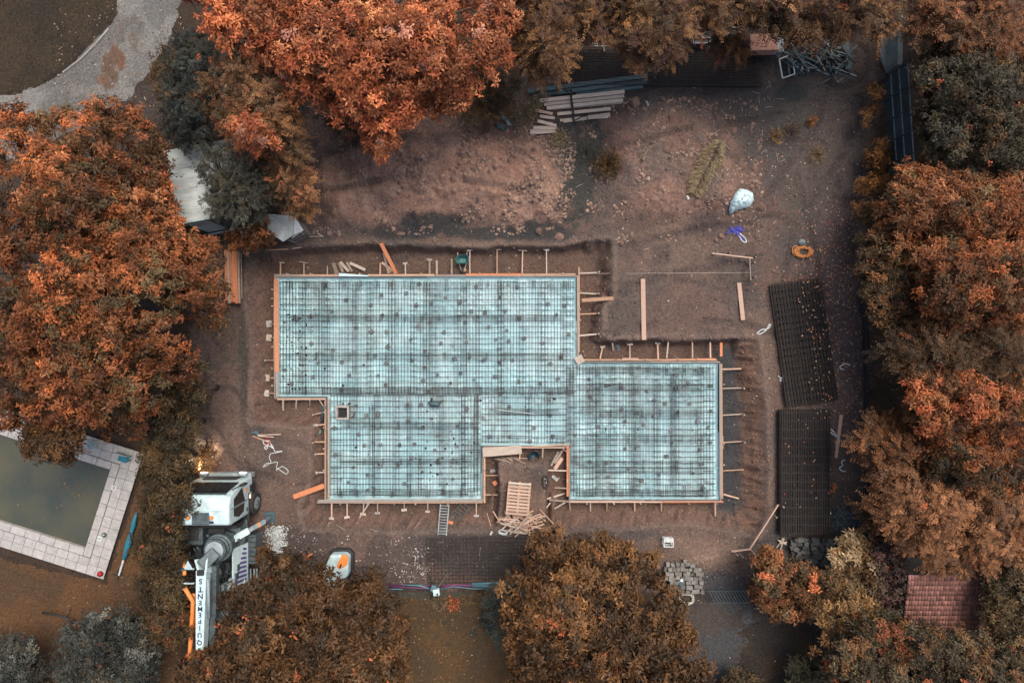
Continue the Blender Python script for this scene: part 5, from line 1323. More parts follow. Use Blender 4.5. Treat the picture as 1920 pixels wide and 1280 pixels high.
MB().box((XR - .01, -7.5, 1.25), (.04, .16, .05)).build('door_handle', MAT['dark'], tr)
MB().box((XR - .02, -6.62, 1.3), (.03, .2, .12)).build('side_indicator', MAT['opipe'], tr)
h = MB().box((XC + .0, -7.42, 2.95), (.74, .52, .07), 0, -.08).build('roof_hatch', MAT['mgrey'], tr, bevel=.06)
for x in (XC - .52, XC + .46):
    lathe(Vector((x, -7.38, 2.93)), [(.08, 0), (.08, .07), (.05, .13), (.001, .14)], 14).build('beacon', MAT['opipe'], tr, smooth=True)
MB().box((XC + .4, -7.58, 2.95), (.26, .1, .06)).build('roof_vent', MAT['dark'], tr, bevel=.02)
MB().tube([(XC - .05, -6.85, 2.95), (XC - .05, -6.85, 3.02)], .05, 10).build('aerial_base', MAT['dark'], tr)
for s_, x in ((-1, XL), (1, XR)):
    mm = MB().tube([(x - .1 * s_, -6.32, 2.5), (x + .16 * s_, -6.2, 2.55), (x + .18 * s_, -6.2, 2.2)], .025, 6).build('mirror_arm', MAT['dark'], tr)
    MB().box((x + .18 * s_, -6.2, 2.05), (.2, .1, .42)).build('mirror', MAT['dark'], tr, bevel=.03)
MB().box((XC, -6.1, .62), (2.36, .24, .4)).build('bumper', MAT['lgrey'], tr, bevel=.05)
MB().box((XC, -6.13, 1.15), (1.5, .06, .5)).build('grille', MAT['dark'], tr, bevel=.02)
head = emit_mat('headlamp_glass', (1.0, .86, .70), 9.0)
for x in (XL + .32, XR - .32):
    hl = MB().box((x, -6.0, .98), (.34, .12, .2)).build('headlight', MAT['lgrey'], tr, bevel=.03)
    MB().tube([(x - .06, -5.93, .98), (x - .06, -5.915, .98)], .085, 14).build('lens', head, hl)
    MB().tube([(x + .1, -5.93, .98), (x + .1, -5.915, .98)], .06, 14).build('lens', head, hl)
    ld = bpy.data.lights.new('headlamp', 'SPOT'); ld.energy = 520 if x < XC else 14; ld.spot_size = math.radians(125); ld.spot_blend = .7; ld.color = (1, .80, .58); ld.shadow_soft_size = .06
    lo = bpy.data.objects.new('headlamp', ld); COL.objects.link(lo); lo.location = (x - (.1 if x < XC else -.05), -5.87, 1.0)
    lo.rotation_euler = Vector((.6 if x < XC else -.1, -1, .5 if x < XC else .45)).to_track_quat('Z', 'Y').to_euler()
MB().box((XR - .02, -7.0, .98), (.06, .14, .1)).build('marker_lamp', emit_mat('marker', (1, .5, .3), 3.), tr)
# chassis and wheels
m = MB()
for x in (XC - .42, XC + .42): m.box((x, -11.2, .85), (.12, 9.4, .26))
for y in (-8.2, -10, -12, -14.5): m.box((XC, y, .85), (.7, .1, .2))
m.build('chassis', MAT['dark'], tr)
def wheel(x, y, wd):
    s_ = 1 if x > XC else -1
    o = MB().tube([(x - wd / 2, y, .5), (x - wd / 2 + .04, y, .5), (x + wd / 2 - .04, y, .5), (x + wd / 2, y, .5)], [.44, .5, .5, .44], 28).build('wheel', MAT['rubber'], tr, smooth=False)
    xo = x + s_ * wd / 2
    MB().tube([(xo - s_ * .01, y, .5), (xo + s_ * .012, y, .5)], .28, 22).build('rim', MAT['lgrey'], o)
    MB().tube([(xo, y, .5), (xo + s_ * .07, y, .5)], [.14, .1], 14).build('hub', MAT['mgrey'], o)
wheel(XR - .05, -7.42, .32); wheel(XL + .05, -7.42, .32)
for y in (-12.2, -13.5): wheel(XR - .28, y, .55); wheel(XL + .28, y, .55)
MB().box((XR - .2, -7.42, 1.06), (.42, 1.25, .05)).build('mudguard', MAT['dark'], tr, bevel=.02)
MB().box((XR - .16, -6.65, .7), (.36, .3, .5)).build('step', MAT['dark'], tr)
# deck, engine clutter behind the cab
MB().box((XC, -11.6, 1.1), (2.3, 7.2, .1)).build('deck', MAT['mgrey'], tr)
MB().box((XC - .75, -8.45, 1.6), (.7, .8, .9)).build('tank', MAT['mgrey'], tr, bevel=.05)
MB().box((XC - .82, -8.35, 2.1), (.5, .5, .12)).build('tank_lid', MAT['dark'], tr, bevel=.03)
MB().box((XC + .1, -8.05, 1.6), (1.9, .14, .9)).build('bulkhead', MAT['dark'], tr, bevel=.02)
MB().box((XC + .25, -8.2, 2.0), (.7, .2, .3)).build('radiator', MAT['dark'], tr, bevel=.02)
MB().box((XC + .78, -8.9, 1.75), (.5, .6, .5)).build('hydraulic_box', MAT['mgrey'], tr, bevel=.03)
MB().tube([(XC + .78, -8.85, 2.0), (XC + .78, -8.85, 2.06)], .16, 16).build('filter_cap', MAT['lgrey'], tr)
for k in range(70):
    x, y = XC + R.uniform(-.1, 1.05), R.uniform(-12.2, -8.3); z = R.uniform(1.2, 2.3)
    MB().box((x, y, z), (R.uniform(.08, .3), R.uniform(.08, .35), R.uniform(.06, .35)), R.uniform(-.4, .4)).build('engine_part', MAT[R.choice(['mgrey', 'dark', 'lgrey', 'pad', 'teal', 'mgrey'])], tr, bevel=.01)
for k in range(60):
    x, y = XC + R.uniform(-.95, 1.0), R.uniform(-11.8, -7.95)
    q = [Vector((x, y, 1.5)) + Vector((R.gauss(0, .12), -.22 * j + R.gauss(0, .06), .35 + R.gauss(0, .12))) for j in range(5)]
    MB().tube(q, .025, 6).build('hydraulic_hose', MAT[R.choice(['rubber', 'dark', 'mgrey', 'lgrey'])], tr, smooth=True)
MB().box((XC + .55, -10.9, 2.1), (.36, .8, .5), .25).build('hopper_cover', MAT['lgrey'], tr, bevel=.05)
MB().box((XC + .3, -12.3, 2.3), (.5, 1.1, .5), -.45).build('pump_cover', MAT['lgrey'], tr, bevel=.06)
MB().box((XC + .1, -13.5, 1.7), (.8, 1.4, .9), .1).build('rear_hopper', MAT['lgrey'], tr, bevel=.08)
# side panel with printed stripes, locker and rails
sp_ = MB().add([(XR - .16, -8.95, 2.25), (XR - .16, -11.0, 2.25), (XR + .08, -11.0, 1.35), (XR + .08, -8.95, 1.35), (XR - .22, -8.95, 2.25), (XR - .22, -11.0, 2.25), (XR + .02, -11.0, 1.35), (XR + .02, -8.95, 1.35)],
               [(0, 3, 2, 1), (4, 5, 6, 7), (0, 1, 5, 4), (1, 2, 6, 5), (2, 3, 7, 6), (3, 0, 4, 7)]).build('side_panel', MAT['white'], tr)
def onp(y, f, e=.006): return Vector((XR - .16 + .24 * f + e, y, 2.25 - .9 * f + e * .3))
for k in range(9):
    y = -9.15 - k * .19; f0 = max(.05, .72 - k * .0 - (.35 if k == 0 else 0)); 
    L_ = .25 + .07 * k
    a, b, c_, d = onp(y, .88), onp(y - .1, .88), onp(y - .02, max(.1, .88 - L_)), onp(y + .08, max(.1, .88 - L_))
    MB().add([a, b, c_, d], [(0, 1, 2, 3)]).build('stripe', MAT['purple'], sp_)
MB().box((XR + .2, -9.3, .95), (.36, 1.3, .7)).build('locker', MAT['mgrey'], tr, bevel=.03)
for k in range(6): MB().box((XR + .2 + .0, -8.75 - k * .21, 1.31), (.32, .03, .02)).build('tread_bar', MAT['dark'], tr)
for x in (XR - .06, XR + .1, XR + .26, XR + .38): MB().tube([(x, -10.2, 1.15), (x, -12.6, 1.15)], .04, 8).build('side_rail', MAT['lgrey'], tr)
MB().tube([(XR + .02, -10.5, 1.6), (XR - .02, -11.9, 1.6)], .035, 8).build('handrail', MAT['white'], tr)
# outrigger with pad
m = MB(); pa, pb = Vector((XC + .55, -8.78, 2.5)), P(496, 977, .75)
m.beam(pa, pa.lerp(pb, .62), .3, .26); og = m.build('outrigger', MAT['white'], tr, bevel=.03)
MB().beam(pa.lerp(pb, .6), pb, .2, .18).build('extension', MAT['lgrey'], og, bevel=.02)
MB().beam(pa.lerp(pb, .83), pa.lerp(pb, .87), .215, .195).build('band', MAT['opipe'], og)
q = P(505, 970, .1); MB().beam(pb, Vector((q.x, q.y, .12)), .11, .11).build('jack', MAT['lgrey'], og)
MB().box((q.x, q.y, gw(q.x, q.y) + .04), (.52, .52, .06)).build('pad', MAT['teal'], og, bevel=.01)
a = pa.lerp(pb, .6) + Vector((.03, .03, .15)); MB().tube([a, a + Vector((0, 0, .08))], .06, 10).build('work_lamp', emit_mat('work_lamp', (1, .82, .75), 2.2), og)
# turret and boom
lathe(Vector((-12.42, -8.72, 1.15)), [(.62, 0), (.62, .5), (.42, .55), (.40, 1.3), (.58, 1.45), (.58, 1.60), (.50, 1.62), (.50, 1.72), (.46, 1.74), (.46, 1.9), (.001, 1.92)], 32).build('turret', MAT['mgrey'], tr, smooth=False)
lathe(Vector((-12.42, -8.72, 3.06)), [(.38, 0), (.38, .05), (.34, .07), (.001, .07)], 32).build('turret_cap', MAT['lgrey'], tr)
MB().tube([(-12.37, -8.85, 3.12), (-12.37, -8.85, 3.2)], .06, 10).build('cap_bolt', MAT['mgrey'], tr)
m = MB(); m.beam((-12.3, -8.75, 3.1), (-12.78, -9.25, 3.35), .5, .42); bo0 = m.build('boom_knuckle', MAT['mgrey'], tr, bevel=.04)
MB().beam((-12.98, -9.05, 3.2), (-12.72, -9.5, 3.42), .09, .5).build('hinge_plate', MAT['white'], tr)
MB().beam((-12.55, -8.98, 3.2), (-12.48, -9.5, 3.42), .07, .46).build('hinge_plate', MAT['white'], tr)
ZB = 3.62
m = MB()
vs = []
for (y, w_, h_) in ((-9.35, .42, .42), (-10.2, .40, .46), (-13.6, .28, .34), (-15.2, .24, .3)):
    for sx, zz in ((-1, ZB - h_), (1, ZB - h_), (1, ZB), (-1, ZB)): vs.append((-12.70 + (y + 9.35) * .018 + sx * w_ / 2, y, zz))
fs = [(0, 3, 2, 1), (12, 13, 14, 15)]
for i in range(3):
    for k in range(4): a, b = i * 4 + k, i * 4 + (k + 1) % 4; fs.append((a, b, b + 4, a + 4))
m.add(vs, fs); boom = m.build('boom', MAT['white'], tr, bevel=.02)
b2 = MB().beam((-12.38, -9.3, 3.1), (-12.5, -13.6, 3.0), .26, .3).build('boom_second_arm', MAT['mgrey'], tr, bevel=.03)
MB().beam((-12.05, -10.3, 2.5), (-12.2, -13.4, 2.4), .16, .2).build('boom_third_arm', MAT['pad'], tr, bevel=.03)
MB().box((-12.7, -9.42, ZB + .02), (.28, .22, .1)).build('boom_end_box', MAT['dark'], boom, bevel=.02)
MB().tube([(-12.45, -9.7, 3.55), (-12.42, -11.3, 3.5)], .06, 10).build('boom_cylinder', MAT['lgrey'], boom, smooth=True)
# lettering: read from the boom tip towards the turret, letters standing one above the other
for k, chx in enumerate('STNEMEPIUQE'):
    py = 1089 + [0, 15, 28, 40, 51.5, 63, 75, 87, 101, 115, 129][k]
    y = (640 - py) / 40. * (H - ZB) / H
    cu = bpy.data.curves.new('letter', 'FONT'); cu.body = chx; cu.size = .30 if k < 3 else .285 - .003 * k; cu.align_x = 'CENTER'; cu.align_y = 'CENTER'; cu.extrude = .002; cu.offset = .006
    to = bpy.data.objects.new('tmp', cu); COL.objects.link(to)
    me = bpy.data.meshes.new_from_object(to.evaluated_get(bpy.context.evaluated_depsgraph_get()))
    bpy.data.objects.remove(to)
    me.materials.clear(); me.materials.append(MAT['ink'])
    lo = bpy.data.objects.new('letter', me); COL.objects.link(lo); lo.parent = boom
    lo.location = Vector((-12.70 + (y + 9.35) * .018, y, ZB + .004)) - ORI[boom.name]; lo.rotation_euler.z = math.pi
# orange delivery pipes beside the boom
for pts, r in (([P(342, 1045, 2.2), P(346, 1056, 2.9), P(346, 1078, 3.1)], .075), ([P(346, 1101, 3.1), P(362, 1127, 3.1), P(355, 1243, 3.0)], .085), ([P(363, 1112, 2.9), P(364, 1130, 2.9), P(374, 1235, 2.8)], .07)):
    q = []
    for i in range(len(pts) - 1):
        for k in range(4): q.append(pts[i].lerp(pts[i + 1], k / 4.))
    q.append(pts[-1]); MB().tube(q, r, 12).build('delivery_pipe', MAT['opipe'], tr, smooth=True)
for x, y in ((362, 1133), (346, 1102), (356, 1240), (373, 1232), (345, 1066)): 
    a = P(x, y, 3.02); MB().tube([a + Vector((0, .05, .02)), a - Vector((0, .05, -.02))], .105, 12).build('pipe_clamp', MAT['mgrey'], tr)
for y in (1066, 1093): MB().beam(P(344, y, 3.05), P(364, y, 3.2), .05, .05).build('pipe_bracket', MAT['white'], tr)
MB().add([P(344, 1067, 3.1), P(362, 1067, 3.3), P(352, 1050, 3.2)], [(0, 1, 2)]).build('pipe_gusset', MAT['white'], tr)
# ------------------------------------------------------------------ foliage
def nrm(a): return a / np.maximum(np.linalg.norm(a, axis=-1, keepdims=True), 1e-9)

def leaf_quads(p, d, up, ln, wd, curl=.15):
    """one folded four-cornered leaf per row"""
    side = nrm(np.cross(d, up)); u = nrm(np.cross(side, d))
    ln = ln[:, None]; wd = wd[:, None]
    v = np.stack([p, p + d * ln * .5 + side * wd * .5 + u * ln * .05, p + d * ln - u * ln * curl, p + d * ln * .5 - side * wd * .5 + u * ln * .05], 1)
    return v.reshape(-1, 3), np.arange(len(p) * 4).reshape(-1, 4)

def lobes_for(poly, ztop, drop, lr, g, fill=.62):
    """overlapping boughs inside an outline given in photo pixels"""
    xs = np.array([p[0] for p in poly]); ys = np.array([p[1] for p in poly])
    N = 5000
    x = g.uniform(xs.min(), xs.max(), N); y = g.uniform(ys.min(), ys.max(), N)
    d = sdist(x, y, poly); dm = max(d.max(), 1)
    k = d > 7; x, y, d = x[k], y[k], d[k]
    out = []
    for i in range(len(x)):
        t = min(d[i] / (dm * .85), 1); z = ztop - drop * (1 - t) ** 1.7 + g.normal(0, .22)
        s_ = S * H / (H - z)
        r = min(lr * g.uniform(.6, 1.15), max(.28, (d[i] + 5) / s_))
        if vn(np.array([x[i] / 70.]), np.array([y[i] / 70.]), 900 + int(xs[0]) % 97)[0] > .755 and r > .5: continue
        ok = True
        for (a, b, c, rr, zz) in out:
            if (a - x[i]) ** 2 + (b - y[i]) ** 2 < ((r + rr) * .5 * s_ * fill * 1.25) ** 2: ok = False; break
        if ok: out.append((x[i], y[i], z, r, z))
        if len(out) > 90: break
    L = []
    for (a, b, z, r, _) in out:
        q = P(a, b, z); L.append((q.x, q.y, z - r * .5, r))
    return np.array(L)

def crown(name, parent, poly, ztop, drop, lr, pal, seed, dens=95, k=8, leaf=(.17, .062), style='rosette', lobe_var=.27, flatten=.8, L=None, trans=None, fill=.62, spark=.004):
    g = np.random.default_rng(seed)
    if L is None: L = lobes_for(poly, ztop, drop, lr, g, fill)
    pts, nor, lob, spr = [], [], [], []; ns_all = 0
    for i, (x, y, z, r) in enumerate(L):
        rr_ = r if style == 'rosette' else r * .9
        m_ = 7 if style == 'rosette' else 5
        ns = max(4, int(dens * .22 * r * r)); ni = int(ns * .45)
        v = nrm(g.normal(0, 1, (ns + ni, 3))); v[:, 2] = np.where(v[:, 2] < -.25, -v[:, 2], v[:, 2])
        rad = np.concatenate([g.uniform(.78, 1.2, ns), g.uniform(.25, .75, ni)]) * rr_
        sc_ = np.array((x, y, z)) + v * rad[:, None] * np.array((1, 1, flatten))
        q = np.repeat(sc_, m_, 0) + g.normal(0, .12, (len(sc_) * m_, 3)) * np.array((1, 1, .6))
        pts.append(q); nor.append(np.repeat(v, m_, 0)); lob.append(np.full(len(q), i)); spr.append(np.repeat(np.arange(len(sc_)), m_) + ns_all); ns_all += len(sc_)
    p = np.concatenate(pts); n_ = np.concatenate(nor); lob = np.concatenate(lob); spr = np.concatenate(spr); N = len(p)
    n_ = nrm(n_ * .7 + np.array((0, 0, .75)) + g.normal(0, .25, (N, 3)))
    pal_c = np.array([c for c, w_ in pal]); pw = np.array([w_ for c, w_ in pal], float); pw /= pw.sum()
    lobec = g.choice(len(pal), len(L), p=pw); sprc = g.choice(len(pal), ns_all, p=pw)
    ci = np.where(g.random(ns_all) < .45, -1, sprc)[spr]; ci = np.where(ci < 0, lobec[lob], ci)
    cc = pal_c[ci] * np.exp(g.normal(0, lobe_var, len(L)))[lob][:, None] * np.exp(g.normal(0, .22, ns_all))[spr][:, None] * np.exp(g.normal(0, .12, N))[:, None]
    cc = np.where(g.random((N, 1)) < spark, np.array((.46, .125, .05))[None], cc)
    if style == 'rosette':
        t = nrm(np.cross(n_, nrm(g.normal(0, 1, (N, 3))))); b = np.cross(n_, t)
        az = (np.arange(k)[None] * 2 * math.pi / k + g.normal(0, .35, (N, k)) + g.random((N, 1)) * 6.28)
        el = g.uniform(-.2, .4, (N, k))
        d = (t[:, None] * np.cos(az)[..., None] + b[:, None] * np.sin(az)[..., None]) * np.cos(el)[..., None] + n_[:, None] * np.sin(el)[..., None]
        d[..., 2] -= .22; d = nrm(d).reshape(-1, 3)
        pp = np.repeat(p, k, 0) + d * .015 + g.normal(0, .03, (N * k, 3))
        up = nrm(np.repeat(n_, k, 0) + g.normal(0, .35, (N * k, 3)))
        ln = leaf[0] * g.uniform(.45, 1.35, N * k); wd = leaf[1] * g.uniform(.7, 1.25, N * k)
        v, f = leaf_quads(pp, d, up, ln, wd)
        c = np.repeat(np.repeat(cc, k, 0) * np.exp(g.normal(0, .14, (N * k, 1))), 4, 0)
    else:                                   # feathery sprays: leaflets in pairs along a drooping axis
        out = nrm(n_ * np.array((1, 1, .25)) + g.normal(0, .25, (N, 3))); out[:, 2] -= .3; out = nrm(out)
        side = nrm(np.cross(out, n_ + np.array((0, 0, .6))))
        s_ = (np.arange(k) // 2 + .5) / (k / 2.); sg = np.where(np.arange(k) % 2 == 0, 1., -1.)
        AL = leaf[0] * 3.2 * g.uniform(.7, 1.3, N)
        pp = p[:, None] + out[:, None] * (s_[None] * AL[:, None])[..., None] - np.array((0, 0, 1)) * ((s_ ** 2)[None] * AL[:, None] * .3)[..., None]
        d = nrm(out[:, None] * .75 + side[:, None] * sg[None, :, None] * .8 + g.normal(0, .16, (N, k, 3))).reshape(-1, 3)
        up = nrm(np.repeat(n_, k, 0) + np.array((0, 0, .5)) + g.normal(0, .25, (N * k, 3)))
        ln = (leaf[0] * (1.15 - .6 * s_)[None] * g.uniform(.7, 1.2, (N, k))).ravel(); wd = np.full(N * k, leaf[1]) * g.uniform(.7, 1.2, N * k)
        v, f = leaf_quads(pp.reshape(-1, 3), d, up, ln, wd)
        c = np.repeat(np.repeat(cc, k, 0) * np.exp(g.normal(0, .12, (N * k, 1))), 4, 0)
    v[:, 2] = np.maximum(v[:, 2], .03)
    np_mesh(name, v, f, MAT['leaf'], cols=np.clip(c, 0.004, .75), parent=parent)
    return L

NLEAF = [0]
def tree(name, label, cat, base, poly, ztop, drop, lr, pal, seed, trunk_r=.2, group=None, branch=True, **kw):
    b = P(base[0], base[1], 0); b.z = gw(b.x, b.y) - .05
    t = thing(name, label, cat, b, group)
    L = crown('crown', t, poly, ztop, drop, lr, pal, seed, **kw)
    m = MB()
    zf = max(.5, min(ztop * .4, L[:, 2].min() * .8))
    fork = b + Vector((0, 0, zf)); cx = Vector((L[:, 0].mean(), L[:, 1].mean(), 0)); fork += (Vector((cx.x, cx.y, fork.z)) - fork) * .25
    m.tube([b, b.lerp(fork, .5) + Vector((.05, .03, 0)), fork], [trunk_r * 1.3, trunk_r, trunk_r * .8], 8)
    if branch:
        for (x, y, z, r) in L:
            e = Vector((x, y, z + r * .15)); mid = fork.lerp(e, .5) + Vector((R.uniform(-.2, .2), R.uniform(-.2, .2), .25))
            m.tube([fork, mid, e], [trunk_r * .45, trunk_r * .22, .018], 5, caps=False)
            for j in range(3):
                d = Vector((R.gauss(0, 1), R.gauss(0, 1), abs(R.gauss(0, .6)))).normalized() * r * .8
                m.tube([e, e + d], [.015, .006], 4, caps=False)
    m.build('trunk', MAT['bark'], t, smooth=True)
    return t

ORANGE = [((0.396, 0.1232, 0.0484), 5), ((0.308, 0.0858, 0.0352), 4), ((0.451, 0.1705, 0.0748), 3), ((0.187, 0.0616, 0.0253), 3.5), ((0.418, 0.198, 0.132), 0.6)]
REDOR = [((0.2166, 0.0752, 0.0262), 5), ((0.1596, 0.057, 0.0217), 4), ((0.2451, 0.1026, 0.0433), 2), ((0.0912, 0.0456, 0.0194), 4), ((0.3078, 0.0958, 0.0319), 1.6), ((0.0969, 0.0661, 0.0296), 2)]
BROWN = [((.095, .047, .018), 5), ((.072, .038, .016), 4), ((.130, .064, .024), 3), ((.050, .031, .016), 4)]
OLIVE = [((.068, .047, .021), 5), ((.050, .037, .019), 4), ((.090, .055, .022), 3), ((.038, .031, .018), 2)]
DGREEN = [((.052, .050, .034), 5), ((.040, .041, .031), 4), ((.075, .060, .034), 3), ((.065, .072, .056), 1)]
DARKC = [((.026, .030, .025), 5), ((.019, .024, .021), 4), ((.040, .038, .026), 2)]
GREYG = [((.058, .064, .054), 5), ((.042, .048, .042), 4), ((.080, .083, .070), 3), ((.060, .050, .032), 2)]
CONIF = [((.125, .060, .023), 5), ((.090, .043, .018), 4), ((.175, .088, .034), 3), ((.060, .034, .017), 4), ((.095, .045, .034), 2)]
RUST = [((.170, .068, .026), 5), ((.120, .050, .021), 4), ((.235, .095, .036), 3), ((.080, .040, .018), 3)]
TAN = [((.30, .215, .12), 5), ((.22, .15, .075), 4), ((.16, .085, .035), 3)]
MAROON = [((.070, .038, .034), 5), ((.052, .030, .027), 4), ((.10, .045, .036), 2), ((.06, .042, .026), 4)]
STRAW = [((.34, .28, .165), 5), ((.27, .215, .12), 4), ((.20, .145, .075), 3)]

tree('maple_tree', 'big bright orange maple overhanging the top of the spoil heap', 'tree', (700, 130),
     [(330, -60), (345, 0), (362, 30), (395, 52), (420, 80), (470, 96), (515, 118), (545, 165), (590, 196), (648, 212), (676, 238), (690, 272), (715, 296), (738, 280), (746, 245), (770, 212), (815, 200), (842, 222), (868, 218), (872, 175), (915, 140), (955, 115), (985, 75), (980, -60)],
     7.2, 2.6, 1.15, ORANGE, 101, .3, dens=100, k=8, leaf=(.165, .066))
tree('maple_tree', 'huge rust-red maple filling the left side above the pool', 'tree', (255, 520),
     [(-60, 190), (110, 205), (150, 200), (215, 188), (285, 222), (296, 268), (312, 330), (332, 400), (352, 435), (395, 452), (412, 500), (420, 560), (428, 602), (402, 640), (372, 690), (345, 735), (300, 755), (262, 800), (246, 840), (212, 836), (180, 808), (120, 795), (60, 805), (-60, 790)],
     6.4, 2.6, 1.2, REDOR, 102, .32, dens=100, k=8, leaf=(.165, .062))
tree('leaning_branch_tree', 'thin brown branch hanging over the corner of the pool', 'tree', (70, 800), [(40, 790), (110, 800), (150, 815), (152, 838), (128, 858), (100, 860), (40, 850)], 4.2, 1.2, .6, BROWN, 103, .08, dens=38, k=7)
tree('locust_tree', 'brown fern-leaved tree above the small hut', 'tree', (500, 300),
     [(368, 150), (400, 128), (440, 98), (505, 122), (548, 182), (556, 240), (562, 320), (588, 362), (582, 392), (560, 398), (540, 388), (505, 330), (470, 280), (430, 270), (420, 230), (380, 200)],
     5.4, 1.8, .85, [((.17, .080, .032), 5), ((.135, .066, .030), 4), ((.10, .068, .034), 3), ((.30, .11, .05), 1.5)], 104, .18, dens=75, k=12, leaf=(.13, .05), style='frond')
tree('maple_sapling', 'bright orange sapling crown above the brown fern-leaved tree', 'tree', (480, 250), [(425, 232), (470, 215), (510, 235), (518, 268), (490, 284), (450, 268)], 6.3, .8, .6, ORANGE, 105, .1, dens=80, k=8)
tree('yew_tree', 'dark grey-green tree covering the metal shed roof', 'tree', (430, 345),
     [(378, 285), (430, 262), (480, 280), (518, 320), (522, 365), (502, 392), (470, 412), (430, 415), (400, 395), (385, 340)], 4.6, 1.4, .75, DGREEN, 106, .15, dens=80, k=12, leaf=(.12, .045), style='frond')
tree('dark_conifer', 'nearly black conifer between the driveway and the shed', 'tree', (345, 180), [(330, 60), (395, 80), (402, 150), (392, 230), (372, 275), (330, 270), (310, 200), (312, 120)], 4.4, 1.8, .8, DARKC, 107, .16, dens=80, k=12, leaf=(.12, .05), style='frond')
tree('olive_bush', 'rounded olive bush at the bend of the driveway', 'bush', (322, 140), [(290, 95), (325, 85), (345, 110), (345, 170), (325, 220), (300, 200), (288, 150)], 3.0, 1.0, .6, [((.12, .07, .03), 4), ((.09, .06, .03), 3)], 108, .08, dens=90, k=7, leaf=(.10, .05))
tree('rust_shrub', 'rusty brown shrub between the shed and the hut', 'bush', (462, 440), [(420, 440), (445, 418), (475, 392), (494, 402), (494, 430), (512, 450), (500, 460), (450, 466), (425, 460)], 2.4, 1.0, .55, RUST, 109, .08, dens=100, k=9, leaf=(.13, .05))
tree('low_bush', 'dull brown bush under the maple at the heap edge', 'bush', (640, 225), [(600, 200), (660, 205), (672, 240), (640, 252), (605, 230)], 1.6, .6, .5, BROWN + [((.09, .075, .035), 3)], 110, .06, dens=70, k=10, leaf=(.13, .04), style='frond')
tree('low_bush', 'dull green-brown bush right of the maple at the heap edge', 'bush', (900, 175), [(868, 150), (930, 120), (968, 150), (958, 190), (935, 215), (890, 222), (866, 200)], 2.2, .9, .6, BROWN + [((.10, .085, .04), 5)], 111, .06, dens=80, k=10, leaf=(.14, .04), style='frond')
# conifers along the top
for i, (poly, base, zt, lb) in enumerate([
    ([(950, -60), (1060, -60), (1068, 40), (1062, 110), (1048, 138), (1020, 142), (995, 132), (985, 90), (960, 40)], (1015, 30), 6.2, 'leftmost brown conifer of the top row, beside the maple'),
    ([(1055, -70), (1170, -70), (1180, 50), (1150, 66), (1110, 62), (1072, 62), (1060, 10)], (1118, 10), 5.6, 'second conifer from left in the top row'),
    ([(1165, -70), (1290, -70), (1300, 50), (1290, 85), (1250, 98), (1232, 130), (1218, 118), (1190, 112), (1172, 60)], (1228, 20), 5.8, 'third conifer from left, with a long hanging branch'),
    ([(1285, -70), (1380, -70), (1372, 20), (1352, 50), (1343, 58), (1318, 40), (1296, 50), (1288, 10)], (1325, -10), 5.2, 'fourth conifer from left, above the white-rimmed cart'),
    ([(1392, -70), (1520, -70), (1530, 50), (1510, 72), (1472, 70), (1452, 48), (1400, 46), (1388, 10)], (1455, -10), 5.6, 'fifth conifer from left, above the pinkish box'),
    ([(1505, -70), (1690, -70), (1685, 30), (1660, 62), (1600, 38), (1562, 68), (1536, 78), (1512, 50)], (1590, -20), 5.6, 'rightmost conifer of the top row, above the scrap heap'),
    ([(1345, 75), (1372, 60), (1400, 68), (1400, 100), (1362, 104), (1348, 96)], (1380, 72), 3.0, 'low drooping conifer branch left of the pinkish box')]):
    tree('conifer_tree', lb, 'conifer', base, poly, zt, 1.8, .85, CONIF, 120 + i, .18, 'conifers along the top', dens=62, k=14, leaf=(.15, .05), style='frond', flatten=.7)
# hedge of columnar shrubs in front of the pool
for i, (cx, cy, rx, ry, pl, lb) in enumerate([
    (345, 735, 34, 42, OLIVE, 'topmost shrub of the left hedge, tucked under the maple'), (318, 805, 48, 52, OLIVE, 'second hedge shrub from the top, above the truck'), (306, 880, 48, 52, OLIVE, 'hedge shrub left of the glowing headlight'),
    (312, 955, 52, 50, OLIVE, 'hedge shrub beside the truck cab roof'), (300, 1030, 48, 50, OLIVE, 'hedge shrub left of the truck turret'), (308, 1105, 50, 52, OLIVE, 'hedge shrub left of the boom lettering'), (318, 1170, 42, 40, OLIVE + RUST[:2], 'lowest, rust-tinged shrub of the left hedge')]):
    poly = [(cx + rx * math.cos(a) * (1 + .08 * math.sin(3 * a + i)), cy + ry * math.sin(a)) for a in np.linspace(0, 2 * math.pi, 14)[:-1]]
    zt = 3.5 if i != 3 else 3.3
    tree('hedge_shrub', lb, 'hedge', (960 + (cx - 960) * .9, 640 + (cy - 640) * .9), poly, zt, 1.3, .7, pl, 140 + i, .09, 'shrubs of the left hedge', dens=165, k=8, leaf=(.12, .042), branch=True)
for i, (cx, cy, lb) in enumerate([(384, 850, 'low twig tuft lit by the truck headlight'), (376, 876, 'brightest low leaf tuft right in front of the headlight')]):
    tree('low_shrub', lb, 'shrub', (cx + 3, cy - 2), [(cx + 15 * math.cos(a), cy + 13 * math.sin(a)) for a in np.linspace(0, 6.2, 9)], 1.1, .4, .4, [((.30, .17, .08), 3), ((.22, .12, .05), 3)], 150 + i, .03, dens=400, k=8, leaf=(.12, .04))
tree('clipped_bush', 'big rounded grey-green bush at the lower left', 'bush', (220, 1220), [(100, 1240), (112, 1190), (150, 1158), (205, 1148), (262, 1165), (290, 1205), (292, 1260), (270, 1320), (140, 1330), (105, 1300)], 2.9, 1.5, .7, GREYG, 152, .12, dens=190, k=8, leaf=(.10, .045))
tree('clipped_bush', 'second grey-green bush cut off at the left lawn edge', 'bush', (30, 1240), [(-30, 1200), (40, 1195), (85, 1240), (80, 1320), (-30, 1330)], 2.4, 1.2, .7, GREYG, 153, .1, dens=120, k=8, leaf=(.10, .045))
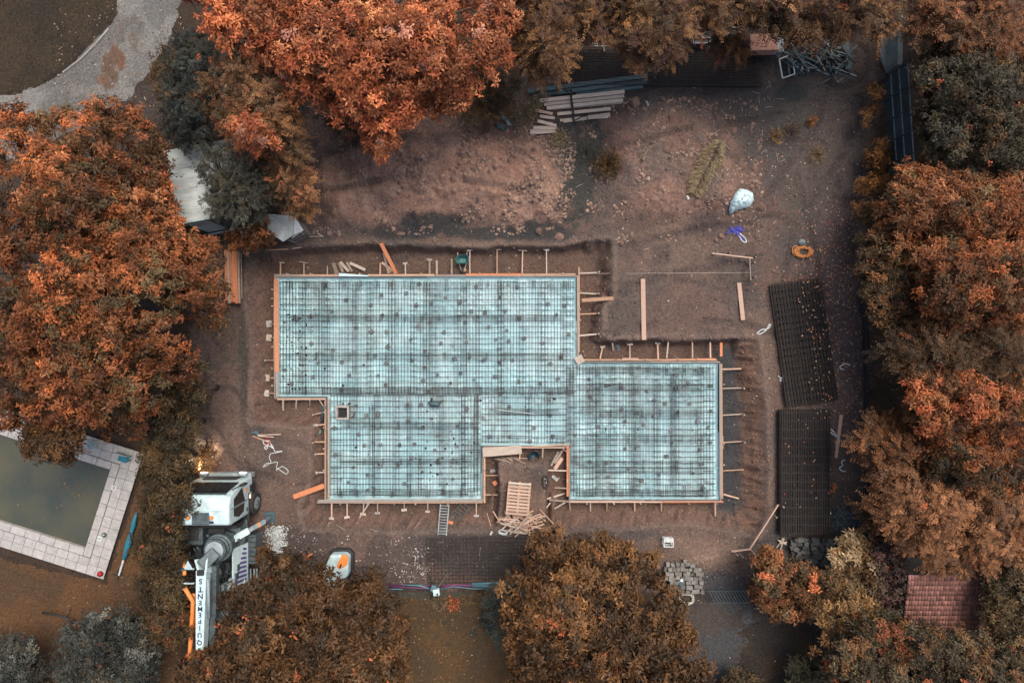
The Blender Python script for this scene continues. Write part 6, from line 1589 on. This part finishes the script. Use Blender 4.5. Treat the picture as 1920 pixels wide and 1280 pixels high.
# trees along the bottom
tree('oak_tree', 'broad brown tree half covering the pump truck', 'tree', (590, 1190),
     [(478, 1048), (505, 1030), (535, 1046), (568, 1042), (600, 1075), (640, 1098), (690, 1082), (708, 1075), (722, 1108), (740, 1150), (752, 1172), (768, 1215), (752, 1260), (760, 1345), (300, 1345), (330, 1268), (372, 1230), (400, 1200), (412, 1170), (418, 1112), (452, 1092), (485, 1085)],
     5.0, 1.7, 1.0, BROWN, 160, .28, dens=92, k=7, leaf=(.20, .082), spark=.012)
tree('oak_tree', 'broad brown tree at bottom centre below the pallets', 'tree', (1120, 1190),
     [(1000, 992), (1030, 985), (1062, 1015), (1092, 1030), (1125, 1004), (1158, 1012), (1188, 1040), (1205, 1062), (1218, 1035), (1234, 1040), (1238, 1082), (1262, 1100), (1285, 1140), (1296, 1200), (1312, 1232), (1332, 1262), (1345, 1345), (948, 1345), (962, 1240), (945, 1180), (932, 1128), (960, 1098), (985, 1062), (1004, 1030)],
     5.2, 1.7, 1.05, BROWN + [((.14, .070, .026), 2)], 161, .28, dens=92, k=7, leaf=(.20, .082), spark=.012)
tree('orange_shrub', 'orange and brown shrub in front of the dark sett pile', 'bush', (1480, 1090), [(1425, 1045), (1455, 1035), (1482, 1055), (1520, 1070), (1552, 1090), (1562, 1130), (1530, 1150), (1470, 1165), (1432, 1150), (1412, 1118)], 2.4, .9, .7, [((.21, .085, .034), 4), ((.13, .066, .027), 4), ((.085, .055, .026), 3), ((.40, .125, .05), .7)], 162, .09, dens=85, k=7, leaf=(.17, .075))
tree('cream_shrub', 'cream-leaved shrub beside the dark sett pile', 'bush', (1600, 1060), [(1562, 1020), (1600, 1004), (1640, 1018), (1655, 1060), (1650, 1100), (1600, 1110), (1566, 1080)], 2.3, .8, .65, TAN, 163, .08, dens=55, k=6, leaf=(.20, .075))
tree('maroon_shrub', 'dark maroon shrub left of the tiled garden house', 'bush', (1668, 1080), [(1640, 1020), (1670, 1018), (1700, 1060), (1706, 1120), (1680, 1148), (1650, 1130), (1640, 1080)], 2.3, .8, .6, MAROON, 164, .08, dens=85, k=7, leaf=(.13, .06))
tree('olive_tree', 'olive-brown tree between orange shrub and tiled house', 'tree', (1590, 1140), [(1545, 1095), (1600, 1090), (1640, 1110), (1650, 1150), (1610, 1180), (1560, 1185), (1535, 1150)], 2.8, .9, .7, [((.19, .11, .045), 5), ((.13, .085, .04), 4)], 165, .1, dens=90, k=8, leaf=(.15, .055))
tree('broadleaf_tree', 'green-brown tree at the lower right corner below the house', 'tree', (1680, 1230), [(1560, 1190), (1600, 1168), (1660, 1150), (1705, 1160), (1740, 1180), (1800, 1190), (1850, 1200), (1960, 1210), (1960, 1345), (1560, 1345), (1548, 1250)], 4.4, 1.4, .95, [((.072, .053, .027), 5), ((.052, .042, .025), 4), ((.13, .064, .026), 2), ((.28, .09, .04), .3)], 166, .22, dens=100, k=8, leaf=(.14, .05))
tree('low_bush', 'dark green bush at the bottom edge beside the asphalt', 'bush', (1515, 1255), [(1478, 1262), (1500, 1235), (1545, 1232), (1568, 1262), (1560, 1320), (1480, 1330)], 1.7, .7, .6, [((.10, .085, .045), 4), ((.075, .07, .045), 3)], 167, .06, dens=100, k=8, leaf=(.13, .05))
tree('low_bush', 'small dark bush at the bottom edge right of the centre tree', 'bush', (1400, 1290), [(1345, 1290), (1375, 1262), (1420, 1268), (1440, 1300), (1420, 1340), (1350, 1340)], 1.5, .6, .5, OLIVE, 168, .05, dens=90, k=8, leaf=(.12, .05))
tree('creeping_shrub', 'grey-green shrub spilling onto the lawn left of the centre tree', 'bush', (930, 1160), [(905, 1110), (945, 1100), (965, 1140), (960, 1190), (930, 1200), (908, 1165)], .8, .4, .5, [((.075, .085, .065), 4), ((.055, .065, .055), 3)], 169, .04, dens=75, k=8, leaf=(.12, .035))
# right-hand tree line
for i, (poly, base, zt, pal, st, lb) in enumerate([
    ([(1700, -70), (1960, -70), (1960, 110), (1800, 108), (1740, 80), (1706, 40)], (1790, 0), 5.4, RUST, 'frond', 'rusty conifer at the upper right corner'),
    ([(1740, 95), (1790, 70), (1860, 90), (1960, 80), (1960, 330), (1810, 318), (1752, 298), (1736, 250), (1730, 160)], (1790, 200), 5.6, [((.058, .048, .026), 5), ((.043, .038, .025), 4), ((.10, .055, .022), 2)], 'rosette', 'dark olive tree behind the panel fence'),
    ([(1695, 320), (1735, 298), (1800, 312), (1900, 318), (1960, 330), (1960, 450), (1800, 470), (1720, 450), (1660, 430), (1640, 400), (1668, 372)], (1770, 390), 5.4, REDOR, 'rosette', 'rust-orange tree below the panel fence'),
    ([(1622, 440), (1665, 425), (1720, 440), (1738, 500), (1730, 560), (1690, 605), (1640, 600), (1624, 540)], (1690, 515), 4.0, [((.085, .052, .023), 5), ((.06, .042, .023), 4), ((.15, .065, .025), 2)], 'rosette', 'brown tree beside the orange hose coil'),
    ([(1722, 470), (1760, 445), (1830, 460), (1960, 450), (1960, 600), (1800, 610), (1740, 590), (1728, 520)], (1800, 530), 6.2, REDOR, 'rosette', 'tall rust-red tree at the right edge, middle height'),
    ([(1690, 600), (1740, 590), (1820, 600), (1960, 600), (1960, 740), (1800, 742), (1720, 722), (1672, 690), (1660, 650)], (1780, 665), 5.2, BROWN, 'frond', 'brown feathery tree right of the tilted mesh stack'),
    ([(1700, 700), (1790, 690), (1860, 720), (1960, 730), (1960, 830), (1830, 822), (1760, 830), (1715, 790)], (1790, 755), 6.0, ORANGE[:2] + RUST, 'rosette', 'bright orange crown right of the narrow brown plank'),
    ([(1600, 830), (1640, 790), (1700, 788), (1760, 812), (1765, 860), (1730, 890), (1665, 895), (1625, 862)], (1690, 825), 3.8, RUST, 'frond', 'rust-coloured tree reaching over the right edging strip'),
    ([(1740, 830), (1830, 815), (1960, 830), (1960, 930), (1840, 930), (1770, 905)], (1830, 855), 5.2, REDOR + OLIVE, 'rosette', 'dark red-brown tree at the right edge'),
    ([(1640, 905), (1700, 885), (1760, 905), (1800, 930), (1960, 930), (1960, 1065), (1820, 1070), (1740, 1062), (1690, 1010), (1640, 950)], (1760, 960), 4.8, [((.25, .115, .05), 5), ((.19, .085, .038), 4), ((.115, .058, .03), 3)], 'frond', 'feathery orange tree above the tiled garden house'),
    ([(1618, 945), (1650, 940), (1680, 965), (1672, 1000), (1635, 995)], (1652, 965), 2.4, BROWN, 'frond', 'brown bush spilling over the dark gravel heap'),
    ([(1846, 1075), (1900, 1062), (1970, 1070), (1970, 1215), (1880, 1215), (1850, 1150)], (1905, 1135), 4.2, OLIVE, 'rosette', 'olive tree right of the tiled garden house')]):
    zt -= .6 if zt > 4.5 else .3
    tree('boundary_tree', lb, 'tree', base, poly, zt, 1.8 if zt > 4 else 1.0, .85, pal, 180 + i, .2 if zt > 4 else .1, dens=78 if st == 'frond' else 98, k=12 if st == 'frond' else 8, leaf=(.15, .05) if st == 'frond' else (.15, .056), style=st)
for i, (cx, cy, rx, ry, lb) in enumerate([(1638, 168, 13, 12, 'small orange-brown bush at the top end of the panel fence'), (1637, 218, 13, 20, 'bush in front of the upper half of the panel fence'), (1650, 288, 22, 26, 'largest bush in front of the panel fence'), (1640, 345, 30, 16, 'low brown bush below the panel fence'), (1628, 395, 22, 20, 'brown bush at the foot of the rust-orange tree')]):
    tree('fence_bush', lb, 'bush', (cx, cy), [(cx + rx * math.cos(a), cy + ry * math.sin(a)) for a in np.linspace(0, 6.2, 11)], 1.3, .5, .4, [((.28, .12, .035), 3), ((.18, .085, .03), 4), ((.12, .07, .03), 3)], 200 + i, .04, dens=80, k=7, leaf=(.13, .05))
# ---- weeds
def weed(name, label, px, py, r, h, n, pal, seed, wd=.03, lean=.7, cat='weed', fr=True):
    g = np.random.default_rng(seed); b = gp(px, py)
    t = thing(name, label, cat, b)
    az = g.random(n) * 6.28; el = g.uniform(.15, 1.2, n)
    d = np.stack([np.cos(az) * np.cos(el), np.sin(az) * np.cos(el), np.sin(el)], 1)
    m = MB()
    for k in range(min(n, 9)):
        q = b + Vector(d[k] * np.array((r, r, h)) * .8); m.tube([b, b.lerp(q, .5) + Vector((0, 0, .05)), q], [.012, .009, .004], 4)
    m.build('stem', MAT['bark'], t)
    pos = np.array(b)[None] + d * np.array((r, r, h)) * g.random((n, 1)) ** .6
    dd = nrm(d + g.normal(0, .5, (n, 3))); up = nrm(g.normal(0, .5, (n, 3)) + np.array((0, 0, 1)))
    v, f = leaf_quads(pos, dd, up, g.uniform(.07, .17, n), np.full(n, wd) * g.uniform(.7, 1.4, n))
    pc = np.array([c for c, _ in pal]); c = np.repeat(pc[g.integers(0, len(pal), n)] * np.exp(g.normal(0, .2, (n, 1))), 4, 0)
    v[:, 2] = np.maximum(v[:, 2], b.z + .005)
    np_mesh('foliage', v, f, MAT['leaf'], cols=c, parent=t)
weed('weed_bush', 'olive and rust weed clump between the two earth mounds', 1138, 312, .75, .8, 1100, OLIVE + [((.25, .12, .03), 3)], 301, .035)
weed('dark_weed', 'dark grass tuft left of the weed clump between the mounds', 1100, 290, .7, .4, 500, [((.045, .05, .042), 3), ((.06, .06, .045), 2)], 302, .02)
weed('weed_plant', 'sparse yellow-brown weed in the upper right yard', 1452, 258, .4, .5, 160, [((.35, .19, .05), 3), ((.22, .12, .04), 2)], 303)
weed('weed_plant', 'dark twiggy weed right of the sparse yellow-brown one', 1482, 250, .5, .5, 240, [((.05, .045, .04), 3), ((.22, .13, .05), 2)], 304)
weed('weed_plant', 'small orange upright weed in the upper right yard', 1518, 230, .22, .5, 160, [((.40, .16, .05), 3), ((.28, .12, .04), 2)], 305)
weed('weed_plant', 'spiky tan weed in the upper right yard', 1530, 291, .45, .35, 260, [((.24, .16, .06), 3), ((.2, .12, .05), 2)], 306, .02)
weed('dry_weed', 'tall dry greenish weed left of the plank piles', 985, 215, .8, .8, 900, STRAW + [((.14, .10, .045), 4)], 307, .025)
weed('dry_weed', 'pale dry weed on top of the plank pile end', 1012, 190, .5, .6, 420, STRAW, 308, .025)
weed('dry_weed', 'pale dry weed tuft below the short planks', 1050, 262, .5, .35, 420, STRAW, 309, .022)
weed('rust_plant', 'beige dry flower clump on the lawn below the tripod', 824, 1127, .38, .4, 260, [((.22, .17, .10), 3), ((.17, .12, .07), 2)], 310)
weed('rust_plant', 'bright orange flower clump on the lawn below the tripod', 850, 1129, .36, .35, 300, [((.50, .16, .07), 3), ((.38, .12, .05), 2)], 311)
weed('rust_plant', 'small tan flower clump right of the orange one', 876, 1121, .25, .3, 120, [((.20, .13, .06), 3)], 312)
weed('rust_plant', 'faint brown flower clump farthest right on the lawn', 893, 1123, .22, .25, 90, [((.14, .10, .05), 3)], 313)
weed('leaf_tuft', 'orange leaf tuft at the lower right of the straight stack', 1556, 912, .22, .3, 70, [((.48, .18, .06), 3)], 314, .06)
weed('leaf_tuft', 'tan leaf tuft by the dark gravel heap', 1586, 938, .2, .3, 60, [((.40, .24, .10), 3)], 315, .06)
# pale fern-like plant lying across the right mound
b = gp(1300, 365); t = thing('pale_fern', 'long pale feathery weed lying across the right mound', 'weed', b)
g = np.random.default_rng(320); e = gp(1350, 265, .25); ax = np.array(e - b); N = 1500
s_ = g.random(N); prof_ = (.08 + .42 * np.sin(np.clip(s_ * .8 + .1, 0, 1) * math.pi)) * (.7 + .5 * vn(s_ * 9, s_ * 0, 3))
sdv = np.array((-ax[1], ax[0], 0)) / np.linalg.norm(ax[:2]); sg = g.uniform(-1, 1, N)
pos = np.array(b)[None] + s_[:, None] * ax[None] + sdv[None] * (sg * prof_)[:, None] + np.array((0, 0, 1)) * (.08 + .25 * g.random(N) * (1 - np.abs(sg)))[:, None]
dd = nrm(sdv[None] * np.sign(sg)[:, None] * .8 - ax[None] / np.linalg.norm(ax) * .5 + g.normal(0, .25, (N, 3)))
v, f = leaf_quads(pos, dd, nrm(np.array((0, 0, 1))[None] + g.normal(0, .4, (N, 3))), g.uniform(.12, .30, N), g.uniform(.012, .03, N))
pc = np.array([c for c, _ in STRAW]); v[:, 2] = np.maximum(v[:, 2], np.repeat(gh(960 + pos[:, 0] * 40, 640 - pos[:, 1] * 40), 4) + .01)
np_mesh('foliage', v, f, MAT['leaf'], cols=np.repeat(pc[g.integers(0, 3, N)] * np.exp(g.normal(0, .2, (N, 1))), 4, 0), parent=t)
MB().tube([b, b.lerp(e, .5) + Vector((0, 0, .12)), e], [.02, .014, .006], 5).build('stem', MAT['bark'], t)

# ------------------------------------------------------------------ loose stuff on the ground
def surf(px, py, dz=0.0):
    px = np.asarray(px, float); py = np.asarray(py, float)
    z = gh(px, py); fl = np.zeros(len(px), bool)
    for f_ in FLATS: fl |= sdist(px, py, f_) > 0
    z = np.where(fl, -.01, z)
    return np.stack([(px - 960) / 40., (640 - py) / 40., z + dz], 1)
g = np.random.default_rng(400)
def scat(n, cx, cy, sx, sy): return g.normal(cx, sx, n), g.normal(cy, sy, n)
# rubble on the heaps
xs, ys = g.uniform(575, 1080, 12000), g.uniform(235, 440, 12000); k = fbm(xs / 40., ys / 40., 77) + .10 * (xs > 850) * (ys > 270) > .57
xs, ys = xs[k], ys[k]
x2, y2 = g.uniform(1100, 1430, 5000), g.uniform(185, 460, 5000); k = (fbm(x2 / 30., y2 / 30., 78) > .60) | ((x2 > 1370) & (y2 > 300) & (g.random(5000) < .5)) | ((y2 < 225) & (g.random(5000) < .4))
xs, ys = np.concatenate([xs, x2[k]]), np.concatenate([ys, y2[k]])
stones('rubble', surf(xs, ys, -.006), .018, .10, [(.27, .175, .13), (.22, .145, .11), (.31, .225, .175), (.17, .118, .095)], 'clods and stones strewn over the spoil heaps')
xs, ys = g.uniform(370, 1640, 4600), g.uniform(190, 1100, 4600); k = (sdist(xs, ys, SLAB) < -8)
stones('small_stones', surf(xs[k], ys[k]), .012, .05, [(.17, .125, .10), (.13, .10, .085), (.32, .29, .26), (.2, .16, .135)], 'small stones scattered over the bare earth')
xs = np.concatenate([scat(1300, 520, 1020, 8, 20)[0], scat(300, 512, 1000, 12, 18)[0]]); ys = np.concatenate([scat(1300, 520, 1020, 8, 20)[1], scat(300, 512, 1000, 12, 18)[1]])
k = ys > 985
stones('white_gravel', surf(xs[k], ys[k]), .02, .05, [(.45, .50, .50), (.32, .36, .36), (.55, .58, .56)], 'pale gravel spilled beside the pump truck')
xs = np.concatenate([g.uniform(640, 800, 110), scat(260, 775, 1065, 22, 26)[0], g.uniform(540, 660, 60)]); ys = np.concatenate([g.uniform(1000, 1095, 110), scat(260, 775, 1065, 22, 26)[1], g.uniform(1000, 1040, 60)])
k = (xs < 812) & (ys < 1094) & (ys > 998)
stones('white_chips', surf(xs[k], ys[k]), .015, .045, [(.45, .44, .42), (.3, .27, .25), (.55, .55, .53)], 'pale stone chips on the earth left of the mesh')
xs, ys = g.uniform(1552, 1670, 5200), g.uniform(948, 1012, 5200)
d_ = sdist(xs, ys, [(1553, 965), (1570, 950), (1625, 948), (1640, 975), (1668, 985), (1668, 1005), (1620, 1008), (1556, 1004)]); k = d_ > 0; xs, ys, d_ = xs[k], ys[k], d_[k]
pt = surf(xs, ys); pt[:, 2] += np.clip(d_ / 25., 0, 1) * .35
stones('dark_gravel', pt, .03, .075, [(.05, .062, .066), (.035, .042, .046), (.085, .10, .105)], 'heap of dark blue-grey gravel beside the straight mesh stack')

# crumbs of the soil itself, coloured like the earth they lie on
xs, ys = g.uniform(365, 1640, 34000), g.uniform(60, 1110, 34000)
k = (sdist(xs, ys, SLAB) < -7) & (fbm(xs / 26., ys / 26., 88, 4) + .10 * np.exp(-(sdist(xs, ys, PIT) / 14.) ** 2) > .50); xs, ys = xs[k], ys[k]
p_ = surf(xs, ys, -.008)
ix = np.clip(np.searchsorted(fx, p_[:, 0]), 0, len(fx) - 1); iy = np.clip(np.searchsorted(fy, p_[:, 1]), 0, len(fy) - 1)
oc = stones('soil_crumbs', p_, .014, .085, [(1, 1, 1)], 'loose crumbs of earth over the plot and pit banks')
cc = np.repeat(col[iy * len(fx) + ix] * np.exp(g.normal(.06, .16, (len(xs), 1))), 9, 0)
ca = np.ones((len(cc), 4), np.float32); ca[:, :3] = cc; oc.data.attributes['tint'].data.foreach_set('color', ca.ravel())
# clods big enough to pick out
cl = [(1010, 432, .2), (1036, 428, .15), (1048, 444, .26), (1190, 193, .34), (1208, 205, .16), (1283, 186, .2), (1301, 184, .14), (1318, 192, .17), (1330, 203, .2), (1340, 205, .16), (1345, 222, .2), (1296, 197, .15), (1250, 280, .2), (1375, 245, .22), (1362, 258, .2), (1390, 310, .26), (1415, 320, .24), (1427, 388, .28), (1352, 443, .18),
      (1342, 450, .16), (1330, 432, .14), (1165, 455, .18), (850, 335, .2), (660, 280, .15), (905, 405, .17), (925, 395, .15), (940, 410, .13), (955, 300, .14), (1000, 280, .16), (812, 290, .15), (745, 250, .16), (915, 255, .2), (1290, 350, .1), (705, 410, .14), (590, 400, .13), (1030, 290, .16), (1270, 390, .12), (1402, 430, .16), (1410, 350, .15), (1420, 345, .12)]
base_ = np.array([[1, 0, 0], [0, 1, 0], [-1, 0, 0], [0, -1, 0], [0, 0, .8], [.72, .72, .3], [-.72, .7, .3], [-.7, -.72, .3], [.7, -.72, .3], [.5, 0, .68], [-.5, 0, .66], [0, .5, .7], [0, -.5, .66]])
meshes = []
for j in range(5):
    vv = base_ * (1 + (g.random((13, 3)) - .5) * .4)
    bmx = bpy.data.meshes.new('clod'); import bmesh
    bm_ = bmesh.new(); [bm_.verts.new(q) for q in vv]; bm_.verts.new((.1, .1, -.4)); bmesh.ops.convex_hull(bm_, input=bm_.verts); bmesh.ops.subdivide_edges(bm_, edges=bm_.edges[:], cuts=1, use_grid_fill=True, fractal=.25, seed=j); bm_.to_mesh(bmx); bm_.free()
    bmx.materials.append(MAT['clod']); meshes.append(bmx)
for i, (x, y, r_) in enumerate(cl):
    o = bpy.data.objects.new('earth_clod', meshes[i % 5]); COL.objects.link(o); o.location = gp(x, y, r_ * .05); o.scale = (r_ * .8, r_ * .7, r_ * .6); o.rotation_euler.z = R.random() * 6.28
    tag(o, 'lump of brown earth lying on the spoil heaps', 'earth clod', 'earth clods on the heaps')
# fallen leaves
def litter(name, px, py, dz, cols, label, s0=.05, s1=.11):
    p = surf(px, py, .012) ; p[:, 2] += dz; N = len(p)
    a = g.random(N) * 6.28; d = np.stack([np.cos(a), np.sin(a), g.normal(0, .15, N)], 1); up = nrm(np.array((0, 0, 1))[None] + g.normal(0, .25, (N, 3)))
    L_ = g.uniform(s0, s1, N); v, f = leaf_quads(p, nrm(d), up, L_, L_ * .7)
    cc = np.array(cols)[g.integers(0, len(cols), N)] * np.exp(g.normal(0, .2, (N, 1)))
    o = np_mesh(name, v, f, MAT['leaf'], cols=np.repeat(np.clip(cc, 0, .8), 4, 0)); return tag(o, label, kind='stuff')
LC = [(.45, .20, .10), (.35, .13, .06), (.50, .36, .24), (.40, .28, .18), (.30, .09, .06)]
x1, y1 = g.normal(1560, 38, 900), g.uniform(380, 780, 900); x2, y2 = g.uniform(1490, 1620, 420), g.uniform(460, 640, 420); x3, y3 = g.uniform(1400, 1622, 260), g.uniform(230, 960, 260)
xs, ys = np.concatenate([x1, x2, x3]), np.concatenate([y1, y2, y3]); k = (xs < 1622) & (xs > 1380)
xs, ys = xs[k], ys[k]
k = (sdist(xs, ys, [(1440, 536), (1533, 524), (1564, 748), (1476, 758)]) < 0) | ((xs - 1440 + (ys - 536) * -.15 > 45) & (g.random(len(xs)) < .45)); xs, ys = xs[k], ys[k]
st_ = (sdist(xs, ys, [(1440, 536), (1533, 524), (1564, 748), (1476, 758)]) > 0); dz = np.where(st_, .38, np.where((xs > 1457) & (xs < 1547) & (ys > 768), .44, 0.))
litter('fallen_leaves', xs, ys, dz, LC, 'fallen leaves strewn over the right side of the plot')
xs, ys = g.uniform(100, 345, 500), g.uniform(0, 290, 500); litter('fallen_leaves', xs, ys, 0., [(.22, .12, .06), (.4, .3, .22), (.12, .07, .04)], 'fallen leaves over driveway and dark lawn')
xs, ys = g.uniform(370, 1640, 900), g.uniform(180, 1250, 900); k = sdist(xs, ys, SLAB) < -4; litter('fallen_leaves', xs[k], ys[k], 0., LC + [(.55, .5, .42)], 'sparse fallen leaves across the building plot', .04, .09)
xs, ys = np.concatenate([g.normal(130, 20, 60), g.uniform(10, 195, 40)]), np.concatenate([g.normal(915, 16, 60), g.uniform(860, 1010, 40)]); p = surf(xs, ys); k = sdist(xs, ys, WATER) > 3; xs, ys, p = xs[k], ys[k], p[k]; litter('floating_leaves', xs, ys, -.165 - p[:, 2], [(.22, .12, .07), (.16, .085, .05)], 'brown leaves floating on the pool', .05, .12)
xs, ys = g.uniform(480, 520, 60), g.uniform(1140, 1160, 60)
xs, ys = np.concatenate([g.uniform(750, 975, 220), g.uniform(110, 340, 260)]), np.concatenate([g.uniform(1115, 1290, 220), g.uniform(1080, 1290, 260)]); k = (sdist(xs, ys, DECK) < -2); litter('fallen_leaves', xs[k], ys[k], .02, [(.26, .13, .05), (.18, .08, .035), (.34, .24, .14)], 'fallen leaves on the two brown lawns')
# short grass on the lawns
def grass(poly, n, cols, label, seed, hh=(.03, .09)):
    gg = np.random.default_rng(seed); X_ = [q[0] for q in poly]; Y_ = [q[1] for q in poly]
    xs, ys = gg.uniform(max(min(X_), -40), min(max(X_), 1960), n), gg.uniform(max(min(Y_), -40), min(max(Y_), 1330), n); k = sdist(xs, ys, poly) > -3; xs, ys = xs[k], ys[k]
    p = surf(xs, ys, -.005); N = len(p); d = nrm(np.stack([gg.normal(0, .8, N), gg.normal(0, .8, N), gg.uniform(.3, 1, N)], 1))
    L_ = gg.uniform(*hh, N); sdv = nrm(np.cross(d, np.array((0, 0, 1.))[None])) * .009
    v = np.stack([p + sdv, p - sdv, p + d * L_[:, None]], 1).reshape(-1, 3)
    nn = fbm(xs / 40., ys / 40., 5)[:, None]
    cc = (np.array(cols[0])[None] * (1 - nn) + np.array(cols[1])[None] * nn) * np.exp(gg.normal(0, .25, (N, 1)))
    tag(np_mesh('grass', v, np.arange(N * 3).reshape(-1, 3), MAT['leaf'], cols=np.repeat(cc, 3, 0)), label, kind='stuff')
grass(LAWN_S, 26000, [(.115, .066, .03), (.08, .058, .032)], 'short brown grass of the lawn between the trees', 501)
grass(LAWN_W, 30000, [(.13, .066, .03), (.085, .052, .03)], 'short orange-brown grass beside the pool', 502)
grass(LAWN_NW, 24000, [(.05, .042, .028), (.035, .032, .025)], 'dark grass beside the driveway', 503)
grass(LAWN_SE, 14000, [(.075, .05, .03), (.045, .042, .035)], 'thin dark grass beside the hard standing', 504)
# twigs
m = MB()
for i in range(60):
    x, y = (g.uniform(1280, 1480), g.uniform(150, 300)) if i < 36 else (g.uniform(560, 960), g.uniform(985, 1040)) if i < 46 else (g.uniform(1080, 1480), g.uniform(200, 470))
    a = g.random() * 6.28; L_ = g.uniform(6, 18); q0, q1 = gp(x, y, .03), gp(x + L_ * math.cos(a), y + L_ * math.sin(a), .03); m.tube([q0, q0.lerp(q1, .5) + Vector((0, 0, .02)), q1], .008, 4)
a_ = [(118, 136), (150, 112), (180, 82), (204, 54)]
tag(MB().tube([P(x, y, .01) for x, y in a_], .04, 6).build('drive_edging', MAT['conc']), 'thin pale edging along the inside of the driveway bend', 'edging')
tag(m.build('twigs', MAT['pale']), 'pale twigs and straws lying on the bare earth', kind='stuff')
